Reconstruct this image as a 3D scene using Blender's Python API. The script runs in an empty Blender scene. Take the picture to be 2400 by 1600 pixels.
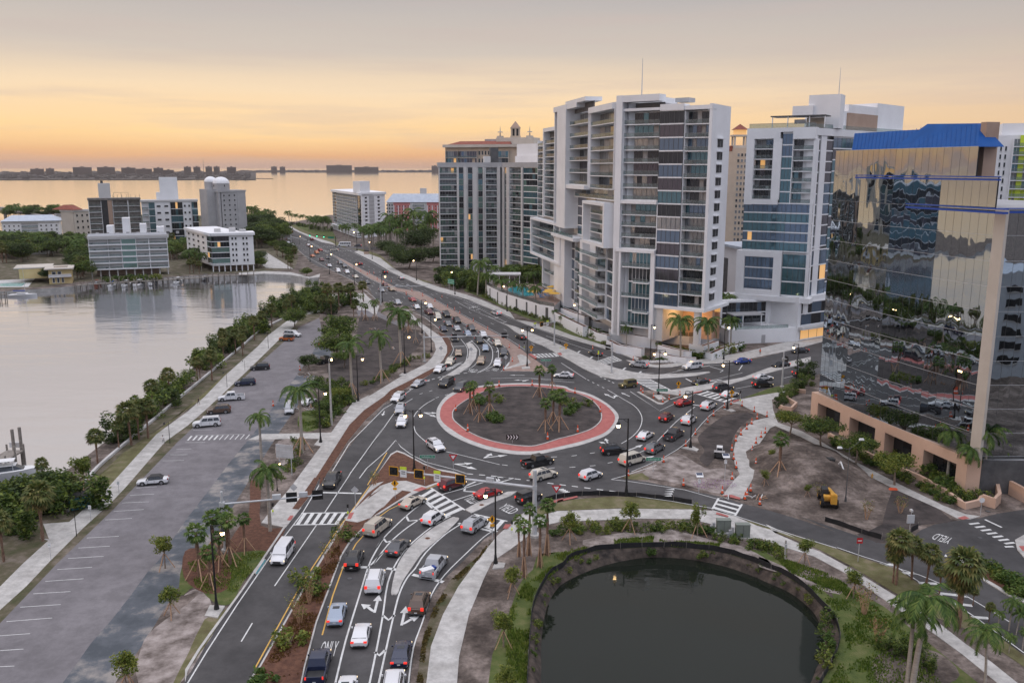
import bpy, math, random
from mathutils import Vector, Matrix
from mathutils.geometry import tessellate_polygon
R = random.Random(11)
S = bpy.context.scene
COL = S.collection
# ---------------- camera (a drone 50 m above the junction) ----------------
FPX, HOR, CH = 2037.0, 394.0, 50.0
TH = math.atan((800-HOR)/FPX)
cd = bpy.data.cameras.new("camera"); cam = bpy.data.objects.new("camera", cd); COL.objects.link(cam)
cam.location = (0, 0, CH); cam.rotation_euler = (math.pi/2-TH, 0, 0)
cd.sensor_width = 36; cd.lens = 36*FPX/2400; cd.clip_start = 1; cd.clip_end = 90000
S.camera = cam
# ---------------- dusk sky ----------------
w = bpy.data.worlds.new("World"); S.world = w; w.use_nodes = True
nt = w.node_tree; nt.nodes.clear()
def N(t, **k):
    n = nt.nodes.new(t)
    for a, b in k.items(): setattr(n, a, b)
    return n
def ramp(stops):
    r = N('ShaderNodeValToRGB'); e = r.color_ramp.elements
    while len(e) > 1: e.remove(e[-1])
    e[0].position = stops[0][0]; e[0].color = (*stops[0][1], 1)
    for p, c in stops[1:]:
        q = e.new(p); q.color = (*c, 1)
    return r
LK = lambda a, b: nt.links.new(a, b)
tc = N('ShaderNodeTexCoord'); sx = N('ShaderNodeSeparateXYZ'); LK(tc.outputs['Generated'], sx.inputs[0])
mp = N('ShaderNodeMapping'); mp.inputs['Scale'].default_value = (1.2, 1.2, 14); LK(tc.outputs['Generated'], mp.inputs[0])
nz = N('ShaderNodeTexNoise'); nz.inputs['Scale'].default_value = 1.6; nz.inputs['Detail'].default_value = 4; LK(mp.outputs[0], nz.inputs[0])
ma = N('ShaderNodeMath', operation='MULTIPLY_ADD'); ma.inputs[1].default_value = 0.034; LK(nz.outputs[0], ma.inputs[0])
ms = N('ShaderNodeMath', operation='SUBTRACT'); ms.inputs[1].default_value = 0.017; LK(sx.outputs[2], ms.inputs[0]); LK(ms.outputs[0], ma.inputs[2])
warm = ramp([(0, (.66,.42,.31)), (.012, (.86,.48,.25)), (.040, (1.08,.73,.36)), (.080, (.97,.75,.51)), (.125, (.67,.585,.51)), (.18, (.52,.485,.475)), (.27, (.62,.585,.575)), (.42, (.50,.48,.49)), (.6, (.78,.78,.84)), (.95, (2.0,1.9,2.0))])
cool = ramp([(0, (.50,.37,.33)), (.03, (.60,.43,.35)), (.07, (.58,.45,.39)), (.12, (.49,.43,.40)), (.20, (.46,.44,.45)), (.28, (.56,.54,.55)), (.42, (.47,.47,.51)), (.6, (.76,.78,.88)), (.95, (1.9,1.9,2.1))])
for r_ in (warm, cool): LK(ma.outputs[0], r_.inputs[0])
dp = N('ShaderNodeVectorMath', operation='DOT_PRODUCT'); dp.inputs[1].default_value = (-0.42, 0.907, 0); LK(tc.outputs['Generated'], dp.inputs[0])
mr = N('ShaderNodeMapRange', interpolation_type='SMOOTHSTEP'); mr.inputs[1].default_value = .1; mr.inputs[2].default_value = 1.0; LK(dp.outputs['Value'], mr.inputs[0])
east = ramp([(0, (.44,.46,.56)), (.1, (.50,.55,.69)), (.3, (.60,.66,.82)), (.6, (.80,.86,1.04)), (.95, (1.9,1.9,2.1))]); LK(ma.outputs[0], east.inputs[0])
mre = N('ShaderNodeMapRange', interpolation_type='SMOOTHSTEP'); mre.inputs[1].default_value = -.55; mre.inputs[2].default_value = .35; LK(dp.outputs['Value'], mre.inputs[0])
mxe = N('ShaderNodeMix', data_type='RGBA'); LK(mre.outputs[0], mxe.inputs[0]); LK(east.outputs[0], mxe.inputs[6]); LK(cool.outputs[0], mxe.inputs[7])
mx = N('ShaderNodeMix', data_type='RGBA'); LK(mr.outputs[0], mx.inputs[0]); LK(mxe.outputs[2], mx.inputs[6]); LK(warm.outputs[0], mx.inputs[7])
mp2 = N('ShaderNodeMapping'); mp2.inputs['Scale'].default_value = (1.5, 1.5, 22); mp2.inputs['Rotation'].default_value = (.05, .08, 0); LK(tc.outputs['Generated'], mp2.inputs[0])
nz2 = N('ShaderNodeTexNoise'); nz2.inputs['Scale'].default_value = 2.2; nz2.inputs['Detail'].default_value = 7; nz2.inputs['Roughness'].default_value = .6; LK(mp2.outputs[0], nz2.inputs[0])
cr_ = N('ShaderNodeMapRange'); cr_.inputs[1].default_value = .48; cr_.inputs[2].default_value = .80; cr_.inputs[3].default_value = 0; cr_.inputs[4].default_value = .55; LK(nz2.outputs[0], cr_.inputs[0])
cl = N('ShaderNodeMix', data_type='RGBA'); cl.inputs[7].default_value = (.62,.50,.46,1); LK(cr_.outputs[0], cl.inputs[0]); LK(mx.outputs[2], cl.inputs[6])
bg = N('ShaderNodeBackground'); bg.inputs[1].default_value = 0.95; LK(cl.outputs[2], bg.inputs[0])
sky = N('ShaderNodeTexSky', sky_type='NISHITA'); sky.sun_disc = False
SUN_EL, SUN_AZ = math.radians(3.0), math.radians(-105)     # low in the west, left of the view
sky.sun_elevation = SUN_EL; sky.sun_rotation = SUN_AZ; sky.air_density = 1.5; sky.dust_density = 2
bg2 = N('ShaderNodeBackground'); bg2.inputs[1].default_value = 0.05*.06; LK(sky.outputs[0], bg2.inputs[0])
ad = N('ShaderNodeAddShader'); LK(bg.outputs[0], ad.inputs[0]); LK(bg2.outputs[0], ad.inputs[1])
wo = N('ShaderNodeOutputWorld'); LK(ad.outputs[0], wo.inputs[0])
sl = bpy.data.lights.new("sun", 'SUN'); so = bpy.data.objects.new("sun", sl); COL.objects.link(so)
sl.energy = 0.45; sl.specular_factor = 0.0; sl.angle = math.radians(14); sl.color = (1, .66, .42)
sd = Vector((math.sin(SUN_AZ)*math.cos(SUN_EL), math.cos(SUN_AZ)*math.cos(SUN_EL), math.sin(math.radians(7))))
so.rotation_euler = sd.to_track_quat('Z', 'Y').to_euler()
S.view_settings.view_transform = 'Standard'; S.view_settings.look = 'None'
S.view_settings.exposure = 0.06; S.view_settings.gamma = 1
S.cycles.max_bounces = 5; S.cycles.diffuse_bounces = 2; S.cycles.glossy_bounces = 3; S.cycles.transparent_max_bounces = 6
S.cycles.caustics_reflective = False; S.cycles.caustics_refractive = False; S.cycles.sample_clamp_indirect = 3

# ---------------- measuring: photograph position -> place on the ground ----------------
CR = dict(A=(0,360,3.92), B=(560,360,3.92), C=(1000,200,3.136), D=(1400,200,2.45), E=(1700,200,2.375), F=(1900,240,2.376),
  G=(1880,700,2.613), H=(0,680,3.408), I=(0,1120,3.267), J=(440,680,3.409), K=(440,1120,3.267), L=(860,680,3.409),
  M=(860,1120,3.267), N=(1280,680,3.409), O=(1240,1080,3.016), P=(1480,860,3.267), Q=(1780,1140,3.408), R=(1100,560,5.2275), n=(0,0,1.0))
def nat(c, x, y):
    a = CR[c]; return (a[0]+x/a[2], a[1]+y/a[2])
def ray(x, y):
    dx = (x-1200)/FPX; dy = (800-y)/FPX
    return Vector((dx, math.cos(TH)+dy*math.sin(TH), -math.sin(TH)+dy*math.cos(TH)))
def g(x, y, z=0.0):
    d = ray(x, y); t = (z-CH)/d.z
    return Vector((d.x*t, d.y*t, z))
def gc(c, x, y, z=0.0): return g(*nat(c, x, y), z)
def far(x, D, z=0.0):           # place D metres ahead whose vertical meets the horizon row at x
    return Vector(((x-1200)/FPX*D*math.cos(TH), D, z))
def zat(p, y):                  # height above p that shows at image row y
    d = ray(1200, y); return CH+d.z/d.y*p.y
def zc(p, c, y): return zat(p, CR[c][1]+y/CR[c][2])
def pp(s, z=0.0):               # "K 12,34 56,78 M 1,2" -> list of ground points
    out = []; c = 'n'
    for t in s.split():
        if t in CR: c = t
        else:
            x, y = t.split(','); out.append(gc(c, float(x), float(y), z))
    return out
def smooth(pts, n=5, closed=False):
    out = []; L = len(pts)
    rng = range(L) if closed else range(L-1)
    for i in rng:
        if closed: a, b, c, d = pts[i-1], pts[i], pts[(i+1) % L], pts[(i+2) % L]
        else: a, b, c, d = pts[max(i-1, 0)], pts[i], pts[i+1], pts[min(i+2, L-1)]
        for k in range(n):
            t = k/n
            out.append(0.5*((2*b)+(c-a)*t+(2*a-5*b+4*c-d)*t*t+(3*b-a-3*c+d)*t**3))
    if not closed: out.append(pts[-1].copy())
    return out
def resample(pts, n):
    d = [0]
    for a, b in zip(pts, pts[1:]): d.append(d[-1]+(b-a).length)
    out = []; j = 0
    for k in range(n):
        s = d[-1]*k/(n-1)
        while j < len(pts)-2 and d[j+1] < s: j += 1
        t = (s-d[j])/max(d[j+1]-d[j], 1e-6); out.append(pts[j].lerp(pts[j+1], min(max(t, 0), 1)))
    return out
def offset(pts, w, closed=False):
    out = []; L = len(pts)
    for i in range(L):
        if closed: a, b = pts[i-1], pts[(i+1) % L]
        else: a, b = pts[max(i-1, 0)], pts[min(i+1, L-1)]
        d = (b-a); d.z = 0; d.normalize()
        out.append(pts[i]+Vector((d.y, -d.x, 0))*w)
    return out
# ---------------- materials ----------------
MT = {}
def mat(name, c1, c2=None, scale=1.0, rough=.8, c3=None, bump=0.0, bscale=None, metal=0.0, emit=None, es=1.0, detail=5, spec=None, island=False, objcol=False, coat=0, lo=.35, hi=.65, aniso=None, speck=0):
    m = bpy.data.materials.new(name); m.use_nodes = True; MT[name] = m
    t = m.node_tree; b = t.nodes['Principled BSDF']
    b.inputs['Base Color'].default_value = (*c1, 1); b.inputs['Roughness'].default_value = rough; b.inputs['Metallic'].default_value = metal
    if spec is not None: b.inputs['Specular IOR Level'].default_value = spec
    if coat: b.inputs['Coat Weight'].default_value = coat; b.inputs['Coat Roughness'].default_value = .05
    geo = t.nodes.new('ShaderNodeNewGeometry'); src = geo.outputs['Position']
    if island:
        tcx = t.nodes.new('ShaderNodeTexCoord'); src = tcx.outputs['Object']
    if aniso:
        mpn = t.nodes.new('ShaderNodeMapping'); mpn.inputs['Scale'].default_value = aniso[:3]
        if len(aniso) > 3: mpn.inputs['Rotation'].default_value = (0, 0, aniso[3])
        t.links.new(src, mpn.inputs[0]); src = mpn.outputs[0]
    if c2 is not None:
        n = t.nodes.new('ShaderNodeTexNoise'); n.inputs['Scale'].default_value = scale; n.inputs['Detail'].default_value = detail; n.inputs['Roughness'].default_value = .62
        t.links.new(src, n.inputs['Vector'])
        r = t.nodes.new('ShaderNodeValToRGB'); e = r.color_ramp.elements
        e[0].position = lo; e[1].position = hi; e[0].color = (*c1, 1); e[1].color = (*c2, 1)
        if c3 is not None:
            q = e.new((lo+hi)/2); q.color = (*c3, 1)
        t.links.new(n.outputs[0], r.inputs[0]); colr = r.outputs[0]
        if island:
            mm = t.nodes.new('ShaderNodeMath'); mm.operation = 'ADD'
            m2 = t.nodes.new('ShaderNodeMath'); m2.operation = 'MULTIPLY_ADD'; m2.inputs[1].default_value = .5; m2.inputs[2].default_value = -.25
            oi = t.nodes.new('ShaderNodeObjectInfo'); m3 = t.nodes.new('ShaderNodeMath'); m3.operation = 'MULTIPLY_ADD'; m3.inputs[1].default_value = .16; m3.inputs[2].default_value = -.08
            t.links.new(geo.outputs['Random Per Island'], m2.inputs[0]); t.links.new(n.outputs[0], mm.inputs[0]); t.links.new(m2.outputs[0], mm.inputs[1])
            m4 = t.nodes.new('ShaderNodeMath'); m4.operation = 'ADD'; t.links.new(oi.outputs['Random'], m3.inputs[0]); t.links.new(mm.outputs[0], m4.inputs[0]); t.links.new(m3.outputs[0], m4.inputs[1])
            t.links.new(m4.outputs[0], r.inputs[0])
        if speck:
            n3 = t.nodes.new('ShaderNodeTexNoise'); n3.inputs['Scale'].default_value = speck; n3.inputs['Detail'].default_value = 12; n3.inputs['Roughness'].default_value = .75; t.links.new(src, n3.inputs['Vector'])
            r3 = t.nodes.new('ShaderNodeValToRGB'); r3.color_ramp.elements[0].position = .40; r3.color_ramp.elements[1].position = .58; r3.color_ramp.elements[0].color = (.74,.74,.74,1); t.links.new(n3.outputs[0], r3.inputs[0])
            mm3 = t.nodes.new('ShaderNodeMix'); mm3.data_type = 'RGBA'; mm3.blend_type = 'MULTIPLY'; mm3.inputs[0].default_value = 1; t.links.new(colr, mm3.inputs[6]); t.links.new(r3.outputs[0], mm3.inputs[7]); colr = mm3.outputs[2]
        t.links.new(colr, b.inputs['Base Color'])
    if objcol:
        oi = t.nodes.new('ShaderNodeObjectInfo'); t.links.new(oi.outputs['Color'], b.inputs['Base Color'])
    if bump:
        n2 = t.nodes.new('ShaderNodeTexNoise'); n2.inputs['Scale'].default_value = bscale or scale*3; n2.inputs['Detail'].default_value = 4
        t.links.new(src, n2.inputs['Vector'])
        bp = t.nodes.new('ShaderNodeBump'); bp.inputs['Strength'].default_value = 1; bp.inputs['Distance'].default_value = bump
        t.links.new(n2.outputs[0], bp.inputs['Height']); t.links.new(bp.outputs[0], b.inputs['Normal'])
    if emit: b.inputs['Emission Color'].default_value = (*emit, 1); b.inputs['Emission Strength'].default_value = es
    return m
def leafmat(name, c1, c2, c3=None):
    m = mat(name, c1, c2, .9, .55, c3=c3, island=True, lo=.25, hi=.8, spec=.3)
    t = m.node_tree; b = t.nodes['Principled BSDF']; o = t.nodes['Material Output']
    tr = t.nodes.new('ShaderNodeBsdfTranslucent'); ms_ = t.nodes.new('ShaderNodeMixShader'); ms_.inputs[0].default_value = .3
    l = b.inputs['Base Color'].links[0].from_socket
    t.links.new(l, tr.inputs[0]); t.links.new(b.outputs[0], ms_.inputs[1]); t.links.new(tr.outputs[0], ms_.inputs[2]); t.links.new(ms_.outputs[0], o.inputs[0])
    return m
mat('asphalt', (.044,.042,.043), (.088,.083,.083), .10, .75, bump=.01, bscale=6, detail=8, speck=.5)
mat('asphalt_old', (.175,.162,.17), (.215,.20,.208), .09, .85, bump=.01, bscale=5, detail=8, speck=.35)
mat('asphalt_far', (.10,.094,.096), (.14,.13,.13), .06, .8, detail=8)
mat('gravel', (.070,.080,.092), (.29,.265,.245), .22, .95, c3=(.105,.115,.13), bump=.04, bscale=8, detail=12, lo=.38, hi=.62)
mat('concrete', (.42,.40,.375), (.58,.56,.53), .35, .8, detail=8, speck=.8)
mat('kerb', (.40,.385,.37), (.55,.53,.5), .6, .8)
mat('paver_red', (.36,.10,.09), (.46,.15,.13), .7, .8, bump=.01, bscale=9)
mat('paver_tan', (.25,.17,.14), (.36,.26,.22), .8, .85, detail=8)
mat('mulch', (.075,.030,.018), (.15,.068,.04), 1.6, .95, bump=.06, bscale=6, detail=9)
mat('soil', (.026,.021,.020), (.085,.068,.062), .35, .95, bump=.15, bscale=1.3, detail=9)
mat('sand', (.10,.078,.066), (.40,.345,.32), .45, .95, c3=(.25,.21,.19), bump=.1, bscale=3, detail=10)
mat('dirt', (.050,.036,.029), (.29,.235,.205), .20, .95, c3=(.135,.105,.088), bump=.3, bscale=1.1, detail=10, speck=1.6)
mat('scrub', (.055,.060,.022), (.20,.165,.13), .3, .95, c3=(.10,.085,.05), bump=.15, bscale=2, detail=10)
mat('grass', (.050,.075,.014), (.13,.135,.045), .5, .95, c3=(.08,.105,.022), bump=.1, bscale=6, detail=9)
mat('grass_dry', (.10,.085,.035), (.20,.165,.10), .45, .95, c3=(.13,.125,.05), bump=.08, bscale=5, detail=9)
mat('line_white', (.55,.55,.53), (.72,.72,.70), 1.2, .7)
mat('line_yellow', (.62,.36,.07), (.70,.42,.10), 1.2, .7)
mat('bank', (.016,.012,.010), (.10,.075,.06), .8, .9, bump=.15, bscale=2.5, detail=9)
mat('white', (.74,.74,.75), (.82,.82,.83), .15, .7)
mat('offwhite', (.52,.51,.50), (.60,.585,.57), .2, .75)
mat('greywall', (.36,.355,.36), (.43,.425,.43), .2, .8)
mat('beige', (.50,.41,.32), (.58,.48,.38), .2, .8)
mat('cream', (.50,.45,.39), (.57,.52,.46), .2, .8)
mat('pink', (.55,.20,.19), (.62,.25,.23), .2, .8)
mat('peach', (.56,.38,.28), (.64,.44,.33), .25, .8)
mat('yellowwall', (.62,.47,.22), (.7,.55,.28), .3, .8)
mat('tan', (.35,.24,.18), (.42,.30,.23), .2, .85)
mat('redroof', (.20,.055,.035), (.28,.085,.055), .5, .8)
mat('roofgrey', (.30,.30,.31), (.42,.42,.43), .3, .85)
mat('roofblue', (.40,.45,.52), (.50,.55,.62), .4, .6)
mat('bluemetal', (.001,.06,.24), (.002,.075,.29), .5, .6, aniso=(1,1,.05), spec=.2)
mat('bluerail', (.01,.06,.35), None, rough=.4)
mat('scaffold', (.13,.12,.11), (.24,.22,.20), .6, .8)
mat('dark', (.02,.02,.022), (.04,.04,.042), .7, .6)
mat('darkgrey', (.07,.07,.072), (.11,.11,.112), .7, .7)
mat('black', (.012,.012,.013), None, rough=.45)
mat('steel', (.46,.47,.48), (.56,.57,.58), .8, .5, metal=.15)
mat('wood', (.42,.25,.15), (.52,.33,.21), 2, .8)
mat('oldwood', (.20,.175,.15), (.3,.27,.24), 2, .9)
mat('bark', (.17,.125,.095), (.28,.22,.175), 2.5, .9, island=False, bump=.05, bscale=8)
mat('palmtrunk', (.30,.26,.22), (.42,.38,.33), 1.2, .85, aniso=(1,1,6))
mat('greenshaft', (.12,.17,.04), None, rough=.5)
mat('sabaltrunk', (.13,.075,.05), (.26,.16,.11), 3, .9, bump=.08, bscale=6)
mat('tyre', (.012,.012,.012), None, rough=.8)
mat('rim', (.35,.35,.36), None, rough=.35, metal=.7)
mat('carglass', (.06,.066,.076), None, rough=.05, spec=.8, metal=.4)
mat('paint', (.5,.5,.5), None, rough=.28, objcol=True, coat=.6, spec=.5)
mat('plastic', (.03,.03,.032), None, rough=.6)
mat('headlight', (.9,.8,.6), None, rough=.2, emit=(1,.72,.36), es=1.7)
mat('headlight_off', (.6,.6,.6), None, rough=.1)
mat('taillight', (.5,.01,.01), None, rough=.3, emit=(1,.05,.03), es=.85)
mat('tail_off', (.25,.01,.01), None, rough=.3)
mat('plate', (.6,.6,.6), None, rough=.5)
mat('lampglow', (1,.8,.5), None, emit=(1,.66,.30), es=14)
mat('warmwin', (.5,.35,.2), None, emit=(1,.52,.16), es=.55)
mat('orange', (.75,.10,.025), None, rough=.5)
mat('conewhite', (.75,.75,.75), None, rough=.5)
mat('signgreen', (.0,.22,.12), None, rough=.4)
mat('signwhite', (.75,.75,.75), None, rough=.4)
mat('signred', (.5,.02,.03), None, rough=.4)
mat('signyellow', (.75,.35,.01), None, rough=.4)
mat('signlime', (.62,.75,.05), None, rough=.4)
mat('yellowpaint', (.55,.28,.035), (.65,.34,.05), 2, .5)
mat('greenlit', (.1,.7,.4), None, emit=(.1,1,.5), es=3)
mat('teal', (.03,.16,.19), (.05,.22,.25), 1, .5)
mat('poolwater', (.0,.30,.36), (.01,.40,.45), .5, .06, bump=.02, bscale=2)
mat('umbrella', (.72,.42,.06), None, rough=.7)
mat('lounger', (.05,.20,.42), None, rough=.7)
mat('skin', (.42,.25,.18), None, rough=.6)
mat('purple', (.25,.04,.32), (.35,.08,.42), 2, .8)
mat('boxgreen', (.17,.19,.165), (.21,.23,.2), 1, .7)
mat('silt', (.009,.009,.01), (.018,.018,.02), 2, .85)
mat('solar', (.02,.03,.07), None, rough=.15)
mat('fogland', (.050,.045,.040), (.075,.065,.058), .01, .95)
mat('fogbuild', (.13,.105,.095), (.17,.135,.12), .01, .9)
# glazing
for nm, c, rg, mtl in (('glass_teal', (.10,.20,.24), .06, .6), ('glass_dark', (.030,.037,.045), .06, .45), ('glass_blue', (.13,.19,.27), .07, .6), ('glass_green', (.15,.25,.22), .12, .4), ('glass_violet', (.10,.095,.115), .06, .55), ('curtain', (.19,.205,.22), .2, .2)):
    mat(nm, c, None, rough=rg, metal=mtl, spec=.9)
mat('railing', (.30,.33,.34), None, rough=.08, metal=.6, spec=.8)
t = MT['railing'].node_tree; tr_ = t.nodes.new('ShaderNodeBsdfTransparent'); tr_.inputs[0].default_value = (.82,.88,.87,1); ms_ = t.nodes.new('ShaderNodeMixShader'); ms_.inputs[0].default_value = .74; t.links.new(t.nodes['Principled BSDF'].outputs[0], ms_.inputs[1]); t.links.new(tr_.outputs[0], ms_.inputs[2]); t.links.new(ms_.outputs[0], t.nodes['Material Output'].inputs[0])
mat('railbar', (.14,.14,.14), (.2,.2,.2), 2, .6)
m = mat('mirror', (.38,.43,.47), None, rough=.015, metal=1.0)
t = m.node_tree; b = t.nodes['Principled BSDF']
ge = t.nodes.new('ShaderNodeNewGeometry'); mpn = t.nodes.new('ShaderNodeMapping'); mpn.inputs['Scale'].default_value = (1, 1, .55)
n2 = t.nodes.new('ShaderNodeTexNoise'); n2.inputs['Scale'].default_value = .24; n2.inputs['Detail'].default_value = 1.6
bp = t.nodes.new('ShaderNodeBump'); bp.inputs['Distance'].default_value = .06; bp.inputs['Strength'].default_value = 1
t.links.new(ge.outputs['Position'], mpn.inputs[0]); t.links.new(mpn.outputs[0], n2.inputs['Vector']); t.links.new(n2.outputs[0], bp.inputs['Height']); t.links.new(bp.outputs[0], b.inputs['Normal'])
def water(name, base, rough, ior, extra, waves):
    m = bpy.data.materials.new(name); m.use_nodes = True; MT[name] = m; t = m.node_tree; b = t.nodes['Principled BSDF']; o = t.nodes['Material Output']
    b.inputs['Base Color'].default_value = (*base, 1); b.inputs['Roughness'].default_value = rough; b.inputs['IOR'].default_value = ior
    ge = t.nodes.new('ShaderNodeNewGeometry'); last = None
    for sc, dist, an in waves:
        mpn = t.nodes.new('ShaderNodeMapping'); mpn.inputs['Scale'].default_value = (sc*.35, sc, sc); mpn.inputs['Rotation'].default_value = (0, 0, an)
        n2 = t.nodes.new('ShaderNodeTexNoise'); n2.inputs['Scale'].default_value = 1; n2.inputs['Detail'].default_value = 3
        bp = t.nodes.new('ShaderNodeBump'); bp.inputs['Distance'].default_value = dist; bp.inputs['Strength'].default_value = 1
        t.links.new(ge.outputs['Position'], mpn.inputs[0]); t.links.new(mpn.outputs[0], n2.inputs['Vector']); t.links.new(n2.outputs[0], bp.inputs['Height'])
        if last: t.links.new(last.outputs[0], bp.inputs['Normal'])
        last = bp
    t.links.new(last.outputs[0], b.inputs['Normal'])
    if extra:
        gl = t.nodes.new('ShaderNodeBsdfGlossy'); gl.inputs[0].default_value = (.98, .97, 1.0, 1); gl.inputs['Roughness'].default_value = rough; t.links.new(last.outputs[0], gl.inputs['Normal'])
        mxs = t.nodes.new('ShaderNodeMixShader'); mxs.inputs[0].default_value = extra; t.links.new(b.outputs[0], mxs.inputs[1]); t.links.new(gl.outputs[0], mxs.inputs[2]); t.links.new(mxs.outputs[0], o.inputs[0])
water('baywater', (.26,.26,.245), .10, 1.33, .86, [(.03, .35, .2), (.10, .16, .5), (.5, .045, .3), (1.4, .012, .1)])
water('pondwater', (.012,.015,.011), .03, 1.33, 0, [(.5, .012, .1), (1.6, .004, .5)])
m = bpy.data.materials.new('haze'); m.use_nodes = True; MT['haze'] = m; t = m.node_tree; t.nodes.remove(t.nodes['Principled BSDF'])
v_ = t.nodes.new('ShaderNodeVolumePrincipled'); v_.inputs['Color'].default_value = (.80,.72,.70,1); v_.inputs['Density'].default_value = .000035; v_.inputs['Anisotropy'].default_value = .2; t.links.new(v_.outputs[0], t.nodes['Material Output'].inputs['Volume'])
# ---------------- mesh building ----------------
WO = {}
class MB:
    def __init__(s): s.v = []; s.f = []; s.m = []; s.mats = []
    def mi(s, m):
        if m not in s.mats: s.mats.append(m)
        return s.mats.index(m)
    def add(s, vs, fs, m):
        o = len(s.v); s.v += [Vector(v) for v in vs]; k = s.mi(m)
        for f in fs: s.f.append([o+i for i in f]); s.m.append(k)
        return s
    def quad(s, a, b, c, d, m): return s.add([a, b, c, d], [(0, 1, 2, 3)], m)
    def hexa(s, p, m):   # p: 4 bottom then 4 top
        return s.add(p, [(3, 2, 1, 0), (4, 5, 6, 7), (0, 1, 5, 4), (1, 2, 6, 5), (2, 3, 7, 6), (3, 0, 4, 7)], m)
    def box(s, x0, x1, y0, y1, z0, z1, m):
        return s.hexa([(x0,y0,z0),(x1,y0,z0),(x1,y1,z0),(x0,y1,z0),(x0,y0,z1),(x1,y0,z1),(x1,y1,z1),(x0,y1,z1)], m)
    def tube(s, p0, p1, r0, r1=None, n=8, m='black', caps=True):
        r1 = r0 if r1 is None else r1; p0 = Vector(p0); p1 = Vector(p1); d = (p1-p0).normalized()
        a = d.orthogonal().normalized(); b = d.cross(a); vs = []
        for p, r in ((p0, r0), (p1, r1)):
            for k in range(n):
                t = 2*math.pi*k/n; vs.append(p+a*math.cos(t)*r+b*math.sin(t)*r)
        fs = [(k, (k+1) % n, n+(k+1) % n, n+k) for k in range(n)]
        if caps: fs += [tuple(range(n-1, -1, -1)), tuple(range(n, 2*n))]
        return s.add(vs, fs, m)
    def path(s, pts, rs, n=6, m='bark'):
        vs = []; pts = [Vector(p) for p in pts]
        for i, p in enumerate(pts):
            d = (pts[min(i+1, len(pts)-1)]-pts[max(i-1, 0)]).normalized()
            a = Vector((1, 0, 0)) if abs(d.x) < .8 else Vector((0, 1, 0)); a = (a-d*a.dot(d)).normalized(); b = d.cross(a)
            for k in range(n):
                t = 2*math.pi*k/n; vs.append(p+a*math.cos(t)*rs[i]+b*math.sin(t)*rs[i])
        fs = [(i*n+k, i*n+(k+1) % n, (i+1)*n+(k+1) % n, (i+1)*n+k) for i in range(len(pts)-1) for k in range(n)]
        fs.append(tuple(range((len(pts)-1)*n, len(pts)*n)))
        return s.add(vs, fs, m)
    def prism(s, poly, z0, z1, m, top=None, bottom=False):
        n = len(poly); P = [Vector((p[0], p[1], 0)) for p in poly]
        ar = sum(P[i].x*P[(i+1) % n].y-P[(i+1) % n].x*P[i].y for i in range(n))
        if ar < 0: P.reverse()
        vs = [Vector((p.x, p.y, z0)) for p in P]+[Vector((p.x, p.y, z1)) for p in P]
        s.add(vs, [(i, (i+1) % n, n+(i+1) % n, n+i) for i in range(n)], m)
        tr = tessellate_polygon([P]); tv = [Vector((p.x, p.y, z1)) for p in P]
        s.add(tv, [fix(t, tv) for t in tr], top or m)
        if bottom: s.add([Vector((p.x, p.y, z0)) for p in P], [tuple(reversed(fix(t, tv))) for t in tr], m)
        return s
    def sheet(s, poly, z, m, holes=()):
        loops = [[Vector((p[0], p[1], 0)) for p in poly]]+[[Vector((p[0], p[1], 0)) for p in h] for h in holes]
        tr = tessellate_polygon(loops); vs = [Vector((p.x, p.y, z)) for l in loops for p in l]
        return s.add(vs, [fix(t, vs) for t in tr], m)
    def strip(s, a, b, m, z=None):    # band between two polylines of equal length
        if z is not None: a = [Vector((p.x, p.y, z)) for p in a]; b = [Vector((p.x, p.y, z)) for p in b]
        n = len(a); return s.add(list(a)+list(b), [(i, n+i, n+i+1, i+1) for i in range(n-1)], m)
    def build(s, name, parent=None, smooth=False, local=False):
        me = bpy.data.meshes.new(name); o = bpy.data.objects.new(name, me)
        off = Vector((0, 0, 0))
        if parent is not None and not local: off = WO.get(parent.name, Vector((0, 0, 0)))
        me.from_pydata([v-off for v in s.v], [], s.f)
        for k in s.mats: me.materials.append(MT[k])
        me.polygons.foreach_set('material_index', s.m)
        if smooth:
            me.polygons.foreach_set('use_smooth', [True]*len(me.polygons)); me.set_sharp_from_angle(angle=math.radians(38))
        me.update(); COL.objects.link(o)
        if parent is not None: o.parent = parent
        WO[o.name] = off
        return o
def fix(t, v):
    a, b, c = (v[i] for i in t)
    return tuple(t) if (b-a).cross(c-a).z > 0 else tuple(reversed(t))
def empty(name, loc=(0, 0, 0), rz=0):
    o = bpy.data.objects.new(name, None); COL.objects.link(o); o.location = loc; o.rotation_euler = (0, 0, rz); o.empty_display_size = .5
    WO[o.name] = Vector(loc); return o
def tag(o, label=None, cat=None, group=None, kind=None):
    if label: o['label'] = label
    if cat: o['category'] = cat
    if group: o['group'] = group
    if kind: o['kind'] = kind
    return o
KIDS = {}
def kids(o):
    if o.name not in KIDS: KIDS[o.name] = list(o.children)
    return KIDS[o.name]
def copy_tree(o, parent=None):
    c = o.copy(); COL.objects.link(c); c.parent = parent
    for ch in kids(o): copy_tree(ch, c)
    return c
USED = set()
def place(proto, loc, rz=0, sc=1.0, label=None, cat=None, group=None, zs=None):
    if proto.name in USED:
        o = copy_tree(proto)
        if '_proto' in o: del o['_proto']
    else: kids(proto); USED.add(proto.name); o = proto
    o.location = loc; o.rotation_euler = (0, 0, rz); o.scale = (sc, sc, zs or sc)
    for k in ('label', 'category', 'group', 'kind'):
        if k in o: del o[k]
    return tag(o, label, cat, group)
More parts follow.
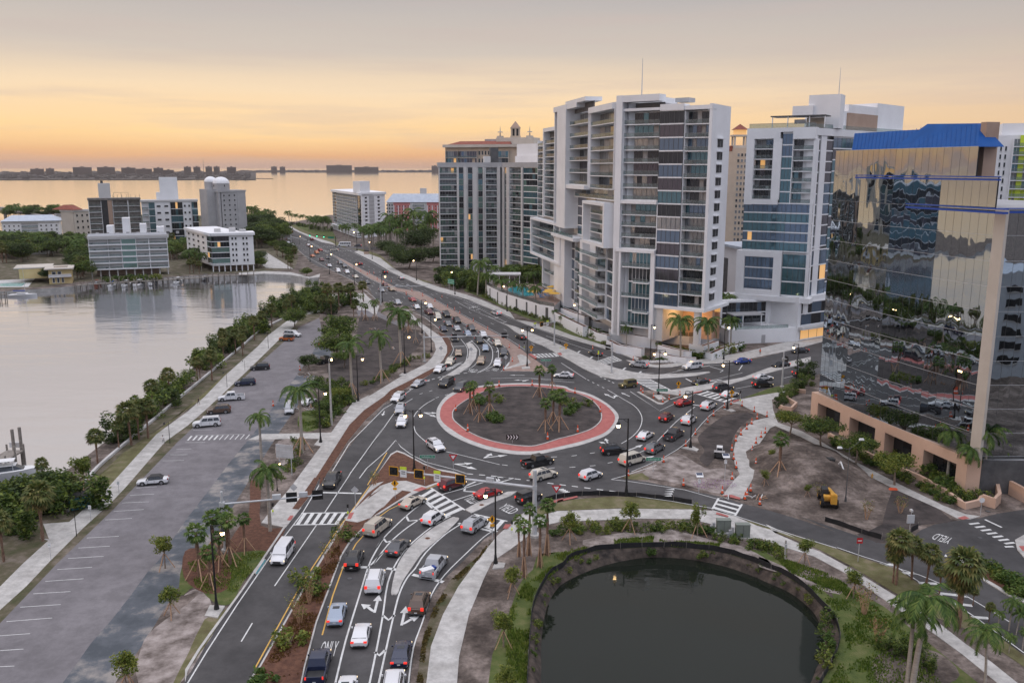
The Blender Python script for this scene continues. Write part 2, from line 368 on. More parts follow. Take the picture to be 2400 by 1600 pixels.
# ================= setting: water, land, roads, pavements =================
def struct(o): return tag(o, kind='structure')
W_Z = -1.6
struct(MB().quad((-45000,-3000,W_Z), (45000,-3000,W_Z), (45000,70000,W_Z), (-45000,70000,W_Z), 'baywater').build('bay_water'))
shore = pp("n -60,1290 60,1178 130,1120 190,1078 245,1036 330,968 410,903 455,858 520,795 590,760 640,715 700,685 752,664 745,647 720,648 680,641 620,637 588,642 467,646 382,651 211,662 178,670 90,677 0,683 -200,690 -500,700 -1150,712", 0)
back = pp("n -1150,560 -500,562 0,557 140,557 176,552 182,528 230,505 470,505 565,513 640,516 690,520 730,512 770,504 900,500 1030,498 1300,480 1800,470", 0)
land = shore+back+[Vector((2500,1500,0)), Vector((3000,1000,0)), Vector((3000,-1200,0)), Vector((-95,-1200,0)), Vector((-95,20,0))]
rim = smooth(pp("n 1237,1620 M 1232,1500 1245,1250 1268,1010 1320,870 1400,740 1503,680 O 290,690 440,640 540,622 940,603 1150,615 1370,645 1560,700 1689,757 Q 160,682 340,792 500,950 600,1070 642,1200 620,1320 560,1450 n 1925,1600 1885,1680 1800,1760 1650,1815 1480,1820 1350,1770 1270,1700", 0), 4, True)
wat = smooth(pp("n 1268,1600 O 88,1480 85,1300 120,1050 200,900 300,830 460,760 640,710 850,680 1100,690 1350,735 1550,800 1689,860 Q 250,850 420,990 490,1120 520,1260 495,1400 n 1915,1560 1895,1610 1850,1670 1760,1730 1620,1765 1480,1765 1370,1720 1300,1660", -1.3), 4, True)
ld = MB(); ld.sheet(land, 0, 'dirt', [rim])
for i in range(len(land)):
    a, b = land[i], land[(i+1) % len(land)]
    ld.quad(b, a, Vector((a.x, a.y, -3)), Vector((b.x, b.y, -3)), 'concrete')
struct(ld.build('ground'))
def ring_match(outer, inner, n):
    c = sum(inner, Vector())/len(inner)
    def at(poly, t):
        d = Vector((math.cos(t), math.sin(t), 0)); best = None
        for i in range(len(poly)):
            a, b = poly[i]-c, poly[(i+1) % len(poly)]-c; e = b-a
            den = d.x*e.y-d.y*e.x
            if abs(den) < 1e-9: continue
            s_ = (a.x*e.y-a.y*e.x)/den; u = (a.x*d.y-a.y*d.x)/den
            if s_ > 0 and -1e-6 <= u <= 1+1e-6 and (best is None or s_ > best[0]): best = (s_, a.z+e.z*u)
        return Vector((c.x+d.x*best[0], c.y+d.y*best[0], poly[0].z))
    return [(at(outer, 2*math.pi*k/n), at(inner, 2*math.pi*k/n)) for k in range(n)]
rm = ring_match(rim, wat, 90)
bk = MB()
for k in range(90):
    (a, b), (c, d) = rm[k], rm[(k+1) % 90]
    e = a.lerp(b, .45)+Vector((0,0,.25)); f = c.lerp(d, .45)+Vector((0,0,.25)); d2 = d+(d-c)*.3; b2 = b+(b-a)*.3
    bk.quad(a, c, f, e, 'bank').quad(e, f, d, b, 'bank').quad(b, d, d2-Vector((0,0,.8)), b2-Vector((0,0,.8)), 'bank')
struct(bk.build('pond_bank', smooth=True))
struct(MB().sheet([p.lerp(sum(wat, Vector())/len(wat), -.04) for p in wat], -1.3, 'pondwater').build('pond_water'))

def patch(name, s, m, z, sm=0, closed=True):
    p = pp(s)
    if sm: p = smooth(p, sm, True)
    return struct(MB().sheet(p, z, m).build(name))
# ---- waterside park, parking lot ----
patch('grass_verge', "n 205,1129 232,1097 276,1058 352,994 425,932 478,888 569,812 610,777 662,750 700,730 760,700 748,745 686,768 659,791 628,791 525,882 480,929 367,1017 255,1140 214,1178 150,1233 55,1319 0,1374 -80,1440 -80,1330 60,1200 150,1160", 'scrub', .012)
patch('lawn', "n 228,1118 290,1060 J 130,860 300,690 330,640 120,830 H 1400,1010 1250,1120 1000,1320 800,1470 720,1568 870,1568 1250,1150 1568,880", 'grass_dry', .02)
patch('promenade', "n 440,964 480,929 525,882 604,812 628,786 686,742 700,748 690,764 659,791 587,862 519,926 480,962 440,997 387,1035 296,1140 260,1178 196,1236 116,1316 61,1374 0,1429 -90,1520 -90,1470 0,1374 55,1319 116,1264 150,1233 214,1178 255,1140 367,1017", 'concrete', .03)
patch('concrete_pad', "I 330,350 540,335 385,470 300,460 380,480", 'concrete', .034)
patch('planting_strip', "n 296,1140 387,1035 440,997 480,962 519,926 587,862 659,791 690,764 700,770 663,803 587,871 510,944 440,1014 417,1035 324,1132 266,1193 132,1322 0,1460 -90,1560 -90,1520 0,1429 116,1316 196,1236", 'scrub', .026)
lot = pp("n -90,1560 0,1460 132,1322 266,1193 324,1132 417,1035 440,1014 510,944 587,871 663,803 700,768 748,745 757,783 733,826 704,868 695,880 669,915 651,938 628,970 604,1003 569,1046 537,1085 496,1140 440,1212 410,1255 374,1310 346,1340 306,1395 260,1454 214,1506 147,1600 60,1720 -90,1720")
struct(MB().sheet(lot, .022, 'asphalt_old').build('parking_lot'))
patch('gravel_strip', "n 695,880 745,881 712,930 660,1005 608,1086 575,1140 544,1190 500,1262 458,1316 438,1346 389,1420 358,1472 331,1515 275,1591 240,1660 100,1660 147,1600 214,1506 260,1454 306,1395 346,1340 374,1310 410,1255 440,1212 496,1140 537,1085 569,1046 604,1003 628,970 651,938 669,915", 'gravel', .016)
patch('gravel_bay', "J 990,500 1040,430 1150,480 1170,540 1060,560", 'gravel', .016)
patch('sand_verge', "I 1520,870 1440,960 1180,1150 1080,1300 1060,1568 1380,1568 1568,1290 1640,1150 1600,900 K 60,850 -30,900", 'sand', .022, 3)
patch('grass_patch', "K -40,660 60,640 200,600 450,560 600,560 560,640 430,790 330,960 200,950 60,830 -60,900", 'grass', .026, 3)
patch('grass_edge', "K 130,1080 240,1040 300,1000 200,1180 100,1330 0,1470 -60,1568 -110,1568 0,1350", 'grass_dry', .028, 2)
patch('mulch_bed', "K 480,20 560,80 560,360 750,390 600,560 450,560 300,560 360,420 470,250", 'mulch', .018, 3)
patch('mulch_bed', "K -20,560 120,540 260,600 330,700 300,850 130,880 -30,760", 'mulch', .03, 3)
patch('dark_soil', "J 1150,560 1500,480 1568,640 1568,720 1400,820 1290,840 1220,760 1130,690", 'soil', .02, 3)
patch('dark_soil', "L -60,200 100,210 210,230 330,300 420,350 430,420 300,560 100,700 -60,760", 'soil', .024, 3)
patch('grass_patch', "J 900,980 1000,960 1060,1000 1060,1090 950,1130 880,1080", 'grass', .02, 3)
patch('sand_patch', "J 730,1200 880,1190 860,1300 760,1400 700,1300", 'sand', .02, 3)
cap = smooth(pp("n 205,1129 232,1097 276,1058 352,994 425,932 478,888 569,812 610,777 660,750 700,736 740,728"), 3)
struct(MB().prism(cap+offset(cap, -.45)[::-1], -1, .45, 'offwhite').build('seawall_cap'))
patch('bank_garden', "n -400,600 0,565 150,560 230,515 470,512 600,520 650,560 700,600 690,630 588,640 467,643 211,658 90,672 0,678 -400,690", 'scrub', .005)
# ---- the one big carriageway ----
left_edge = pp("K -60,1650 0,1478 100,1310 180,1200 430,850 740,390 870,228 1020,0 J 1080,1568 1290,1250 1568,915 L 190,893 350,775 470,700 540,640 600,580 650,540 685,480 690,440 660,380 600,330 520,250 440,200 340,130 B 1250,1340 1180,1215 1060,1170 950,1120 830,1060 730,1040 650,990 600,930 520,860 430,790 360,730 300,680 270,655")
right_far = pp("B 300,640 430,655 520,710 620,755 760,815 900,850 1060,905 1250,1000 1400,1090 1620,1190 1830,1265 2000,1310 2230,1380 2352,1430 R 0,755 250,850 500,960 700,1050 850,1090 1000,1150 1250,1230 1600,1330 1830,1400 2091,1500 N 640,560 700,590 790,612 900,620 1000,617 1100,600 1300,590 1450,580 1568,560 n 1760,844 1850,822 1932,800 1990,780")
right_low = pp("n 1990,858 1930,873 1881,889 1801,909 1734,935 1700,947 1664,976 1630,1013 1609,1041 1557,1074 1480,1106 O 690,95 640,112 665,128 830,145 1000,180 1200,220 1350,250 P 680,990 840,1040 1100,1110 1300,1170 1568,1262 Q 320,235 500,295 720,370 980,455 1180,440 1290,345 1400,300 1600,268 1760,250 1900,215 2113,182 2300,150")
low_right = pp("n 2600,1250 2600,1800 2440,1680 Q 2113,1340 1900,1190 1740,1060 1500,900 1280,770 1100,650 830,565 620,492 310,390 0,297 P 1270,1297 800,1142 620,1092 450,1055 O 1480,398 1290,347 1100,303 850,263 680,243 470,228 330,238 200,253 60,322 M 1400,172 1300,215 1180,275 1000,405 900,465 740,632 600,762 500,902 440,1082 370,1232 330,1568 n 950,1700 900,1790 500,1790 380,1760")
road = MB().sheet(left_edge+right_far+right_low+low_right, .012, 'asphalt')
# far reach of the avenue toward the bridge, the side street and the lower-right streets
road.sheet(pp("B 300,640 270,655 180,650 0,640 -60,628 -60,610 60,615 180,620"), .010, 'asphalt_far')
road.sheet(pp("B 900,850 1200,850 1300,870 1180,890 1060,905"), .008, 'asphalt_far')
struct(road.build('road'))
# ---- pavements ----
def walk(name, s, z=.12, m='concrete', sm=0, kerb=True):
    p = pp(s)
    if sm: p = smooth(p, sm, True)
    return struct(MB().prism(p, 0, z, 'kerb' if kerb else m, m).build(name))
walk('sidewalk', "J 980,1568 1290,1080 1410,960 1568,852 L 190,800 350,720 470,655 560,610 610,560 640,500 640,450 600,380 500,310 420,255 330,160 L 300,170 400,270 460,330 540,420 552,480 520,540 470,590 290,680 0,860 J 1450,840 1310,910 1150,1135 960,1390 830,1568 K 630,260 565,345 750,382 850,255")
walk('sidewalk', "J 480,1195 585,1150 1150,1138 1120,1190 900,1185 700,1190", .06)
walk('mulch_strip', "K 970,0 1015,0 J 1050,1568 1280,1210 1420,1040 1568,905 L 190,868 350,760 500,680 580,600 650,520 680,470 670,420 640,370 560,330 610,400 640,450 640,500 610,560 560,610 470,655 350,720 190,800 L 0,945 J 1410,960 1290,1080 980,1568", .10, 'mulch')
walk('mulch_strip', "K 960,110 1010,0 970,0 800,240 850,245", .125, 'mulch')
walk('kerb', "K -20,1568 0,1478 100,1310 180,1200 430,850 740,390 870,228 855,222 725,388 415,850 165,1190 80,1310 -20,1470", .10, 'kerb')
walk('kerb_inlet', "K 500,720 575,620 600,630 520,740", .14, 'concrete'); walk('kerb_inlet', "K 520,735 590,630 602,636 530,742", .16, 'teal')
# promenade branch north of the parking lot
walk('sidewalk', "B 520,1390 650,1350 800,1300 1000,1290 1150,1280 1200,1330 1290,1400 1260,1490 1180,1440 1100,1440 1080,1400 900,1400 760,1450 620,1480", .05)
patch('forecourt', "B 1080,1440 1240,1430 1400,1520 1568,1568 1500,1600 1280,1500 1100,1500", 'asphalt_old', .03)
# right side of the avenue
walk('sidewalk', "B 1060,905 1100,890 1300,960 1400,1040 1500,1100 1700,1180 1850,1230 2100,1300 2352,1390 R 0,690 250,790 500,900 560,990 700,1010 900,1060 1030,1090 1250,1180 1600,1290 1900,1380 2091,1470 N 700,570 820,590 900,600 1000,590 1100,575 1300,545 1568,500 n 1850,800 1932,782 1990,770 1990,778 1932,800 1850,822 N 1568,560 1450,580 1300,590 1100,600 1000,617 900,620 790,612 700,590 640,560 R 2091,1500 1830,1400 1600,1330 1250,1230 1000,1150 700,1050 500,960 250,850 0,755 B 2230,1380 2000,1310 1830,1265 1620,1190 1400,1090 1250,1000")
walk('sidewalk', "B 430,655 470,665 560,715 700,770 850,815 890,838 760,815 620,755 520,710", .06)
patch('grass_verge', "B 430,640 470,650 640,720 880,800 1000,870 1150,880 1300,930 1450,1070 1560,1130 1800,1190 1700,1180 1500,1100 1400,1040 1300,960 1060,880 900,845 700,770 560,715", 'grass_dry', .03)
patch('grass_verge', "B 470,655 600,650 850,690 900,790 700,760 560,700", 'grass', .02)
patch('grass_verge', "R -60,560 100,640 300,760 560,880 800,960 1000,1010 1100,1040 1020,1030 860,1015 700,970 560,910 400,840 200,740 0,660 -60,640", 'grass', .10)
patch('grass_verge', "R 1030,1040 1250,1130 1500,1230 1620,1260 1600,1290 1250,1180 1000,1085", 'grass', .13)
walk('traffic_island', "R 430,1040 560,1075 900,1210 1200,1340 1560,1500 N 560,625 700,657 850,677 1100,668 1300,653 1312,660 1200,685 1050,700 900,708 700,716 560,716 430,690 300,630 180,560 100,520 0,452 L 1330,420 1180,330 1090,262", .14)
walk('traffic_island', "N 860,790 1000,800 1200,765 1568,700 n 1800,863 1850,848 1900,837 1900,848 1800,875 1741,892 N 1400,775 1250,805 1120,830 1080,850 985,880 930,915 895,912 725,815 850,800", .13, 'concrete')
patch('sand_patch', "N 740,812 850,800 900,820 960,830 1040,842 1075,848 985,874 930,905 895,900", 'dirt', .14)
patch('grass_verge', "P 850,240 1050,165 1310,105 1330,160 1180,190 1000,210", 'grass', .03)
walk('sidewalk', "P 750,275 830,248 1060,205 1320,163 1310,190 1180,200 1075,250 1085,330 1120,425 G 0,812 110,872 350,1010 600,1138 870,1268 1000,1318 1090,1332 1030,1350 950,1345 850,1292 560,1162 310,1032 110,907 0,850 P 1100,450 1060,470 1000,560 940,640 920,700 945,770 930,850 850,1008 695,985 790,860 830,820 790,740 780,650 800,560 850,480 940,410 1050,385 1010,365 900,320 830,285", .05)
patch('dark_soil', "P 540,500 700,380 850,350 930,360 900,400 830,460 770,560 760,640 700,720 640,700 580,760 520,700 560,640 510,560", 'soil', .02, 3)
patch('sand_patch', "P 150,760 350,660 560,770 740,780 790,860 700,970 400,900 100,830", 'sand', .018, 3)
patch('sand_patch', "P 1060,480 1150,440 1500,620 1440,700 1250,640 1080,640", 'dirt', .018, 3)
patch('grass_patch', "O 665,118 720,95 800,85 850,120 840,135 720,130", 'grass_dry', .03)
patch('grass_verge', "Q 1060,30 1300,100 1540,270 1400,290 1200,330 980,445 900,430 780,380 980,300", 'soil', .016, 2)
# pond side
walk('sidewalk', "n 975,1640 M 455,1568 490,1290 580,1050 700,830 870,600 1000,440 1080,370 1180,282 1260,235 O 50,395 200,355 640,338 1140,343 1290,352 P 620,1095 800,1145 960,1215 1130,1265 1250,1305 Q 50,300 Q 120,370 280,440 480,520 740,660 1000,820 1230,960 1420,1080 1650,1260 1850,1400 2060,1568 n 2480,1680 2430,1690 Q 1900,1568 1620,1340 1430,1200 1020,920 700,700 440,560 250,500 0,412 P 890,1310 700,1250 600,1200 450,1163 60,1160 O 640,413 220,430 50,470 M 1240,440 1100,545 960,640 900,760 780,1050 705,1370 690,1568 n 1070,1640", .06)
patch('planting_strip', "n 968,1640 M 380,1568 430,1230 510,1000 640,780 860,590 970,470 960,520 870,600 700,830 580,1050 490,1290 455,1568 n 975,1640", 'scrub', .05)
patch('grass_belt', "n 1180,1640 M 930,1568 960,1350 1020,1180 1100,1000 1150,850 1200,760 1270,700 1300,600 1503,560 O 100,650 290,640 400,620 600,580 880,530 1350,590 1689,640 Q 60,530 250,640 420,760 600,900 690,1050 760,1200 740,1400 650,1568 n 1990,1640 1925,1600 Q 560,1450 620,1320 642,1200 600,1070 500,950 340,792 160,682 O 1689,757 1560,700 1370,645 1150,615 940,603 540,622 440,640 290,690 M 1503,680 1400,740 1320,870 1268,1010 1245,1250 1232,1500 n 1237,1640", 'grass', .006)
patch('sand_patch', "M 700,1568 720,1370 800,1050 920,760 1000,680 1150,850 1020,1180 940,1400 920,1568", 'dirt', .008)
patch('sand_patch', "O 380,560 700,500 980,480 1300,560 1500,600 1689,700 1689,740 1400,630 940,580 600,600 440,610", 'sand', .018, 2)
patch('sand_patch', "Q 0,560 200,640 340,700 620,800 640,860 420,800 200,700 0,640", 'sand', .018, 2)
patch('lawn', "Q 560,780 640,760 1000,960 1430,1310 1750,1568 n 2300,1640 1990,1640 Q 560,1568 700,1300 690,1120 600,930", 'grass', .009)
patch('sand_patch', "Q 900,1400 1100,1280 1420,1320 1600,1500 1400,1600 1000,1600", 'dirt', .014, 3)
patch('grass_patch', "O 30,350 200,280 600,250 950,262 1130,310 1200,340 640,333 200,350 60,385", 'grass_dry', .03)
patch('grass_verge', "P 800,1168 900,1180 1250,1290 1568,1390 Q 310,405 620,500 830,575 1100,660 1280,780 1500,910 1740,1070 2113,1350 2113,1440 1700,1160 1420,1050 1000,800 740,640 480,505 280,425 100,355 0,315", 'grass_dry', .05)
walk('traffic_island', "Q 1520,520 1560,515 1640,560 1740,600 1900,690 2000,750 2113,800 2300,900 2300,990 2113,930 1980,870 1800,760 1680,680 1560,590", .14, 'kerb')
patch('planting_bed', "Q 1740,610 1900,700 2113,815 2300,910 2300,960 2113,900 1990,850 1820,750 1700,660", 'mulch', .15)
walk('traffic_island', "Q 2040,430 2113,390 2300,360 2300,640 2113,570 2060,510", .14, 'concrete')
patch('tactile_pad', "Q 2070,480 2113,480 2180,500 2180,530 2100,520", 'paver_red', .15)
# ---- central island ----
ring0 = smooth(pp("L 555,1010 568,930 640,842 760,790 940,760 1130,745 1350,745 1568,765 N 200,790 350,830 480,900 560,970 580,1020 560,1080 480,1160 300,1230 150,1265 L 1400,1305 1270,1315 1130,1305 950,1270 780,1210 650,1140 580,1070"), 5, True)
ring1 = smooth(pp("L 584,1005 600,925 668,855 780,800 950,772 1130,757 1350,757 1560,778 N 190,803 330,843 455,905 528,970 550,1020 528,1080 455,1145 290,1205 150,1240 L 1400,1280 1270,1288 1130,1278 960,1244 790,1182 680,1115 610,1060"), 5, True)
ring2 = smooth(pp("L 680,1010 690,960 760,900 850,850 960,803 1100,775 1300,772 1530,795 N 150,810 270,836 370,885 430,950 447,1010 430,1060 360,1115 230,1160 100,1193 L 1400,1235 1290,1252 1100,1232 930,1190 800,1130 720,1070 690,1040"), 5, True)
ring3 = [p.lerp(sum(ring2, Vector())/len(ring2), .014) for p in ring2]
struct(MB().prism(ring0, 0, .06, 'kerb', 'kerb').build('roundabout_kerb'))
struct(MB().prism(ring1, 0, .08, 'kerb', 'paver_red').build('truck_apron'))
struct(MB().prism(ring2, 0, .20, 'kerb', 'kerb').build('island_kerb'))
struct(MB().prism(ring3, 0, .23, 'soil', 'soil').build('central_island'))
# ---- medians ----
walk('median', "K 455,1568 545,1450 900,820 1165,380 1300,200 1450,0 L 20,1568 190,1310 240,1283 300,1303 450,1385 560,1430 700,1455 800,1490 700,1510 600,1530 M 540,48 460,80 350,130 250,180 120,262 0,345 K 1470,290 1370,370 1250,490 1180,600 1080,870 990,1110 900,1450 870,1600 n 705,1640 560,1640", .13, 'kerb')
patch('mulch_bed', "K 470,1568 560,1450 915,820 1175,400 1205,330 1300,345 1400,310 1503,215 M 120,235 200,150 270,100 340,110 250,168 120,250 0,330 K 1470,275 1365,360 1240,482 1168,600 1068,870 978,1110 888,1450 858,1600 n 700,1640 565,1640", 'mulch', .14)
patch('mulch_bed', "K 1270,250 1380,120 1503,30 L 20,1560 195,1320 240,1295 300,1315 450,1395 600,1450 760,1480 600,1525 M 450,68 400,55 300,25 200,30 100,65 0,170 K 1503,75 1380,150", 'mulch', .14)
walk('median_path', "K 1200,310 1260,262 1380,150 1503,75 M 0,170 50,110 100,68 200,32 300,28 400,58 460,78 340,110 270,98 200,145 120,228 0,318 K 1503,205 1400,310 1300,345", .15)
walk('traffic_island', "M 185,880 215,730 262,620 350,510 500,390 640,310 680,306 702,325 560,460 430,570 350,680 270,800 235,888 208,895", .14, sm=3)
walk('traffic_island', "M 750,245 830,200 900,168 1080,108 1150,105 1100,140 960,192 850,250 800,272", .14)
walk('traffic_island', "L 790,428 818,418 845,430 882,480 870,550 820,612 740,665 600,720 575,718 700,640 770,590 810,540 818,480 800,445", .13)
walk('median', "B 860,930 1020,1035 1200,1145 1450,1265 L 300,18 550,148 750,250 900,330 1040,400 1125,470 1152,540 1135,600 1085,648 1440,652 1470,650 1390,590 1300,528 1240,480 1130,400 960,310 740,190 420,15 B 1450,1235 1250,1130 1020,1010", .13, 'paver_tan')
walk('island_pad', "L 1200,525 1230,515 1270,530 1310,580 1290,592 1080,640 1090,630 1180,600 1220,580", .145)
struct(MB().prism(pp("L 1235,615 1300,612 1305,632 1240,634"), 0, .18, 'concrete').build('lamp_plinth'))
for s_ in ("K 130,1060 170,980 285,985 230,1075", "J 1010,1240 1060,1180 1110,1192 1065,1250", "J 1310,910 1340,880 1385,890 1350,912", "L 255,685 280,665 320,668 310,688", "N 1080,1262 1170,1250 1220,1275 1205,1290", "N 1415,950 1490,955 1515,968 1480,975", "N 850,840 920,840 960,870 900,880", "M 980,650 1060,655 1050,690 960,700"):
    walk('lamp_plinth', s_, .17)
for s_ in ("K 785,292 812,292 790,330 760,328", "K 1240,272 1275,268 1250,320 1220,320", "O 1430,243 1495,265 1490,278 1365,248", "O 1325,368 1410,392 1405,402 1320,380", "M 1060,358 1105,362 1075,395 1040,392", "M 350,100 420,72 460,85 400,108", "M 1395,185 1503,160 1503,178 1410,200", "P 775,262 830,250 820,262 780,276", "P 480,195 545,185 540,192 470,208", "R 1075,1405 1120,1395 1140,1425 1110,1432", "R 720,1415 755,1410 830,1455 800,1470", "O 200,285 340,250 345,262 200,295"):
    patch('tactile_pad', s_, 'paver_red', .158)
patch('red_apron', "Q 1580,250 1640,235 1680,255 1620,265", 'paver_red', .055)
# ---- painted markings ----
mk = MB(); my = MB()
def wline(s, wd=.15, z=.02, mb=None, sm=0, dash=None, m='line_white'):
    p = pp(s) if isinstance(s, str) else s
    mb = mb or mk
    if sm: p = smooth(p, sm)
    if dash:
        L = sum((b-a).length for a, b in zip(p, p[1:])); n = max(int(L/.5), 2); q = resample(p, n+1); on, off_ = dash; st = L/n; i = 0
        while i < n:
            j = min(i+max(round(on/st), 1), n); seg = q[i:j+1]; mb.strip(offset(seg, -wd/2), offset(seg, wd/2), m, z); i = j+max(round(off_/st), 1)
        return
    mb.strip(offset(p, -wd/2), offset(p, wd/2), m, z)
def bars(a0, a1, b0, b1, n, fill=.5, edge=True, z=.021, ew=.3):
    A0, A1, B0, B1 = (gc(*q) for q in (a0, a1, b0, b1))
    for k in range(n):
        t0 = (k+.5-fill/2)/n; t1 = (k+.5+fill/2)/n
        mk.strip([A0.lerp(A1, t0), A0.lerp(A1, t1)], [B0.lerp(B1, t0), B0.lerp(B1, t1)], 'line_white', z)
    if edge: wline([A0, A1], ew, z+.003); wline([B0, B1], ew, z+.003)
wline("K -20,1600 150,1320 380,965 700,500 880,265 1035,5 J 1110,1520 1290,1225 1568,945 L 190,915 350,795 500,712")
wline("K 665,825 985,360"); wline("K 1050,262 1150,110 1230,-10 J 1300,1460 1568,1090 L 0,1290 120,1120 215,985"); wline("K 410,1250 495,1108"); wline("L 300,905 365,865")
wline("K 1030,110 1330,117", .5)
bars(('K',810,358), ('K',1165,352), ('K',870,268), ('K',1225,264), 6, .5)
for s_ in ("K 515,1455 868,815 1160,375 1290,205 1430,5", "L 5,1555 150,1310 160,1295", "K 1030,1200 1110,900 1190,680 1290,500 1390,390 M 60,320 170,240 300,180", "M 440,90 540,52"):
    wline(s_, .16, .022, my, m='line_yellow')
wline("L -60,1500 0,1420 150,1290 230,1197 270,1250 350,1310 470,1372 700,1432 800,1465")
wline("K 1130,1568 1210,1240 1320,880 1385,670 1440,560 1503,450 M 70,540 130,455 300,290 430,190 560,130 720,85 900,30", .2, sm=3)
wline("K 1400,665 1503,560 M 45,665 160,510 280,400 410,310 560,215 700,160 860,110", .2, sm=3)
wline("M 20,1568 70,1330 120,1060 160,800 230,640 330,510 500,370 640,288", .2, sm=3)
wline("M 90,1568 140,1340 200,1070 250,880 310,760 370,690 450,570 600,430 730,345", .2, sm=3)
wline("M 318,1568 355,1300 425,1100 495,890 595,740 745,590 895,450 980,395", .15, sm=3)
for s_ in ("M 62,1330 95,1357 140,1315", "M 122,1050 165,1085 212,1048", "M 125,462 150,490 225,470", "M 300,290 320,328 400,320", "M 430,185 455,190 500,230", "M 745,100 755,60 860,15", "M 745,100 820,105 900,120", "L 1035,1500 1030,1490 1060,1520", "L 1035,1490 1170,1502 1075,1530 1042,1525 1035,1490"): wline(s_, .35)
wline("M 150,690 228,700", .6); wline("K 1180,682 1395,682", .6); wline("M 350,738 585,795", .6); wline("M 700,345 950,405", .5)
bars(('M',490,75), ('M',752,245), ('M',400,130), ('M',615,305), 6, .5)
bars(('M',820,275), ('M',1075,330), ('M',790,330), ('M',1000,410), 4, .5)
wline("L 375,1085 395,1140 470,1210", .15, sm=4); wline("L 375,1010 400,970 460,915 540,868", .15, sm=4)
wline("L 635,1288 850,1340 1060,1392", .15, sm=3); wline("L 1080,1393 1300,1425 1568,1432", .2, dash=(1.2, 2.5)); wline("N 40,1332 210,1323 350,1303 430,1290", .2, dash=(1.2, 2.5)); wline("N 20,1420 205,1413 390,1400 570,1365", .2, dash=(1.2, 2.5))
wline("N 490,795 600,860 700,920 752,980 766,1040 742,1110 680,1175 600,1225", .15, sm=4); wline("N 330,715 480,790", .2, dash=(1., 1.6)); wline("N -120,705 225,737", .15); wline("L 990,705 1200,700 1568,712", .15)
wline("N 430,690 560,750", .25, dash=(.9,1.)); wline("N 120,580 320,710", .15)
wline("N 720,1308 792,1275"); wline("N 888,1205 960,1130 1050,1040 1190,930", .15, sm=3); wline("N 1145,910 1232,922", .5)
wline("N 672,808 908,963 1245,800", .15); wline("N 700,705 860,690 1080,640 1330,600 1568,590", .15); wline("P 0,800 250,690 420,580 490,490 600,370 720,280", .12, sm=2)
wline("L 340,790 520,712 600,690", .3, dash=(1.0, 1.0)); wline("L 600,690 800,660 980,640", .3, dash=(1.0,1.0)); wline("O 130,155 430,193 680,225", .3, dash=(1.2, 1.0)); wline("L 800,1465 980,1480 1300,1520", .3, dash=(1.2, 1.0)); wline("L 550,860 720,810", .2, dash=(1.2, 2.)); wline("L 420,830 560,790", .2, dash=(1.2, 2.))
wline("O 580,130 700,142 1100,203 1330,268", .15); wline("O 580,130 670,105 900,30", .15); wline("P 0,990 300,1030 640,1090 800,1145 1270,1300 1568,1390 Q 620,492 830,565 1100,650 1280,770 1500,900 1740,1060 2113,1335", .15, z=.135)
for k in range(5):
    for (x0, y0, x1, y1) in ((1000, 200, 972, 262), (220, 200, 275, 228)):
        t_ = k/4; c_ = gc('O', x0+(x1-x0)*t_, y0+(y1-y0)*t_); mk.add([c_+Vector((-.8,.0,.022)), c_+Vector((.6,-.3,.022)), c_+Vector((.6,.3,.022))], [(0,1,2)], 'line_white')
bars(('O',1340,262), ('O',1295,340), ('O',1505,305), ('O',1455,388), 3, .4)
bars(('P',495,205), ('P',722,272), ('P',575,183), ('P',805,243), 6, .5)
bars(('N',690,714), ('N',850,795), ('N',830,712), ('N',1000,800), 7, .5)
bars(('N',380,572), ('N',455,600), ('N',530,522), ('N',605,562), 5, .5)
bars(('R',760,1412), ('R',845,1455), ('R',1050,1398), ('R',1095,1437), 1, .0); bars(('R',760,1412), ('R',1050,1398), ('R',845,1455), ('R',1095,1437), 6, .5)
for k in range(7):
    x_ = 1705+k*47; y_ = 296+k*26; wline(f"Q {x_-28},{y_+3} {x_+50},{y_-6}", .45)
wline("Q 1800,262 1935,325", .35); wline("Q 1960,480 2030,478", .4)
wline("Q 960,610 1100,650 1280,705 1450,775 1660,875", .15); wline("Q 1450,775 1660,877 2000,1080", .15)
for a_ in ("Q 1000,625 1070,620", "Q 1140,690 1240,690", "Q 1270,768 1420,775", "Q 1430,850 1660,875", "Q 1530,930 1700,950", "Q 1680,1040 1830,1050"): wline(a_, .6)
mk.add([gc('Q', 1475, 555, .02), gc('Q', 1503, 560, .02), gc('Q', 1488, 537, .02)], [(0,1,2)], 'line_white')
# lanes of the avenue
cw0 = resample(pp("B 430,800 600,940 830,1065 1060,1175 1250,1340 L 440,205 600,335"), 40)
cw1 = resample(pp("B 560,760 860,930 1200,1145 1450,1265 L 300,18 550,148 900,330 1000,390"), 40)
for f_ in (.25, .5, .75): wline([a.lerp(b, f_) for a, b in zip(cw0, cw1)], .14, dash=(3, 9))
wline([a.lerp(b, .03) for a, b in zip(cw0, cw1)], .14); wline([a.lerp(b, .96) for a, b in zip(cw0, cw1)], .14)
cr0 = resample(pp("B 560,760 860,930 1250,1130 L 420,15 740,190 1130,400 1240,480"), 50)
cr1 = resample(pp("B 900,850 1060,905 1400,1090 1830,1265 2352,1430 R 500,960 850,1090 1250,1230"), 50)
for f_ in (.3, .55): wline([a.lerp(b, f_) for a, b in zip(cr0, cr1)], .14, dash=(3, 9))
wline([a.lerp(b, .94) for a, b in zip(cr0, cr1)], .14); wline([a.lerp(b, .05) for a, b in zip(cr0, cr1)], .14)
wline("L 705,85 820,150 1000,225 1130,290 1250,345 1400,440 1568,530", .15); wline("L 770,95 900,150 1100,250", .15); wline("B 1620,1190 1990,1310 2352,1480", .12, dash=(1,1))
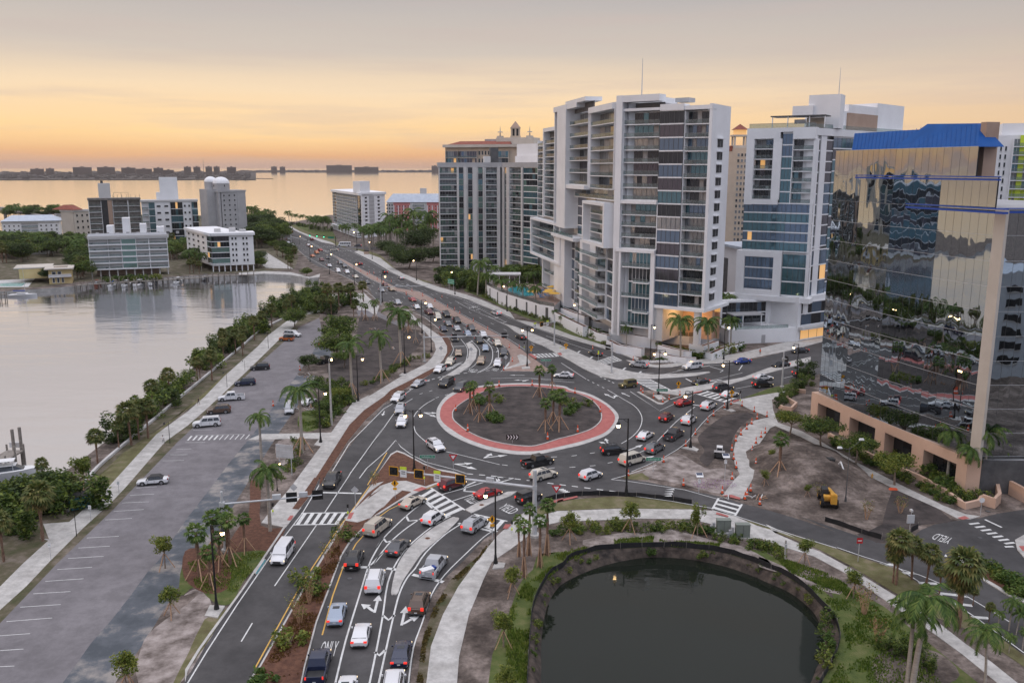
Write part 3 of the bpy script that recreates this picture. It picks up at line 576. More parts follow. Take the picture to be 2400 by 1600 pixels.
for x_, y_ in ((1020,225),(1085,262),(870,160),(1350,398),(1450,450)): wline(f"L {x_-25},{y_-5} {x_},{y_} {x_+30},{y_-12}", .3)
wline("N 90,470 270,540 500,620 640,655 860,665", .15); wline("N 0,365 350,480 600,570", .15)
for x_, y_ in ((255,497),(355,542),(620,630),(745,660)): wline(f"N {x_-15},{y_+12} {x_+15},{y_-12}", .5)
wline("N 1310,610 1415,640 1390,655", .25); wline("N 1050,640 1310,600", .25); wline("N 1568,598 1540,640", .25); wline("N 1115,705 1170,735", .4); wline("N 1300,725 1568,660", .15); wline("P 800,165 935,140", .15); wline("P 1165,85 1235,68", .2)
wline("B 670,853 860,857", 1.6, dash=(.7, 1.2)); wline("B 750,892 1030,893", 1.6, dash=(.7, 1.2))
wline("L 690,450 780,447", .4); wline("L 700,592 780,590", .3); bars(('L',610,640), ('L',690,625), ('L',700,590), ('L',770,570), 5, .5, edge=False)
wline("L 750,390 800,460 800,530 770,590 640,680", .15, sm=3); wline("L 650,400 680,440 690,480 660,540", .12, sm=3); wline("L 830,400 890,460 900,520 860,600 780,640", .15, sm=3); wline("L 930,390 990,450 1005,520 980,600 880,660", .18, sm=3); wline("L 970,400 1040,460 1050,520 1030,590 900,655", .18, sm=3); wline("L 1020,400 1120,470 1150,530 1130,600 1070,650", .15, sm=3)
for y_ in (450, 490): wline(f"L {1003+ (y_-450)//6},{y_} {1030+(y_-450)//6},{y_+4} {1040+(y_-450)//8},{y_-8}", .25)
wline("L 1140,575 1090,640", .5)
# parking bays
for k, s_ in enumerate(("I -80,1447 110,1438","I -60,1324 180,1308","I -20,1208 230,1190","I 50,1098 400,1070","I 155,988 465,967","I 255,885 540,868","I 348,790 640,770","I 438,700 705,682","I 520,615 795,598","I 600,535 840,520","I 665,458 910,445","I 805,320 1010,308","I 870,255 1100,240","I 935,190 1140,181","I 995,132 1180,122","I 1045,76 1200,66","H 1410,1270 1530,1266","H 1360,1314 1500,1312","H 1300,1362 1470,1358","J 45,1118 200,1114")): wline(s_, .1, .03)
for k in range(12): wline(f"J {0+k*42},{1200-k} {32+k*42},{1164-k}", .35 if k < 6 else .18, .031)
wline("J 60,1158 460,1150", .1, .032); wline("J -20,1217 140,1215", .12, .032)
# arrows and words
ARW = {'up': [[(-.09,0),(.09,0),(.09,2.2),(-.09,2.2)], [(-.35,2.2),(.35,2.2),(0,3.3)]]}
def arrow(c, x, y, x2, y2, kind, sc=1.0, mir=1, z=.024):
    o = gc(c, x, y, z); t = gc(c, x2, y2, z); f = (t-o); f.z = 0; f.normalize(); r = Vector((f.y, -f.x, 0))*mir
    P = lambda a, b: o+r*a*sc+f*b*sc
    mk.add([P(-.13,0), P(.13,0), P(.13,2.4), P(-.13,2.4)], [(0,1,2,3)], 'line_white')
    if kind in ('s', 'sb'): mk.add([P(-.45,2.4), P(.45,2.4), P(0,3.8)], [(0,1,2)], 'line_white')
    if kind in ('sb', 'b'):
        b0 = 2.4 if kind == 'b' else 1.1
        mk.add([P(.1,b0-1), P(.13,b0-.6), P(.75,b0+.25), P(.95,b0-.05), P(.4,b0-.75)], [(0,1,2,3,4)], 'line_white')
        mk.add([P(.55,b0+.5), P(1.15,b0-.4), P(1.6,b0+.7)], [(0,1,2)], 'line_white')
arrow('K',1430,1028,1465,890,'sb',1.15,-1); arrow('M',265,1125,300,970,'sb',1.15,1); arrow('L',140,965,122,1005,'s',.9); arrow('L',455,975,500,992,'sb',1.2,-1)
arrow('L',930,1338,1040,1325,'sb',1.2,-1); arrow('L',700,1385,820,1415,'sb',1.3,-1); arrow('L',1260,679,1165,678,'s',1.0); arrow('L',1295,715,1170,718,'sb',1.0,-1)
arrow('N',545,862,475,830,'sb',1.2,1); arrow('N',668,848,612,822,'s',1); arrow('N',500,1232,480,1195,'sb',1,-1); arrow('N',655,1278,715,1255,'s',1.2); arrow('N',1300,725,1420,715,'sb',1.0,1); arrow('N',730,1365,800,1342,'s',1.2)
arrow('L',960,405,975,390,'s',1); arrow('L',850,400,830,410,'s',1)
def words(txt, c, bl, br, tl, m='line_white', z=.024, mb=None):
    cu = bpy.data.curves.new('t', 'FONT'); cu.body = txt; cu.resolution_u = 2; ob = bpy.data.objects.new('t', cu); COL.objects.link(ob)
    bpy.context.view_layer.update(); me = bpy.data.meshes.new_from_object(ob)
    xs = [v.co.x for v in me.vertices]; ys = [v.co.y for v in me.vertices]; x0, x1, y0, y1 = min(xs), max(xs), min(ys), max(ys)
    if isinstance(bl, Vector): O, X, Y = bl, br, tl
    else: O, X, Y = gc(c, *bl, z), gc(c, *br, z), gc(c, *tl, z)
    vs = [O+(X-O)*((v.co.x-x0)/(x1-x0))+(Y-O)*((v.co.y-y0)/(y1-y0)) for v in me.vertices]
    (mb or mk).add(vs, [tuple(p.vertices) for p in me.polygons], m)
    bpy.data.objects.remove(ob); bpy.data.meshes.remove(me); bpy.data.curves.remove(cu)
words('YIELD', 'M', (1000,228), (1100,278), (1070,192)); words('YIELD', 'M', (738,160), (800,200), (830,122)); words('YIELD', 'Q', (1552,412), (1415,370), (1505,456))
words('ONLY', 'K', (1000,1362), (1130,1362), (1035,1245)); words('YIELD', 'L', (618,640), (660,642), (650,618)); words('YIELD', 'L', (800,650), (870,655), (820,628)); words('YIELD', 'L', (990,640), (1040,645), (1010,620)); words('ONLY', 'L', (810,145), (870,142), (840,128))
struct(mk.build('road_markings')); struct(my.build('yellow_lines'))
# ================= buildings =================
class Fac:
    """a wall plane between two ground points; left and right as seen from in front of it"""
    def __init__(s, P0, P1):
        s.P0 = Vector((P0.x, P0.y, 0)); s.P1 = Vector((P1.x, P1.y, 0)); s.d = (s.P1-s.P0); s.L = s.d.length; s.d.normalize(); s.n = Vector((s.d.y, -s.d.x, 0))
    def uz(s, c, x, y, off=0):
        r = ray(*nat(c, x, y)); o = Vector((0, 0, CH)); P = s.P0+s.n*off
        t = (P-o).dot(s.n)/r.dot(s.n); q = o+r*t
        return (q-s.P0).dot(s.d), q.z
    def pt(s, u, z, off=0): return s.P0+s.d*u+s.n*off+Vector((0, 0, z))
    def box(s, mb, u0, u1, z0, z1, o0, o1, m):
        P = s.pt; mb.hexa([P(u0,z0,o1), P(u1,z0,o1), P(u1,z0,o0), P(u0,z0,o0), P(u0,z1,o1), P(u1,z1,o1), P(u1,z1,o0), P(u0,z1,o0)], m)
    def face(s, mb, u0, u1, z0, z1, off, m):
        P = s.pt; mb.quad(P(u0,z0,off), P(u1,z0,off), P(u1,z1,off), P(u0,z1,off), m)
GL = ['glass_teal', 'glass_dark', 'glass_blue', 'curtain', 'glass_violet', 'glass_dark', 'glass_teal']
class Bld:
    def __init__(s, name, label, cat, loc, group=None):
        s.root = tag(empty(name, loc), label, cat, group); s.acc = {}; s.base = MB(); s.trim = MB(); s.seed = R.random()
    def part(s, name, mb):
        s.acc.setdefault(name, []).append(mb)
    def finish(s, base='wall', trim='trim', cap=100):
        if s.base.f: s.base.build(base, s.root)
        if s.trim.f: s.trim.build(trim, s.root)
        for nm, L in s.acc.items():
            L = [m for m in L if m.f]
            for m in L[:cap-1] if len(L) > cap else L: m.build(nm, s.root)
            if len(L) > cap:
                big = MB()
                for m in L[cap-1:]:
                    for k, f in enumerate(m.f): big.add([m.v[i] for i in f], [tuple(range(len(f)))], m.mats[m.m[k]])
                big.build(nm, s.root)['kind'] = 'stuff'
        return s.root
def balc(B, F, u0, u1, z0, z1, nf, nb, off=0, dep=1.6, gl=None, rail='railing', slab='white', sides=True, railm='balcony', proj=0.0, back='greywall', lit=0.03, lev=None):
    h = (z1-z0)/nf
    for i in range(nf):
        a = z0+i*h; w_ = MB(); s_ = MB()
        g_ = gl[R.randrange(len(gl))] if gl else R.choice(GL)
        nbw = max(nb, 1); us = u0; du = (u1-u0)/nbw
        for k in range(nbw):
            q = R.random(); mm_ = 'warmwin' if R.random() < lit*.2 else (g_ if q < .68 else ('curtain' if q < .82 else R.choice(GL)))
            if q > .90 and nbw > 2: mm_ = back
            F.face(w_, us+k*du+.06, us+(k+1)*du-.06, a+.25, a+h-.25, off-dep+.05, mm_)
        F.box(w_, u0, u1, a+h-.22, a+h, off-dep, off-dep+.1, slab)
        B.part('window', w_)
        F.box(s_, u0, u1, a-.12, a+.12, off-dep, off+proj, slab)
        F.box(s_, u0+.05, u1-.05, a+.16, a+1.12, off+proj-.12, off+proj-.07, rail)
        F.box(s_, u0+.03, u1-.03, a+1.12, a+1.2, off+proj-.14, off+proj-.05, 'railbar')
        if R.random() < .45 and h > 2.5 and (u1-u0) > 3:
            uu = u0+R.uniform(.6, u1-u0-1.6); F.box(s_, uu, uu+.9, a+.2, a+.95, off-1.3, off-.6, R.choice(['dark', 'offwhite', 'oldwood']))
        B.part('balcony', s_)
    if sides:
        F.box(B.trim, u0-.12, u0+.12, z0, z1, off-dep, off, slab); F.box(B.trim, u1-.12, u1+.12, z0, z1, off-dep, off, slab)
def glaz(B, F, u0, u1, z0, z1, nf, nb, off=0, gl=None, slab='white', sl=.35, lit=.03, mull='darkgrey', nm='window', one=False):
    h = (z1-z0)/nf
    for i in range(nf):
        a = z0+i*h; w_ = MB(); g_ = gl[R.randrange(len(gl))] if gl else R.choice(GL); du = (u1-u0)/nb
        for k in range(nb):
            q = R.random(); mm_ = 'warmwin' if R.random() < lit*.25 else (g_ if one or q < .8 else R.choice(gl or GL))
            F.face(w_, u0+k*du+.04, u0+(k+1)*du-.04, a+sl*.5, a+h-sl*.5, off, mm_)
        for k in range(nb+1): F.box(w_, u0+k*du-.05, u0+k*du+.05, a+sl*.5, a+h-sl*.5, off-.1, off+.06, mull)
        B.part(nm, w_)
        if slab: F.box(B.trim, u0, u1, a-sl*.5, a+sl*.5, off-.2, off+.15, slab)
    if slab: F.box(B.trim, u0, u1, z1-sl*.5, z1+sl*.5, off-.2, off+.15, slab)
def holes(B, F, u0, u1, z0, z1, nf, nb, wf=.5, hf=.5, off=0, gl='glass_dark', frame=None, nm='window', per=1):
    h = (z1-z0)/nf; du = (u1-u0)/nb
    for i in range(nf):
        for k in range(nb):
            w_ = MB(); uc = u0+(k+.5)*du; zc_ = z0+(i+.5)*h; ww = du*wf/2; hh = h*hf/2
            if frame: F.box(w_, uc-ww-.12, uc+ww+.12, zc_-hh-.12, zc_+hh+.12, off-.1, off+.06, frame)
            F.box(w_, uc-ww, uc+ww, zc_-hh, zc_+hh, off-.1, off+.08, gl if isinstance(gl, str) else R.choice(gl))
            F.box(w_, uc-ww-.1, uc+ww+.1, zc_-hh-.2, zc_-hh-.08, off-.1, off+.2, frame or 'offwhite')
            B.part(nm, w_)
def frame(B, F, u0, u1, z0, z1, t, o0, o1, m='white', sides='lrtb', t2=None):
    t2 = t2 or t
    if 'l' in sides: F.box(B.trim, u0, u0+t, z0, z1, o0, o1, m)
    if 'r' in sides: F.box(B.trim, u1-t, u1, z0, z1, o0, o1, m)
    if 't' in sides: F.box(B.trim, u0+(t if 'l' in sides else 0), u1-(t if 'r' in sides else 0), z1-t2, z1, o0, o1+.01, m)
    if 'b' in sides: F.box(B.trim, u0+(t if 'l' in sides else 0), u1-(t if 'r' in sides else 0), z0, z0+t2, o0, o1+.01, m)
def rect(F, c, x0, y0, x1, y1, off=0):
    u0, z1 = F.uz(c, x0, y0, off); u1, z0 = F.uz(c, x1, y1, off); return u0, u1, z0, z1
def roofbox(mb, F, u0, u1, z0, z1, o0, o1, m): F.box(mb, u0, u1, z0, z1, o0, o1, m)

# ---- A. the large white condominium tower: a long wall turning at its near corner ----
G0 = far(1447, 248); GLft = far(1262, 342); FR = Fac(far(1447, 247.6), far(1666, 231))
T = Bld('residential_tower', 'tall white condominium tower with interlocking frames and many glass balconies', 'apartment tower', (40, 260, 0))
F = Fac(GLft, G0)
back_ = F.n*-24
TOP = 64.0
B1 = T.base
def slabvol(u0, u1, z0, z1, m='white', d0=-2.4, d1=-20): F.box(B1, u0, u1, z0, z1, d1, d0, m)
cu = lambda c, x: F.uz(c, x, (HOR-CR[c][1])*CR[c][2])[0]
uA, uB, uC, uD, uE, uF_, uG = cu('C',815), cu('C',862), cu('C',988), cu('C',1072), cu('C',1228), cu('C',1402), cu('C',1443)
uH, uI, uJ = cu('D',357), cu('D',492), cu('D',652)
slabvol(uA, uC, 3, 61.5); slabvol(uC, F.L+2, 3, 67.5)
F.box(B1, uC+2, uF_-2, 67.5, 69.0, -18, -4, 'offwhite')
def R_(x0, y0, x1, y1, c='C', off=0): return rect(F, c, x0, y0, x1, y1, off)
# left slender glass bay and the balconies beside it
z = R_(815,300,862,965); balc(T, F, uA, uB, z[2], 60.3, 13, 2, dep=1.6, gl=['glass_blue','glass_violet','curtain'])
z = R_(870,235,985,985); frame(T, F, uB, uC, z[2]-.4, 64.4, 1.3, -2.4, .5, sides='lrt'); balc(T, F, uB+1.3, uC-1.3, z[2], 61.2, 12, 5, dep=2.2)
F.box(T.trim, uB+1.3, uC-1.3, 61.2, 63.4, -2.3, -1.9, 'darkgrey')
z = R_(760,968,975,1325,off=2.5); u0_ = F.uz('C', 762, 1100, 2.5)[0]; u1_ = F.uz('C', 980, 1100, 2.5)[0]
frame(T, F, u0_, u1_, z[2], z[3], 1.2, -2.4, 2.6, t2=.8); balc(T, F, u0_+1.2, u1_-1.2, z[2]+.8, z[3]-.8, 4, 7, off=2.0, dep=3.0)
slabvol(u0_+.5, uC, z[2], z[3]-.3, d0=-1.1); slabvol(uA+3, uC, 3, z[2], 'greywall', d0=-4)
balc(T, F, uB+1, uC-1, 5.5, z[2], 2, 5, dep=4, off=0); F.box(T.trim, uB, uB+1.2, 3, z[2], -2, .5, 'white')
# recessed slot, tall white shaft
balc(T, F, uC+.4, uC+3.2, 24, 66, 12, 1, dep=2.2, off=-.1)
uS0 = cu('C',1022); uS1 = cu('C',1074)
z = R_(1025,90,1110,1076,off=3); F.box(T.trim, uS0, uS1+2.2, z[2], 70.2, -2.4, 3.2, 'white')
F.box(T.trim, uC+.2, uC+.9, 26, 70.0, -2.4, 2.6, 'white')
F.box(T.trim, uC+.2, uS1+14, 68.6, 70.25, -2.4, 3.0, 'white')
z2 = R_(985,1075,1145,1165,off=2.5); F.box(T.trim, uC-.3, cu('C',1160), z2[2], z2[2]+1.1, -2.4, 3.4, 'white'); F.box(T.trim, uC, cu('C',1150), z2[2]+1.1, z2[2]+2.2, 3.2, 3.28, 'railing')
z3 = R_(985,1150,1050,1568,off=2); F.box(T.trim, uC-.2, uS1-1.2, 3, z2[2], -2.4, 2.2, 'white')
glaz(T, F, uS1-1.2, cu('C',1108), 6, z2[2], 6, 3, off=-.6); slabvol(uS1-1.2, uE+1, 3, z2[2], 'white', d0=-.8)
balc(T, F, cu('C',1106), cu('C',1160), 6, z2[2], 6, 3, off=.4, dep=1.0)
# upper frame and its balconies
z = R_(1062,120,1225,765,off=2.6); frame(T, F, uS1+.4, uE-.4, z[2]-.3, z[3]+.3, 1.2, -2.4, 2.9, sides='lbt'); balc(T, F, uS1+1.7, uE-.6, z[2]+1, z[3]-3.5, 6, 4, off=1.8, dep=3.6)
F.box(T.trim, uS1+1.7, uE, z[3]-3.5, z[3]-.9, 0, .2, 'darkgrey')
zz = R_(1232,205,1400,770,off=1.0); balc(T, F, uE+.2, uF_-.2, zz[2], zz[3], 6, 5, off=1.2, dep=3.0, gl=['glass_violet','curtain','glass_dark']); F.box(T.trim, uE-.8, uE+.2, zz[2], zz[3]+1.6, -2.3, 1.4, 'white'); F.box(T.trim, uE-.6, uF_-.2, zz[3], zz[3]+1.7, -2.4, 1.9, 'white')
z4 = R_(1110,768,1400,850,off=.4); balc(T, F, cu('C',1108), uF_, z4[2], zz[2], 1, 9, off=.8, dep=2.6)
# lower frame
z = R_(1150,845,1390,1222,off=3.2); ua = F.uz('C',1150,1000,3.2)[0]; ub = F.L-.2
frame(T, F, ua, ub, z[2], z[3], 1.1, -2.0, 3.6, t2=.9); F.box(T.trim, ub-1.1, ub+.1, z[2], z[3], -2, 3.65, 'white'); balc(T, F, ua+4.2, ub-1.3, z[2]+.9, z[3]-.9, 4, 6, off=2.2, dep=3.4); F.box(T.trim, ua+1.1, ua+4.2, z[2]+.9, z[3]-.9, -1.5, 0, 'white')
slabvol(cu('C',1108), uF_, z[2], z4[2], 'white', d0=-.9); glaz(T, F, cu('C',1108), ua+1, z[2]+1, z4[2], 4, 2, off=-.5)
# the bays below the lower frame, wide projecting balconies
F.box(T.trim, cu('C',1170), cu('C',1190), 3, z[2], -2.4, 1.6, 'white')
balc(T, F, cu('C',1190), cu('C',1345), 6, z[2], 6, 7, off=.6, dep=2.2, proj=2.4); glaz(T, F, cu('C',1345), uF_-.3, 6, z[2], 6, 3, off=0)
# pillar and right part
FLW = F; F = FR; uF_, uG = 0.0, F.uz('D', 150, 475)[0]
uH, uI, uJ = F.uz('D',357,475)[0], F.uz('D',492,475)[0], FR.L
slabvol(0, uJ-2.6, 12.6, 66.2, d1=-17); slabvol(0, uH-.2, 3, 12.6); F.box(B1, uG+2, uH-2, 67.5, 69, -13, -4, 'white'); F.box(B1, uH+1, uH+5, 67.5, 68.6, -10, -6, 'greywall')
F.box(T.trim, uF_, uG, 3, 69.4, -2.4, 1.4, 'white'); F.box(T.trim, uG, uH, 67.6, 69.35, -2.4, 1.3, 'white')
zt = F.uz('D', 250, 152)[1]; zm = F.uz('D', 250, 672)[1]; zl = F.uz('D', 240, 950)[1]; zb = F.uz('D', 230, 1390)[1]
F.box(T.trim, uG, uH, zt+.2, zt+.9, -2.4, .8, 'white'); F.box(T.trim, uG+2.2, uH, zt+.9, 67.4, -2.3, -2.1, 'darkgrey')
balc(T, F, uG, uH, zm+.6, zt, 7, 7, off=.3, dep=2.4); F.box(T.trim, uG, uH, zm-.4, zm+.5, -2.4, 1.3, 'white')
balc(T, F, uG, uH, zl+.6, zm-.4, 4, 7, off=.6, dep=2.4); F.box(T.trim, uG-1, uH, zl-.4, zl+.5, -2.4, 1.6, 'white')
F.box(T.trim, uG-1.4, uG+.6, 3, zl, -2.4, 1.4, 'white'); glaz(T, F, uG+2.2, uH-1.0, 6, zl-.4, 5, 7, off=-.6, mull='white')
for i in range(5):
    a = 6+(zl-6.4)/5*i; s_ = MB(); p_ = 2.0 if i % 2 else 1.3; us_ = uG+1 if i % 2 == 0 else uG+5
    F.box(s_, us_, uH-1.4, a-.15, a+.15, -1, p_, 'white'); F.box(s_, us_, uH-1.4, a+.15, a+1.1, p_-.1, p_-.05, 'railing'); F.box(s_, us_, uH-1.4, a+1.1, a+1.18, p_-.12, p_-.03, 'railbar'); T.part('balcony', s_)
F.box(T.trim, uH-1.2, uH, 3, zl, -2.4, 1.2, 'white')
# glass bay and corner balconies
zt2 = F.uz('D', 430, 145)[1]; n15 = 15
glaz(T, F, uH, uI, 12.6, zt2, n15, 5, off=.5, gl=['glass_teal','glass_blue','glass_violet','glass_dark','curtain'], one=True); F.box(T.trim, uH, uI, zt2, 66.6, -2.4, .8, 'white')
balc(T, F, uI+.2, uJ-.1, 12.8, zt2-.2, n15, 6, off=.3, dep=2.2); F.box(T.trim, uI, uJ, zt2, 66.0, -2.4, .5, 'white'); F.box(T.trim, uH, uJ+.2, 11.9, 12.75, -16, .8, 'white')
# white end wall with small windows under little hoods
PR0 = F.pt(uJ, 0, .4); PR1 = far(1707, 244)
F2 = Fac(PR0, PR1)
F2.box(B1, 5, F2.L, 12.0, 66.3, -20, 0, 'white'); F2.box(B1, 0, 5, 12.0, 66.3, -.8, .002, 'white')
for i in range(13):
    w_ = MB(); u_, zc_ = F2.uz('D', 705-(i*4.1), 331+i*73.2); F2.box(w_, u_-2.1, u_+2.0, zc_-1.1, zc_+.9, -.1, .16, 'dark'); F2.box(w_, u_-2.5, u_+2.3, zc_+.95, zc_+1.2, -.1, .8, 'white'); F2.box(w_, u_-.1, u_+.1, zc_-1.1, zc_+.9, 0, .19, 'greywall'); T.part('window', w_)
# undercroft: columns and warm-lit lobby wall
F.box(T.trim, uH, uJ-1, 2.6, 12, -13, -12.6, 'peach'); F.box(T.trim, uH-.3, uH+2.6, 2.6, 12, -14, .3, 'offwhite'); F.box(T.trim, uJ-3.0, uJ-1.4, 2.6, 12, -1.6, 0, 'white'); F2.box(T.trim, F2.L-5, F2.L-.5, 2.6, 12, -6, -1, 'peach')
w_ = MB(); F.box(w_, uH+6, uH+14, 10.4, 11.5, -12.5, -11.8, 'warmwin'); F.box(w_, uH+8, uH+10, 3.5, 8, -12.5, -12.3, 'warmwin'); T.part('ceiling_light', w_)
T.finish()
for q_, (uu, oo, zz_) in enumerate(((uH+7, -6, 11),)):
    l = bpy.data.lights.new('lobby_lamp', 'POINT'); l.energy = 1100; l.color = (1, .55, .2); l.shadow_soft_size = 1.2; lo = bpy.data.objects.new('lobby_lamp', l); COL.objects.link(lo); lo.location = F.pt(uu, zz_-1.2, oo)
TF, TF2 = FLW, F2
F = FLW
antenna = MB().tube(F.pt(F.L-4, 69, -8), F.pt(F.L-4, 80, -8), .18, .06, 6, 'steel').build('antenna'); tag(antenna, 'thin antenna mast on the roof of the tall white condominium tower', 'antenna')

# ---- terraces and pool deck in front of that tower ----
Pd = Bld('pool_terrace', 'white walled pool deck above the pavement, beside the tall white tower', 'terrace', (20, 300, 0))
wl = pp("R 215,715 300,765 400,815 520,860 640,900 770,945 860,980 1035,1010"); 
deck = [Vector((p.x, p.y, 0)) for p in wl]+[F.pt(uC+2, 0, -1), F.pt(uB, 0, -2), F.pt(uA, 0, 2), far(1150, 345)]
Pd.base.prism(deck, 0, 5.0, 'white', 'paver_tan')
pl = [g(*nat('R', x, y), 5.06) for x, y in ((470,610),(560,575),(700,590),(760,650),(800,690),(640,705),(560,680),(480,640))]
m_ = MB(); m_.sheet(pl, 5.08, 'poolwater'); Pd.part('pool', m_)
for a, b in zip(wl, wl[1:]):
    n_ = max(int((b-a).length/7), 1); f_ = Fac(a, b); m_ = MB(); f_.box(m_, 0, f_.L, 5.0, 6.1, -.1, -.05, 'railing'); f_.box(m_, 0, f_.L, 6.1, 6.18, -.12, -.03, 'railbar'); Pd.part('railing', m_)
    f_.box(Pd.trim, f_.L*.42, f_.L*.42+1.2, .1, 4.3, .0, .06, 'darkgrey')
Pd.finish()
def umb(p, z, col, lab, grp, r=2.2, h=2.6):
    o = tag(empty('parasol', (p.x, p.y, z)), lab, 'parasol', grp); c = MB(); vs = [Vector((0,0,h+.6))]+[Vector((math.cos(k*math.pi/4)*r, math.sin(k*math.pi/4)*r, h)) for k in range(8)]
    c.add(vs, [(0, k+1, (k+1) % 8+1) for k in range(8)], col); c.build('canopy', o, local=True); MB().tube((0,0,0), (0,0,h+.5), .05, m='steel').build('pole', o, local=True)
for x, y in ((780,655),(985,640),(1015,600),(1045,680),(965,660)): umb(g(*nat('R', x, y), 7.2), 5.0, 'umbrella', 'yellow parasol beside the turquoise pool of the tall white tower', 'yellow parasols by the pool')
umb(g(*nat('R', 1615, 950), 6.4), 3.6, 'offwhite', 'white parasol on the ground floor terrace of the tall white tower', None, 2.6)
for k, (x, y) in enumerate(((880,660),(900,650),(920,640),(870,690),(950,700),(890,720))):
    p = g(*nat('R', x, y), 5.1); lb = MB(); lb.box(-.35,.35,-1,1,.25,.4,'lounger'); lb.hexa([(-.35,.5,.4),(.35,.5,.4),(.35,1,.8),(-.35,1,.8),(-.35,.5,.45),(.35,.5,.45),(.35,1.05,.85),(-.35,1.05,.85)],'lounger')
    for sx_ in (-.3,.3):
        for sy_ in (-.9,.9): lb.box(sx_-.04,sx_+.04,sy_-.04,sy_+.04,0,.25,'steel')
    o = lb.build('sun_lounger'); o.location = p; o.rotation_euler = (0,0,.9); tag(o, 'blue sun lounger on the deck beside the turquoise pool', 'sun lounger', 'blue loungers by the pool')
# cabana with flat white roof
p = g(*nat('R', 430, 540), 5); cb = Bld('cabana', 'small flat roofed white cabana at the far end of the pool deck', 'cabana', p)
f_ = Fac(p-Vector((6,2,0)), p+Vector((6,-2,0))); f_.box(cb.base, 0, 2, 5, 8.4, -5, 0, 'white'); f_.box(cb.trim, -.5, f_.L+.5, 8.4, 8.9, -6, 1, 'offwhite')
for u in (4, 8, f_.L): f_.box(cb.trim, u-.15, u+.15, 5, 8.4, -.3, 0, 'white')
cb.finish()
# stepped white planter walls round the tower's foot
PLT = []
def planter(s, h, label, hedge=True, t=1.6, m='white'):
    a = pp(s, h); b = offset(a, -t); o = tag(empty('planter_wall', (a[0].x, a[0].y, 0)), label, 'planter wall', None); mb = MB(); A = a+b[::-1]
    mb.prism(A, 0, h, m, 'mulch' if hedge else m); c_ = MB()
    for P_ in (a, b):
        Q = offset(P_, .12 if P_ is b else -.22); c_.prism(P_+Q[::-1], h, h+.12, m)
    mb.build('wall', o); c_.build('coping', o); PLT.append((a, b, h))
planter("R 1040,900 1200,985 1390,1075", 3.2, 'long white planter wall below the pool deck, right of the palms')
planter("R 1440,1095 1550,1150 1685,1185", 2.4, 'white planter wall under the restaurant terrace of the white tower')
planter("R 1120,850 1260,905 1410,950", 4.0, 'upper white planter wall at the foot of the tall shaft')
planter("N 480,400 560,440 640,455 700,460 760,470", 2.2, 'curved white planter wall with grass at the tower foot')
planter("N 500,310 640,350 760,372 880,385", 3.0, 'white terrace wall behind the curved planter')
planter("N 890,440 1000,470 1100,490 1150,495", 2.6, 'white planter wall with a clipped hedge under the corner column')
planter("N 870,500 1000,530 1120,545 1200,548", 1.4, 'low white planter wall nearest the corner crossing')
planter("N 1140,430 1260,450 1380,410", 2.8, 'white planter wall right of the corner palm')
planter("N 1250,490 1330,510 1440,460 1568,430", 1.8, 'low white planter wall along the hotel pavement')
tr = Bld('tower_podium', 'white podium with terraces under the tall white tower and hotel', 'podium', (50, 240, 0))
pod = pp("R 1040,905 1400,1060 1560,1110 N 500,330 640,390 880,420 1140,440 1330,420 1568,350 n 1800,800 1890,770")
pod = pod+[far(1890, 300), far(1700, 300), F.pt(uC+2, 0, -3)]
tr.base.prism(pod, 0, 2.6, 'white', 'paver_tan')
f_ = Fac(gc('N', 895, 420, 0), gc('N', 1130, 440, 0)); f_.box(tr.trim, 0, f_.L, 2.6, 3.7, -.2, -.12, 'railing')
f_ = Fac(gc('N', 1140, 440, 0), gc('N', 1330, 420, 0)); f_.box(tr.trim, 0, f_.L, 2.6, 3.7, -.2, -.12, 'railing')
f_ = Fac(gc('R', 1040, 905, 0), gc('R', 1400, 1060, 0)); f_.box(tr.trim, 0, f_.L, 2.6, 3.7, -.4, -.32, 'railing')
tr.finish()

# ---- B. hotel tower ----
H = Bld('hotel_tower', 'white hotel tower with blue glass bays and a rooftop bar', 'hotel', far(1800, 262))
h0, h1, h2 = far(1749, 262), far(1905, 252), far(2150, 306)
F = Fac(h0, h1); Fs = Fac(h1, h2)
cu = lambda x: F.uz('E', x, 461)[0]
zt = F.uz('E', 200, 240)[1]; z1 = F.uz('E', 220, 655)[1]; z2 = F.uz('E', 220, 930)[1]; z3 = F.uz('E', 220, 1160)[1]
F.box(H.base, 0, F.L-.2, 8, zt-.3, -22, -2.2, 'white')
Fs.box(H.base, 0.2, Fs.L, 8, zt-2.2, -14, -1.6, 'white')
u1_, u2_, u3_, u4_ = cu(150), cu(272), cu(300), cu(372)
frame(H, F, 0, u3_, z1-.5, zt, 2.2, -2.2, .8, t2=3.0, sides='lt'); frame(H, F, 0, u3_+.3, z1-.4, z1+1.4, 2.2, -2.2, .8, sides='b', t2=1.4); F.box(H.trim, u2_-.4, u3_+.6, z1+1, zt-3.0, -2.2, .8, 'white')
balc(H, F, 2.2, u2_-.4, z1+1, zt-3, 6, 4, off=.4, dep=2.2, gl=['glass_blue','glass_dark'], lit=.12)
glaz(H, F, u3_+.6, u4_, z1, zt-1.5, 6, 3, off=.2, gl=['glass_teal','glass_blue'], one=True)
uR = cu(505); balc(H, F, u4_, uR, z1, zt-3.2, 6, 4, off=.6, dep=1.6, gl=['glass_teal','glass_violet','glass_dark'])
F.box(H.trim, u4_, F.L+.5, zt-3.2, zt, -2.2, 1.2, 'white'); F.box(H.trim, u3_, u4_, zt-1.2, zt+.0, -2.2, .8, 'white')
glaz(H, F, 0, cu(355), z2+.6, z1, 5, 9, off=.1, gl=['glass_teal','glass_blue'], lit=.08, one=True); glaz(H, F, cu(355), uR, z2+.6, z1, 5, 5, off=.7, gl=['glass_teal','glass_blue'], one=True)
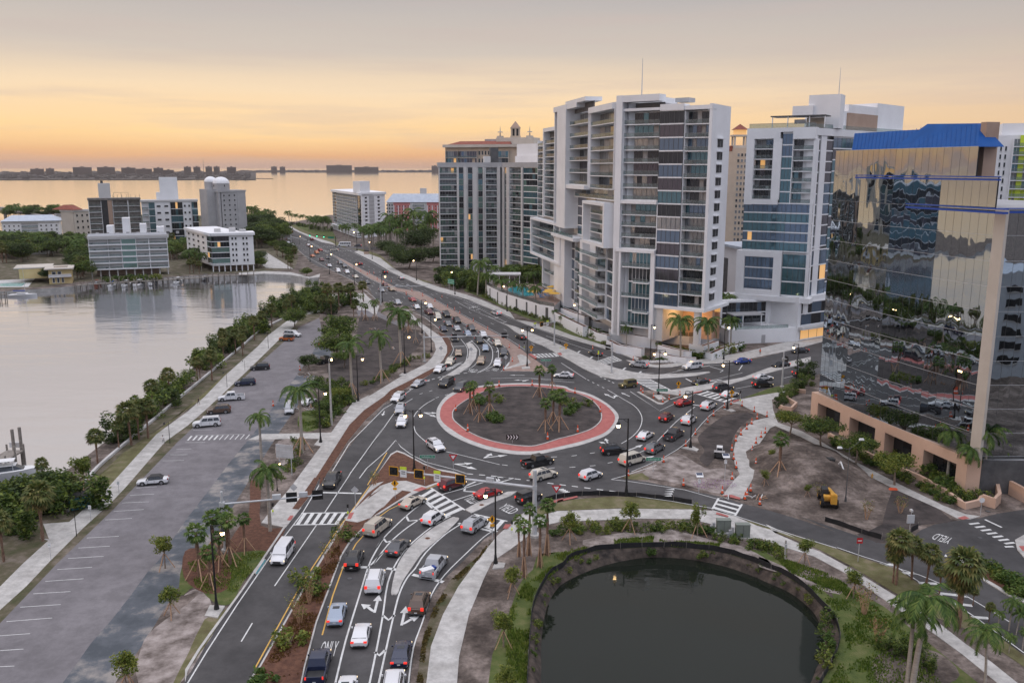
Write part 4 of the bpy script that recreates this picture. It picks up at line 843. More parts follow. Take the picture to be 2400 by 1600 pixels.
frame(H, F, -1.2, cu(350), z3-.4, z2+.4, 2.4, -2.2, 1.2, t2=1.6); glaz(H, F, 1.2, cu(350)-2.4, z3+1.2, z2-1.2, 3, 7, off=.2, gl=['glass_blue','glass_dark'], one=True)
glaz(H, F, cu(352), uR, z3, z2, 3, 5, off=.2, gl=['glass_teal','glass_dark'], one=True)
F.box(H.trim, uR, F.L, 8, zt-3.2, -2, .8, 'white'); F.box(H.trim, -1.5, F.L+2, z3-1.8, z3-.3, -2.2, 1.8, 'white')
for u_a, u_b in ((.5, 4), (7.2, 12)):
    glaz(H, Fs, u_a, u_b-.4, z2+2, zt-3.4, 10, 1, off=-.1, gl=['glass_blue','glass_violet'])
Fs.box(H.trim, -.2, .6, 8, zt, -2, .4, 'white'); Fs.box(H.trim, 3.8, 7.2, 8, zt-2.2, -2, .2, 'white'); Fs.box(H.trim, 0, Fs.L, zt-2.2, zt-.2, -14, .4, 'white')
glaz(H, Fs, 12, 34, z3, zt-2.4, 14, 8, off=-.1, gl=['glass_blue','glass_teal','glass_violet']); glaz(H, Fs, 0.6, 12, z3-.2, z2+1, 3, 3, off=.1, gl=['glass_dark','glass_blue'], lit=.2)
# podium of the hotel: restaurant glazing, canopy, plant-filled terrace
pA, pB, pC = gc('E', 52, 1440), gc('E', 400, 1425), gc('E', 545, 1405)
Fp = Fac(pA, pB); Fp.box(H.base, -2, Fp.L, 0, 4.2, -14, 0, 'white'); Fp.box(H.base, -1, Fp.L, 4.2, z3-1.8, -26, -9, 'white')
glaz(H, Fp, 0, Fp.L-6, 4.4, z3-2.2, 2, 10, off=-8.9, gl=['glass_dark','glass_blue'], lit=.1); Fp.box(H.trim, 1, Fp.L-9, 7.6, 7.9, -9, -3.5, 'greywall')
for u in (4, 12, Fp.L-10): Fp.box(H.trim, u-.1, u+.1, 4.2, 7.6, -3.7, -3.5, 'white')
Fp.box(H.trim, 0, Fp.L-3, 4.2, 5.2, -.3, -.25, 'railing'); Fp.box(H.trim, Fp.L*.42, Fp.L*.42+1.2, .1, 2.4, -.1, .05, 'greywall')
Fq = Fac(pB, pC+Vector((14, 10, 0))); Fq.box(H.base, -.5, Fq.L, 0, z3, -14, 0, 'white'); glaz(H, Fq, 1, Fq.L-.5, 4.6, z3-1.6, 2, 6, off=.05, gl=['glass_dark','glass_blue'], lit=.2); glaz(H, Fq, 1, Fq.L-.5, .4, 3.4, 1, 7, off=.05, gl=['curtain','warmwin'], lit=.9); Fq.box(H.trim, 0, Fq.L, 3.5, 4.3, -.1, 1.6, 'offwhite')
# rooftop
m_ = MB(); F.box(m_, 0.3, F.L, zt, zt+1.2, -.1, 0, 'railing'); F.box(m_, .3, F.L, zt+1.2, zt+1.3, -.15, .0, 'railbar'); Fs.box(m_, 0, Fs.L, zt-.2, zt+1.0, -.3, -.2, 'railing'); H.part('roof_railing', m_)
m_ = MB(); F.box(m_, cu(225), cu(530), zt+3.2, zt+3.5, -9, -2, 'darkgrey')
for u in (cu(235), cu(320), cu(440), cu(525)): F.box(m_, u-.12, u+.12, zt, zt+3.2, -2.6, -2.3, 'white')
F.box(m_, cu(330), cu(395), zt+1.4, zt+2.6, -8, -7.8, 'signwhite'); F.box(m_, cu(400), cu(500), zt, zt+3, -8.5, -7.5, 'beige'); H.part('bar_pavilion', m_)
m_ = MB(); F.box(m_, cu(305), cu(420), zt+3.5, zt+6.6, -16, -10, 'white'); F.box(m_, cu(390), cu(570), zt, zt+9.6, -17, -11, 'white'); H.part('lift_housing', m_)
m_ = MB(); cs = lambda x: Fs.uz('E', x, 461, -4.5)[0]; ez = lambda x, y: Fs.uz('E', x, y, -4.5)[1]; Fs.box(m_, cs(604), cs(665), zt-.2, ez(630,140), -15, -4.5, 'white'); Fs.box(m_, cs(665), cs(820), zt-.2, ez(740,112), -15, -4.6, 'white'); Fs.box(m_, cs(820), cs(968), zt-.2, ez(880,104), -15, -4.5, 'white'); Fs.box(m_, cs(655), cs(815), zt-.2, ez(720,158), -4.5, -3.8, 'tan'); H.part('lift_housing', m_)
H.finish()
aq = Fs.pt(30, zt+10, -8); antenna = MB().tube(aq, aq+Vector((0,0,9)), .15, .05, 6, 'steel').build('antenna'); tag(antenna, 'thin antenna mast on the white rooftop block of the hotel', 'antenna')
# low white building in the gap
gp = Bld('low_building', 'low white building with a grey roof in the gap between the two white towers', 'building', far(1740, 300))
f_ = Fac(far(1700, 300), far(1748, 285)); f_.box(gp.base, 0, f_.L+3, 2.6, 24, -20, 0, 'white'); f_.box(gp.trim, -3, 5.6, 4, 20, 0, .2, 'darkgrey'); f_.box(gp.trim, -4, f_.L+3, 24, 24.8, -22, 1, 'roofblue'); gp.finish(trim='roof')

# ---- tan tower with lantern ----
tn = Bld('tan_tower', 'slim tan tower with a lit red roofed lantern between the white towers', 'tower', far(1725, 430))
f_ = Fac(far(1700, 432), far(1752, 428)); zz = zat(f_.P0, 347)
f_.box(tn.base, 0, f_.L, 0, zz, -20, 0, 'beige')
holes(tn, f_, 5.2, f_.L-.3, 6, zz-2, 19, 3, .55, .5, off=0, gl=['glass_dark','curtain'], frame='cream')
m_ = MB(); c0 = f_.pt(f_.L*.52, zz, -4); m_.box(c0.x-3.6, c0.x+3.6, c0.y-3, c0.y+3, zz, zz+1.2, 'cream')
for sx_ in (-2.8, 2.8):
    for sy_ in (-2.4, 2.4): m_.box(c0.x+sx_-.4, c0.x+sx_+.4, c0.y+sy_-.4, c0.y+sy_+.4, zz+1.2, zz+5.4, 'cream')
m_.box(c0.x-3.8, c0.x+3.8, c0.y-3.2, c0.y+3.2, zz+5.4, zz+6.2, 'cream'); m_.box(c0.x-2.6, c0.x+2.6, c0.y-2.2, c0.y+2.2, zz+6.2, zz+8.6, 'warmwin'); b_ = [(c0.x-3.4, c0.y-3, zz+8.6), (c0.x+3.4, c0.y-3, zz+8.6), (c0.x+3.4, c0.y+3, zz+8.6), (c0.x-3.4, c0.y+3, zz+8.6)]
m_.add(b_+[(c0.x, c0.y, zz+11.4)], [(0,1,4),(1,2,4),(2,3,4),(3,0,4),(3,2,1,0)], 'redroof'); tn.part('lantern', m_)
m_ = MB(); f_.box(m_, -3, f_.L*.28, zz-1.5, zz+1, -16, .3, 'redroof'); tn.part('roof', m_)
tn.finish()

# ---- C. mirror-glass office block ----
q0 = gc('G', 48, 745); q1 = gc('G', 992, 1200)
Fb = Fac(q0, q1); n_ = Fb.n; back = Fb.n*-34
O = Bld('office_building', 'mirror glass office block with blue metal roof on a peach stone base', 'office building', q0)
hb = 6.0; cor = .9
def facet(F, k): return F.pt(F.L*k, 0)
# gently faceted glass skin
ks = [0.02, .24, .46, .72, .985]; bul = [0.2, 1.0, 1.2, .9, 0.1]
pts = [Fb.pt(Fb.L*k, 0, -1.2+b) for k, b in zip(ks, bul)]
end = pts[-1]+(Fb.n*-36)+Fb.d*9
poly = pts+[end, pts[0]+back]
zA, zB, zC = 44.0, 48.7, 53.2
def tier(z0, z1, pl, name='glass_skin'):
    n = len(pl)
    for i in range(n-1):
        f_ = Fac(pl[i], pl[i+1]) ; m_ = MB(); ff = f_; nv = max(int(round(ff.L/1.6)), 1); nh = max(int(round((z1-z0)/3.7)), 1)
        for a in range(nv):
            for c_ in range(nh):
                u0, u1, y0, y1 = ff.L*a/nv, ff.L*(a+1)/nv, z0+(z1-z0)*c_/nh, z0+(z1-z0)*(c_+1)/nh; tx, ty = R.uniform(-.003, .003), R.uniform(-.005, .005)
                m_.add([ff.pt(u0,y0,-tx-ty), ff.pt(u1,y0,tx-ty), ff.pt(u1,y1,tx+ty), ff.pt(u0,y1,-tx+ty)], [(0,1,2,3)], 'mirror')
        for k in range(nv+1): ff.box(m_, ff.L*k/nv-.012, ff.L*k/nv+.012, z0, z1, -.02, .015, 'darkgrey')
        for k in range(nh+1): ff.box(m_, 0, ff.L, z0+(z1-z0)*k/nh-.025, z0+(z1-z0)*k/nh+.025, -.02, .02, 'steel')
        O.part(name, m_)
tier(hb, zA, pts+[end]); core = [p-(Fb.n*.3) for p in pts]+[end-Fb.d*.3, pts[0]+back]
O.base.prism(core, hb-.4, zA-.05, 'darkgrey', 'roofgrey')
def sub(k0, k1, inset=0.0):
    a = Fb.L*k0; b = Fb.L*k1; ins = [Fb.pt(max(a, Fb.L*k), 0, -1.2+bb-inset) for k, bb in zip(ks, bul) if a-1e-3 <= Fb.L*k <= b]
    ins = ([Fb.pt(a, 0, -1.0-inset)] if k0 > .03 else [])+ins
    e0 = Fb.pt(b, 0, -1.0-inset); 
    if (ins[-1]-e0).length > .6: ins.append(e0)
    return ins
p2 = sub(.02, .975); e2 = p2[-1]+Vector((8,16.5,0))
tier(zA, zB, p2+[e2]); O.base.prism([p-Fb.n*.25 for p in p2]+[e2-Vector((.3,0,0)), p2[0]+Vector((14,3,0))], zA-.05, zB-.05, 'darkgrey', 'roofgrey')
p3 = sub(.02, .87); e3 = p3[-1]+Vector((7,14.5,0))
tier(zB, zC, p3+[e3]); O.base.prism([p-Fb.n*.25 for p in p3]+[e3-Vector((.3,0,0)), p3[0]+Vector((12,2.5,0))], zB-.05, zC-.05, 'darkgrey', 'roofgrey')
# cream stone strips running up the glass
for k, z0_, z1_ in ((.985, hb, zA), (.26, 38, 41), (.6, 39, 41.5)):
    if k == .985: Fb.box(O.trim, Fb.L*.985-.2, Fb.L*.985+1.9, hb, zA, -1.4, -.9, 'cream')
# blue service rails
m_ = MB(); Fb.box(m_, Fb.L*.22, Fb.L*.985+1, zB-.5, zB-.25, -.2, .4, 'bluerail'); Fb.box(m_, Fb.L*.22, Fb.L*.985+1, zB-.05, zB+.1, -.2, .4, 'bluerail'); O.part('service_rail', m_)
m_ = MB(); Fb.box(m_, Fb.L*.56, Fb.L*.985+3, zA-.5, zA-.2, -.2, .6, 'bluerail'); Fb.box(m_, Fb.L*.56, Fb.L*.985+3, zA+.1, zA+.25, -.2, .6, 'bluerail'); f_ = Fac(pts[-1], end); f_.box(m_, 0, 20, zA-.5, zA-.2, 0, .5, 'bluerail'); f_.box(m_, 0, 20, zA+.1, zA+.25, 0, .5, 'bluerail'); O.part('service_rail', m_)
# blue standing-seam roof
ua, ub, uc_ = Fb.L*.17, Fb.L*.58, Fb.L*.83
zr0, zr1 = zC, zat(Fb.pt(Fb.L*.4, 0), 313); zr2 = zat(Fb.pt(Fb.L*.7, 0), 290)
m_ = MB(); P = Fb.pt
UB = lambda x, o=-2.2: Fb.uz('F', x, 366, o)[0]
ba, bb, bd = UB(222), UB(440), UB(921); ta, tb_, tc_, td = UB(230,-6), UB(556,-6), UB(628,-6), UB(914,-6); u_d = UB(916, -5)
za = Fb.uz('F', 235, 174, -6)[1]; zb_ = Fb.uz('F', 628, 122, -6)[1]; zc_ = Fb.uz('F', 912, 119, -6)[1]; o0, o1 = -2.2, -6; zr0 = zC
m_.hexa([P(ba,zr0,o0), P(bb+2,zr0,o0), P(bb+2,zr0,-9), P(ba,zr0,-9), P(ta,za,o1), P(tb_+1,za,o1), P(tb_+1,za,-7.5), P(ta,za,-7.5)], 'bluemetal')
m_.hexa([P(bb,zr0,o0+.15), P(bd,zr0,o0+.15), P(bd,zr0,-7), P(bb,zr0,-9), P(tc_,zb_,o1), P(td,zc_,o1), P(td,zc_,-6.6), P(tc_,zb_,-7.5)], 'bluemetal')
for k in range(30):
    t_ = (k+.5)/30; lo_ = P(ba+(bd-ba)*t_, zr0, o0+.2); ut = ta+(td-ta)*t_; zt_ = za if ut < tb_ else (min(zc_, za+(zb_-za)*(ut-tb_)/(tc_-tb_))); m_.tube(lo_, P(ut, zt_, o1+.08), .05, n=4, m='bluemetal', caps=False)
O.part('blue_roof', m_)
m_ = MB(); Fb.box(m_, u_d+.3, u_d+1.5, 40, zat(P(u_d, 0), 286), -7.4, -5, 'tan'); O.part('stair_tower', m_)
# peach base with wide openings
bz = 0
def basewall(F, cols, z0, z1, zo, dep=2.2, m='peach'):
    u = 0
    for (a, b) in cols: 
        F.box(O.trim, u, a, z0, zo, -dep, 0, m); F.face(gm, a, b, z0+.6, zo, -dep+.2, 'glass_dark'); u = b
    F.box(O.trim, u, F.L, z0, zo, -dep, 0, m); F.box(O.trim, 0, F.L, zo, z1, -dep, .01, m)
gm = MB(); Lb = Fb.L
basewall(Fb, [(Fb.uz('G', a, y)[0], Fb.uz('G', b, y2)[0]) for a, b, y, y2 in ((90, 230, 740, 750), (282, 442, 850, 870), (498, 667, 930, 950), (730, 930, 1080, 1160))], 0, hb, 4.3)
O.part('window', gm)
O.base.prism([Fb.pt(.2, 0, -2.3), Fb.pt(Lb-.2, 0, -2.3), Fb.pt(Lb-.2, 0, -30)+Fb.d*9, Fb.pt(.2, 0, -34)], 0, hb-.5, 'darkgrey', 'roofgrey')
f_ = Fac(Fb.pt(Lb, 0, 0), Fb.pt(Lb, 0, -36)+Fb.d*9); f_.box(O.trim, 0.1, 2.2, 0, hb, -2, 0, 'peach')
Fw = Fac(Fb.pt(0, 0, -20), Fb.pt(0, 0, 0)); Fw.box(O.trim, 0, Fw.L-.1, 0, hb-.2, -1, 0, 'peach')
O.finish()
rb = Bld('reflected_building', 'pale blue grey building mirrored in the right face of the mirror glass office block', 'building', (140, 30, 0)); f_ = Fac(Vector((175, 62, 0)), Vector((95, 52, 0))); f_.box(rb.base, 0, f_.L, 0, 26, -18, 0, 'roofblue'); holes(rb, f_, 3, f_.L-3, 3, 24, 6, 12, .5, .5); rb.finish()
for k, (x, y, w_, h_) in enumerate(((-262,365,34,42),(-318,425,40,48),(-372,398,30,36),(-360,500,40,52),(-430,560,40,46),(-440,455,36,40))):
    rb = Bld('mirrored_tower', ('white','tan','grey','cream','pale','dark windowed')[k]+' waterfront tower mirrored in the upper glass of the office block', 'tower', (x, y, 0)); f_ = Fac(Vector((x-w_/2, y-w_*.3, 0)), Vector((x+w_/2, y+w_*.3, 0))); f_.box(rb.base, 0, f_.L, 0, h_, -16, 0, ('white','beige','greywall','cream','offwhite','greywall')[k]); glaz(rb, f_, 2, f_.L-2, 2, h_-1, 10, 3, off=.1); rb.finish()
# planter walls at the block's foot
def lowwall(s, h, label, t=.5, m='peach'):
    a = pp(s, 0); b = offset(a, -t); o = MB().prism(a+b[::-1], 0, h, m).build('garden_wall'); tag(o, label, 'garden wall')
lowwall("G 155,850 250,905 380,965 520,1035 700,1110 850,1190 960,1270 1000,1290 1090,1270 1110,1240", 1.0, 'long low peach planter wall along the pavement of the office block')
lowwall("G 1095,1260 1180,1285 1215,1250 1200,1180", 1.6, 'peach planter wall round the tall palms at the block corner')
lowwall("G 1260,1195 1360,1250 1420,1290", 2.2, 'tan wall at the far right beside the driveway')
lowwall("P 1125,315 1150,330 1230,340 1270,300 1200,260 1200,215 1250,195 1330,205", .9, 'peach planter walls at the left corner of the office block')
# ---- far right neighbours ----
rb = Bld('apartment_tower', 'pale apartment tower with yellow green balconies at the far right', 'apartment tower', far(2360, 300))
f_ = Fac(far(2305, 300), far(2520, 290)); zz = zat(f_.P0, 318); f_.box(rb.base, 0, f_.L, 0, zz, -20, 0, 'white'); cuf = lambda x: f_.uz('F', x, 366)[0]
glaz(rb, f_, cuf(985), cuf(1020), 10, zz-1, 18, 2, off=.1, gl=['glass_green','glass_dark','curtain']); holes(rb, f_, cuf(1035), cuf(1090), 10, zz-3, 18, 2, .35, .55, gl='glass_dark')
f_.box(rb.trim, cuf(1150), cuf(1180), 10, zz, 0, .8, 'signlime'); balc(rb, f_, cuf(1112), cuf(1300), 10, zz-1, 18, 8, off=1.8, dep=1.8, gl=['glass_green','glass_teal','signlime']); f_.box(rb.trim, cuf(1050), cuf(1300), zz, zz+4, -14, -3, 'white'); rb.finish()
tb = Bld('tan_building', 'tan building behind the right side of the mirror glass block', 'building', far(2380, 160))
f_ = Fac(gc('G', 1262, 930), gc('G', 1480, 1010)); f_.box(tb.base, 0, f_.L+20, 0, 17, -16, 0, 'tan'); f_.box(tb.trim, -.5, f_.L+20, 17, 18.2, -16, .5, 'teal')
for i in range(3): f_.box(tb.trim, 0, f_.L+20, 4+i*4, 4.15+i*4, 0, .05, 'darkgrey')
tb.finish(trim='cornice')

# ---- D. the big grey condominium ----
Dg = Bld('condominium', 'wide grey white condominium with vertical fins beside the avenue', 'apartment building', far(1150, 415))
f0 = Fac(far(1029, 412), far(1178, 415)); f1 = Fac(far(1178, 415), far(1290, 385)); zt = zat(f0.P0, 381)
for f_ in (f0, f1): f_.box(Dg.base, 0, f_.L, 0, zt-.5, -22, -1.6, 'greywall'); f_.box(Dg.trim, -.6, f_.L+.3, zt-2.2, zt, -22, .4, 'greywall')
cx = lambda x: f0.uz('C', x, 608)[0]
balc(Dg, f0, cx(92), cx(222), 2, zt-2.3, 18, 6, off=.3, dep=1.8, back='offwhite', gl=['glass_dark','glass_green','curtain'])
for a, b in ((235, 268), (303, 334), (378, 410)):
    glaz(Dg, f0, cx(a), cx(b), 2, zt-2.3, 18, 2, off=-.2, gl=['glass_green','glass_teal','glass_dark'], slab=None, one=True); f0.box(Dg.base, cx(a), cx(b), 2, zt-2.3, -1.7, -.4, 'offwhite')
for a, b in ((222, 235), (268, 303), (334, 378), (410, 432), (518, 538)):
    f0.box(Dg.trim, cx(a), cx(b), 0, zt-2.2, -1.6, .3, 'offwhite'); f0.box(Dg.trim, cx(a+3 if b-a > 20 else a), cx(b-12 if b-a > 20 else b), 0, zt-2.2, .3, 1.2, 'offwhite')
balc(Dg, f0, cx(432), cx(518), 2, zt-2.3, 18, 4, off=.3, dep=1.8, gl=['glass_dark','glass_green','curtain'])
cy = lambda x: f1.uz('C', x, 608)[0]
for a, b in ((546, 560), (574, 592)): glaz(Dg, f1, cy(a)+.3, cy(b), 2, zt-2.3, 18, 1, off=-.2, gl=['glass_green','glass_dark'], slab=None); f1.box(Dg.base, cy(a), cy(b), 2, zt-2.3, -1.7, -.4, 'offwhite')
for a, b in ((560, 574), (592, 612), (700, 712)): f1.box(Dg.trim, cy(a), cy(b), 0, zt-2.2, -1.6, .6, 'offwhite')
balc(Dg, f1, cy(612), cy(700), 2, zt-2.3, 18, 4, off=.2, dep=1.8, gl=['glass_dark','glass_green','curtain']); glaz(Dg, f1, cy(712), cy(820), 2, zt-2.3, 18, 5, off=-.1, gl=['glass_green','glass_teal','glass_dark'])
m_ = MB(); f0.box(m_, cx(430), cx(480), zt, zt+3, -14, -8, 'offwhite'); Dg.part('lift_housing', m_); m_ = MB(); f0.box(m_, cx(478), cx(540), zt, zt+7, -16, -9, 'darkgrey'); Dg.part('lift_housing', m_); m_ = MB(); f1.box(m_, cy(560), cy(720), zt, zt+8.5, -18, -8, 'white'); f1.box(m_, cy(560), cy(770), zt, zt+3, -18, -7, 'white'); Dg.part('lift_housing', m_)
Dg.finish()
# ---- E. beige block with red roof and cupola ----
E_ = Bld('grand_condominium', 'beige condominium with red tiled roofs and a cupola, behind the grey one', 'apartment building', far(1150, 520))
f_ = Fac(far(1042, 520), far(1300, 500)); zt = zat(f_.P0, 346); cx = lambda x: f_.uz('C', x, 608)[0]
f_.box(E_.base, 0, f_.L, 0, zt, -26, -1.4, 'beige'); balc(E_, f_, .6, cx(230), zt-14, zt-2, 3, 5, dep=1.4, slab='cream', lit=.3, back='beige'); balc(E_, f_, cx(230), cx(370), zt-14, zt-2, 3, 7, dep=1.4, slab='cream', back='beige'); holes(E_, f_, cx(372), cx(485), zt-14, zt-1, 3, 5, .5, .5, off=-1.3, gl='glass_dark', frame='cream'); f_.box(E_.base, cx(370), cx(490), 0, zt-1, -1.4, -1.3, 'beige')
balc(E_, f_, cx(490), cx(600), zt-14, zt-2, 3, 4, dep=1.4, slab='cream', back='beige'); balc(E_, f_, cx(700), cx(820), zt-14, zt-2, 3, 5, dep=1.4, slab='cream', back='beige')
f_.box(E_.trim, -.8, f_.L, zt, zt+1.6, -26, .8, 'cream')
m_ = MB(); P = f_.pt; z0_ = zt+1.6; z1_ = zt+3.6; m_.hexa([P(2,z0_,0), P(cx(612),z0_,0), P(cx(612),z0_,-20), P(2,z0_,-20), P(8,z1_,-5), P(cx(600),z1_,-5), P(cx(600),z1_,-15), P(8,z1_,-15)], 'redroof'); E_.part('roof', m_)
m_ = MB(); z0_ -= 3.2; f_.box(m_, cx(495), cx(770), z0_, z0_+7, -18, -4, 'cream'); f_.box(m_, cx(370), cx(470), z0_+4, z0_+6.6, -22, -14, 'greywall')
f_.box(m_, cx(500), cx(535), z0_+7, z0_+8, -8, -4.2, 'cream'); f_.box(m_, cx(715), cx(755), z0_+7, z0_+8, -8, -4.2, 'cream'); E_.part('attic', m_)
for xx in (517, 735):
    m_ = MB(); a = P(cx(xx), z0_+8, -6); m_.tube(a, a+Vector((0,0,2)), .5, .2, 8, 'cream'); m_.tube(a+Vector((0,0,2)), a+Vector((0,0,2.4)), 1.6, 1.4, 12, 'greywall'); m_.tube(a+Vector((0,0,2.4)), a+Vector((0,0,5.5)), .3, .05, 8, 'greywall'); E_.part('spire', m_)
m_ = MB(); a = P(cx(622), z0_+5, -8); m_.box(a.x-3, a.x+3, a.y-3, a.y+3, a.z-2, a.z+3, 'beige')
for sx_ in (-2.2, 0, 2.2):
    for sy_ in (-2.2, 2.2): m_.box(a.x+sx_-.5, a.x+sx_+.5, a.y+sy_-.5, a.y+sy_+.5, a.z+3, a.z+7, 'beige')
m_.box(a.x-1.8, a.x+1.8, a.y-1.8, a.y+1.8, a.z+3, a.z+7, 'dark'); m_.box(a.x-2.9, a.x+2.9, a.y-2.9, a.y+2.9, a.z+7, a.z+7.5, 'beige'); m_.add([(a.x-3,a.y-3,a.z+7.5),(a.x+3,a.y-3,a.z+7.5),(a.x+3,a.y+3,a.z+7.5),(a.x-3,a.y+3,a.z+7.5),(a.x,a.y,a.z+11.4)], [(0,1,4),(1,2,4),(2,3,4),(3,0,4)], 'tan'); E_.part('cupola', m_)
E_.finish()
# ---- F. slab block with brown balconies, pink block ----
w0, w1, w2 = far(776, 735), far(840, 632), far(900, 662)
Wb = Bld('slab_block', 'white ten storey slab block with deep balconies near the waterfront', 'apartment building', w1)
fa, fb = Fac(w0, w1), Fac(w1, w2); zt = zat(w1, 455)
Wb.base.prism([fa.pt(0,0,-1.7), fa.pt(fa.L-.3,0,-1.7), w1+fb.d*1.5, w2, w2+(w0-w1)], 0, zt-.5, 'white')
ua = fa.L*.17; balc(Wb, fa, ua, fa.L*.9, 6, zt-1, 10, 12, dep=1.7, gl=['glass_dark','tan','mulch'], back='tan'); balc(Wb, fa, 1, ua-1, 6, zt-1, 10, 3, dep=1.7, gl=['mulch','tan'])
for k in range(13): fa.box(Wb.trim, ua+(fa.L*.9-ua)*k/12-.25, ua+(fa.L*.9-ua)*k/12+.25, 0, zt-1, -1.7, .1, 'white')
for i in range(10): fa.box(Wb.trim, fa.L*.9+1, fa.L-1.2, 7+i*(zt-8)/10, 9.1+i*(zt-8)/10, -1.7, -.4, 'glass_dark')
for z_ in (0, 1.6, 3.2): fa.box(Wb.trim, 2, fa.L, z_+.6, z_+1.4, -1.7, 2.5, 'white')
for a_, b_, n__ in ((.12, .36, 1), (.62, .86, 1)): holes(Wb, fb, fb.L*a_, fb.L*b_, 6, zt-1.5, 9, 1, .35, .42, gl='glass_dark')
fb.box(Wb.trim, fb.L*.36, fb.L*.56, 5, zt-1.5, 0, .1, 'greywall')
for i in range(10): fb.box(Wb.trim, 1, fb.L-1, 5+i*(zt-6.5)/9-.1, 5+i*(zt-6.5)/9+.08, 0, .18, 'white')
Wb.trim.prism([fa.pt(-1,0,1), fa.pt(fa.L+.6,0,1), fb.pt(fb.L+.6,0,1), w2+(w0-w1)+fb.n], zt-1, zt+.8, 'white')
m_ = MB(); fb.box(m_, 4, fb.L*.5, zt+.7, zt+9, -8, -2, 'white'); Wb.part('lift_housing', m_); Wb.finish()
Pk = Bld('pink_building', 'pink apartment building with pale blue roof behind the royal palms', 'apartment building', far(960, 720))
f_ = Fac(far(905, 715), far(1045, 715)); zt = zat(f_.P0, 474); cx = lambda x: f_.uz('B', x, 133)[0]
f_.box(Pk.base, 0, f_.L, 0, zt, -20, 0, 'pink'); f_.box(Pk.base, 0, cx(1410), 0, zt, 0, .3, 'offwhite'); f_.box(Pk.base, cx(1565), cx(1720), 0, zt, 0, .3, 'offwhite'); holes(Pk, f_, cx(1340), cx(1410), 3, zt-1, 7, 3, .5, .55, off=.3, gl='glass_dark'); balc(Pk, f_, cx(1585), cx(1700), 3, zt-.5, 7, 5, off=1, dep=.8, gl=['glass_dark','tan'])
holes(Pk, f_, cx(1430), cx(1560), 3, zt-2, 7, 5, .3, .35, gl='glass_dark'); holes(Pk, f_, cx(1730), cx(1900), 3, zt-2, 7, 6, .3, .35, gl='glass_dark')
for x in (1415, 1455, 1505, 1560, 1725, 1770, 1820): f_.box(Pk.trim, cx(x)-.3, cx(x)+.3, 0, zt-2.5, 0, .5, 'white')
m_ = MB(); P = f_.pt; m_.hexa([P(-1,zt,1), P(f_.L+1,zt,1), P(f_.L+1,zt,-21), P(-1,zt,-21), P(4,zt+6.5,-6), P(f_.L,zt+6.5,-6), P(f_.L,zt+6.5,-14), P(4,zt+6.5,-14)], 'roofblue'); f_.box(m_, cx(1650), cx(1705), zt+5, zt+11, -14, -8, 'offwhite'); Pk.part('roof', m_); Pk.finish()
# ---- G. left bank ----
def simple(name, label, x0, x1, D, ytop, mat_, nf, cols, z0=0, dep=12, D2=None, cat='apartment building', crop='A', rooft='offwhite'):
    yt_ = CR[crop][1]+ytop/CR[crop][2]; hx = lambda x: 1200+(CR[crop][0]+x/CR[crop][2]-1200)*10606/(11000-yt_); a = far(hx(x0), D); b = far(hx(x1), D2 or D+12); f_ = Fac(a, b); B = Bld(name, label, cat, a.lerp(b, .5)); zt = zat(a, CR[crop][1]+ytop/CR[crop][2])
    f_.box(B.base, 0, f_.L, z0, zt, -dep, -1.0, mat_); f_.box(B.trim, -.4, f_.L+.4, zt-.4, zt+.8, -dep-.4, .4, rooft)
    cx = lambda x: f_.uz(crop, x, ytop)[0]
    for c in cols:
        k = c[0]; u0, u1 = cx(c[1]), cx(c[2])
        if k == 'b': balc(B, f_, u0, u1, z0+.3, zt-.6, nf, c[3], dep=1.5, gl=c[4] if len(c) > 4 else ['dark','glass_dark','dark','glass_green'], back='offwhite')
        elif k == 'g': f_.box(B.base, u0, u1, z0, zt-.5, -1.1, -.15, mat_); glaz(B, f_, u0, u1, z0+.5, zt-.6, nf, c[3], off=-.1, gl=c[4] if len(c) > 4 else None, slab='white')
        elif k == 'h': f_.box(B.base, u0, u1, z0, zt-.4, -1.1, 0, mat_); holes(B, f_, u0, u1, z0+.5, zt-1, nf, c[3], c[4] if len(c) > 4 else .4, c[5] if len(c) > 5 else .4, gl=c[6] if len(c) > 6 else 'glass_dark')
        else: f_.box(B.base, u0, u1, z0, zt-.4, -1.1, .2, c[3] if len(c) > 3 else mat_)
    return B, f_, zt, cx
# stilted waterfront condo with five floors
B, f_, zt, cx = simple('waterfront_condominium', 'white five storey condominium on stilts behind the docked boats', 808, 1532, 404, 775, 'offwhite', 5, [('b',808,985,5),('b',985,1108,4),('g',1112,1240,5,['glass_green']),('b',1243,1362,4),('b',1366,1530,5)], z0=3.2)
for k in range(10): f_.box(B.trim, f_.L*k/9.2, f_.L*k/9.2+.5, 0, 3.2, -1.5, -1, 'offwhite')
f_.box(B.base, 2, f_.L-4, 0, 3.2, -12, -6, 'tan')
for i in range(6): z_ = 3.5+(zt-4.1)*i/5; f_.box(B.trim, -.2, f_.L+.2, z_-.32, z_+.3, -.2, .14, 'white')
f_.box(B.trim, 0, f_.L, zt+.8, zt+1.9, -.2, 0, 'white')
for x0, x1, h_ in ((975,1040,5),(1125,1195,8.5),(1285,1345,5.5),(1440,1510,4)): m_ = MB(); f_.box(m_, cx(x0), cx(x1), zt+.8, zt+h_, -14, -7, 'white'); B.part('roof_housing', m_)
for k in range(9): m_ = MB(); u = 3+k*4.4; f_.box(m_, u, u+1.4, zt+.8, zt+1.9, -6+(k % 3), -4.6+(k % 3), 'darkgrey' if k % 2 else 'greywall'); B.part('air_conditioner', m_)
B.finish()
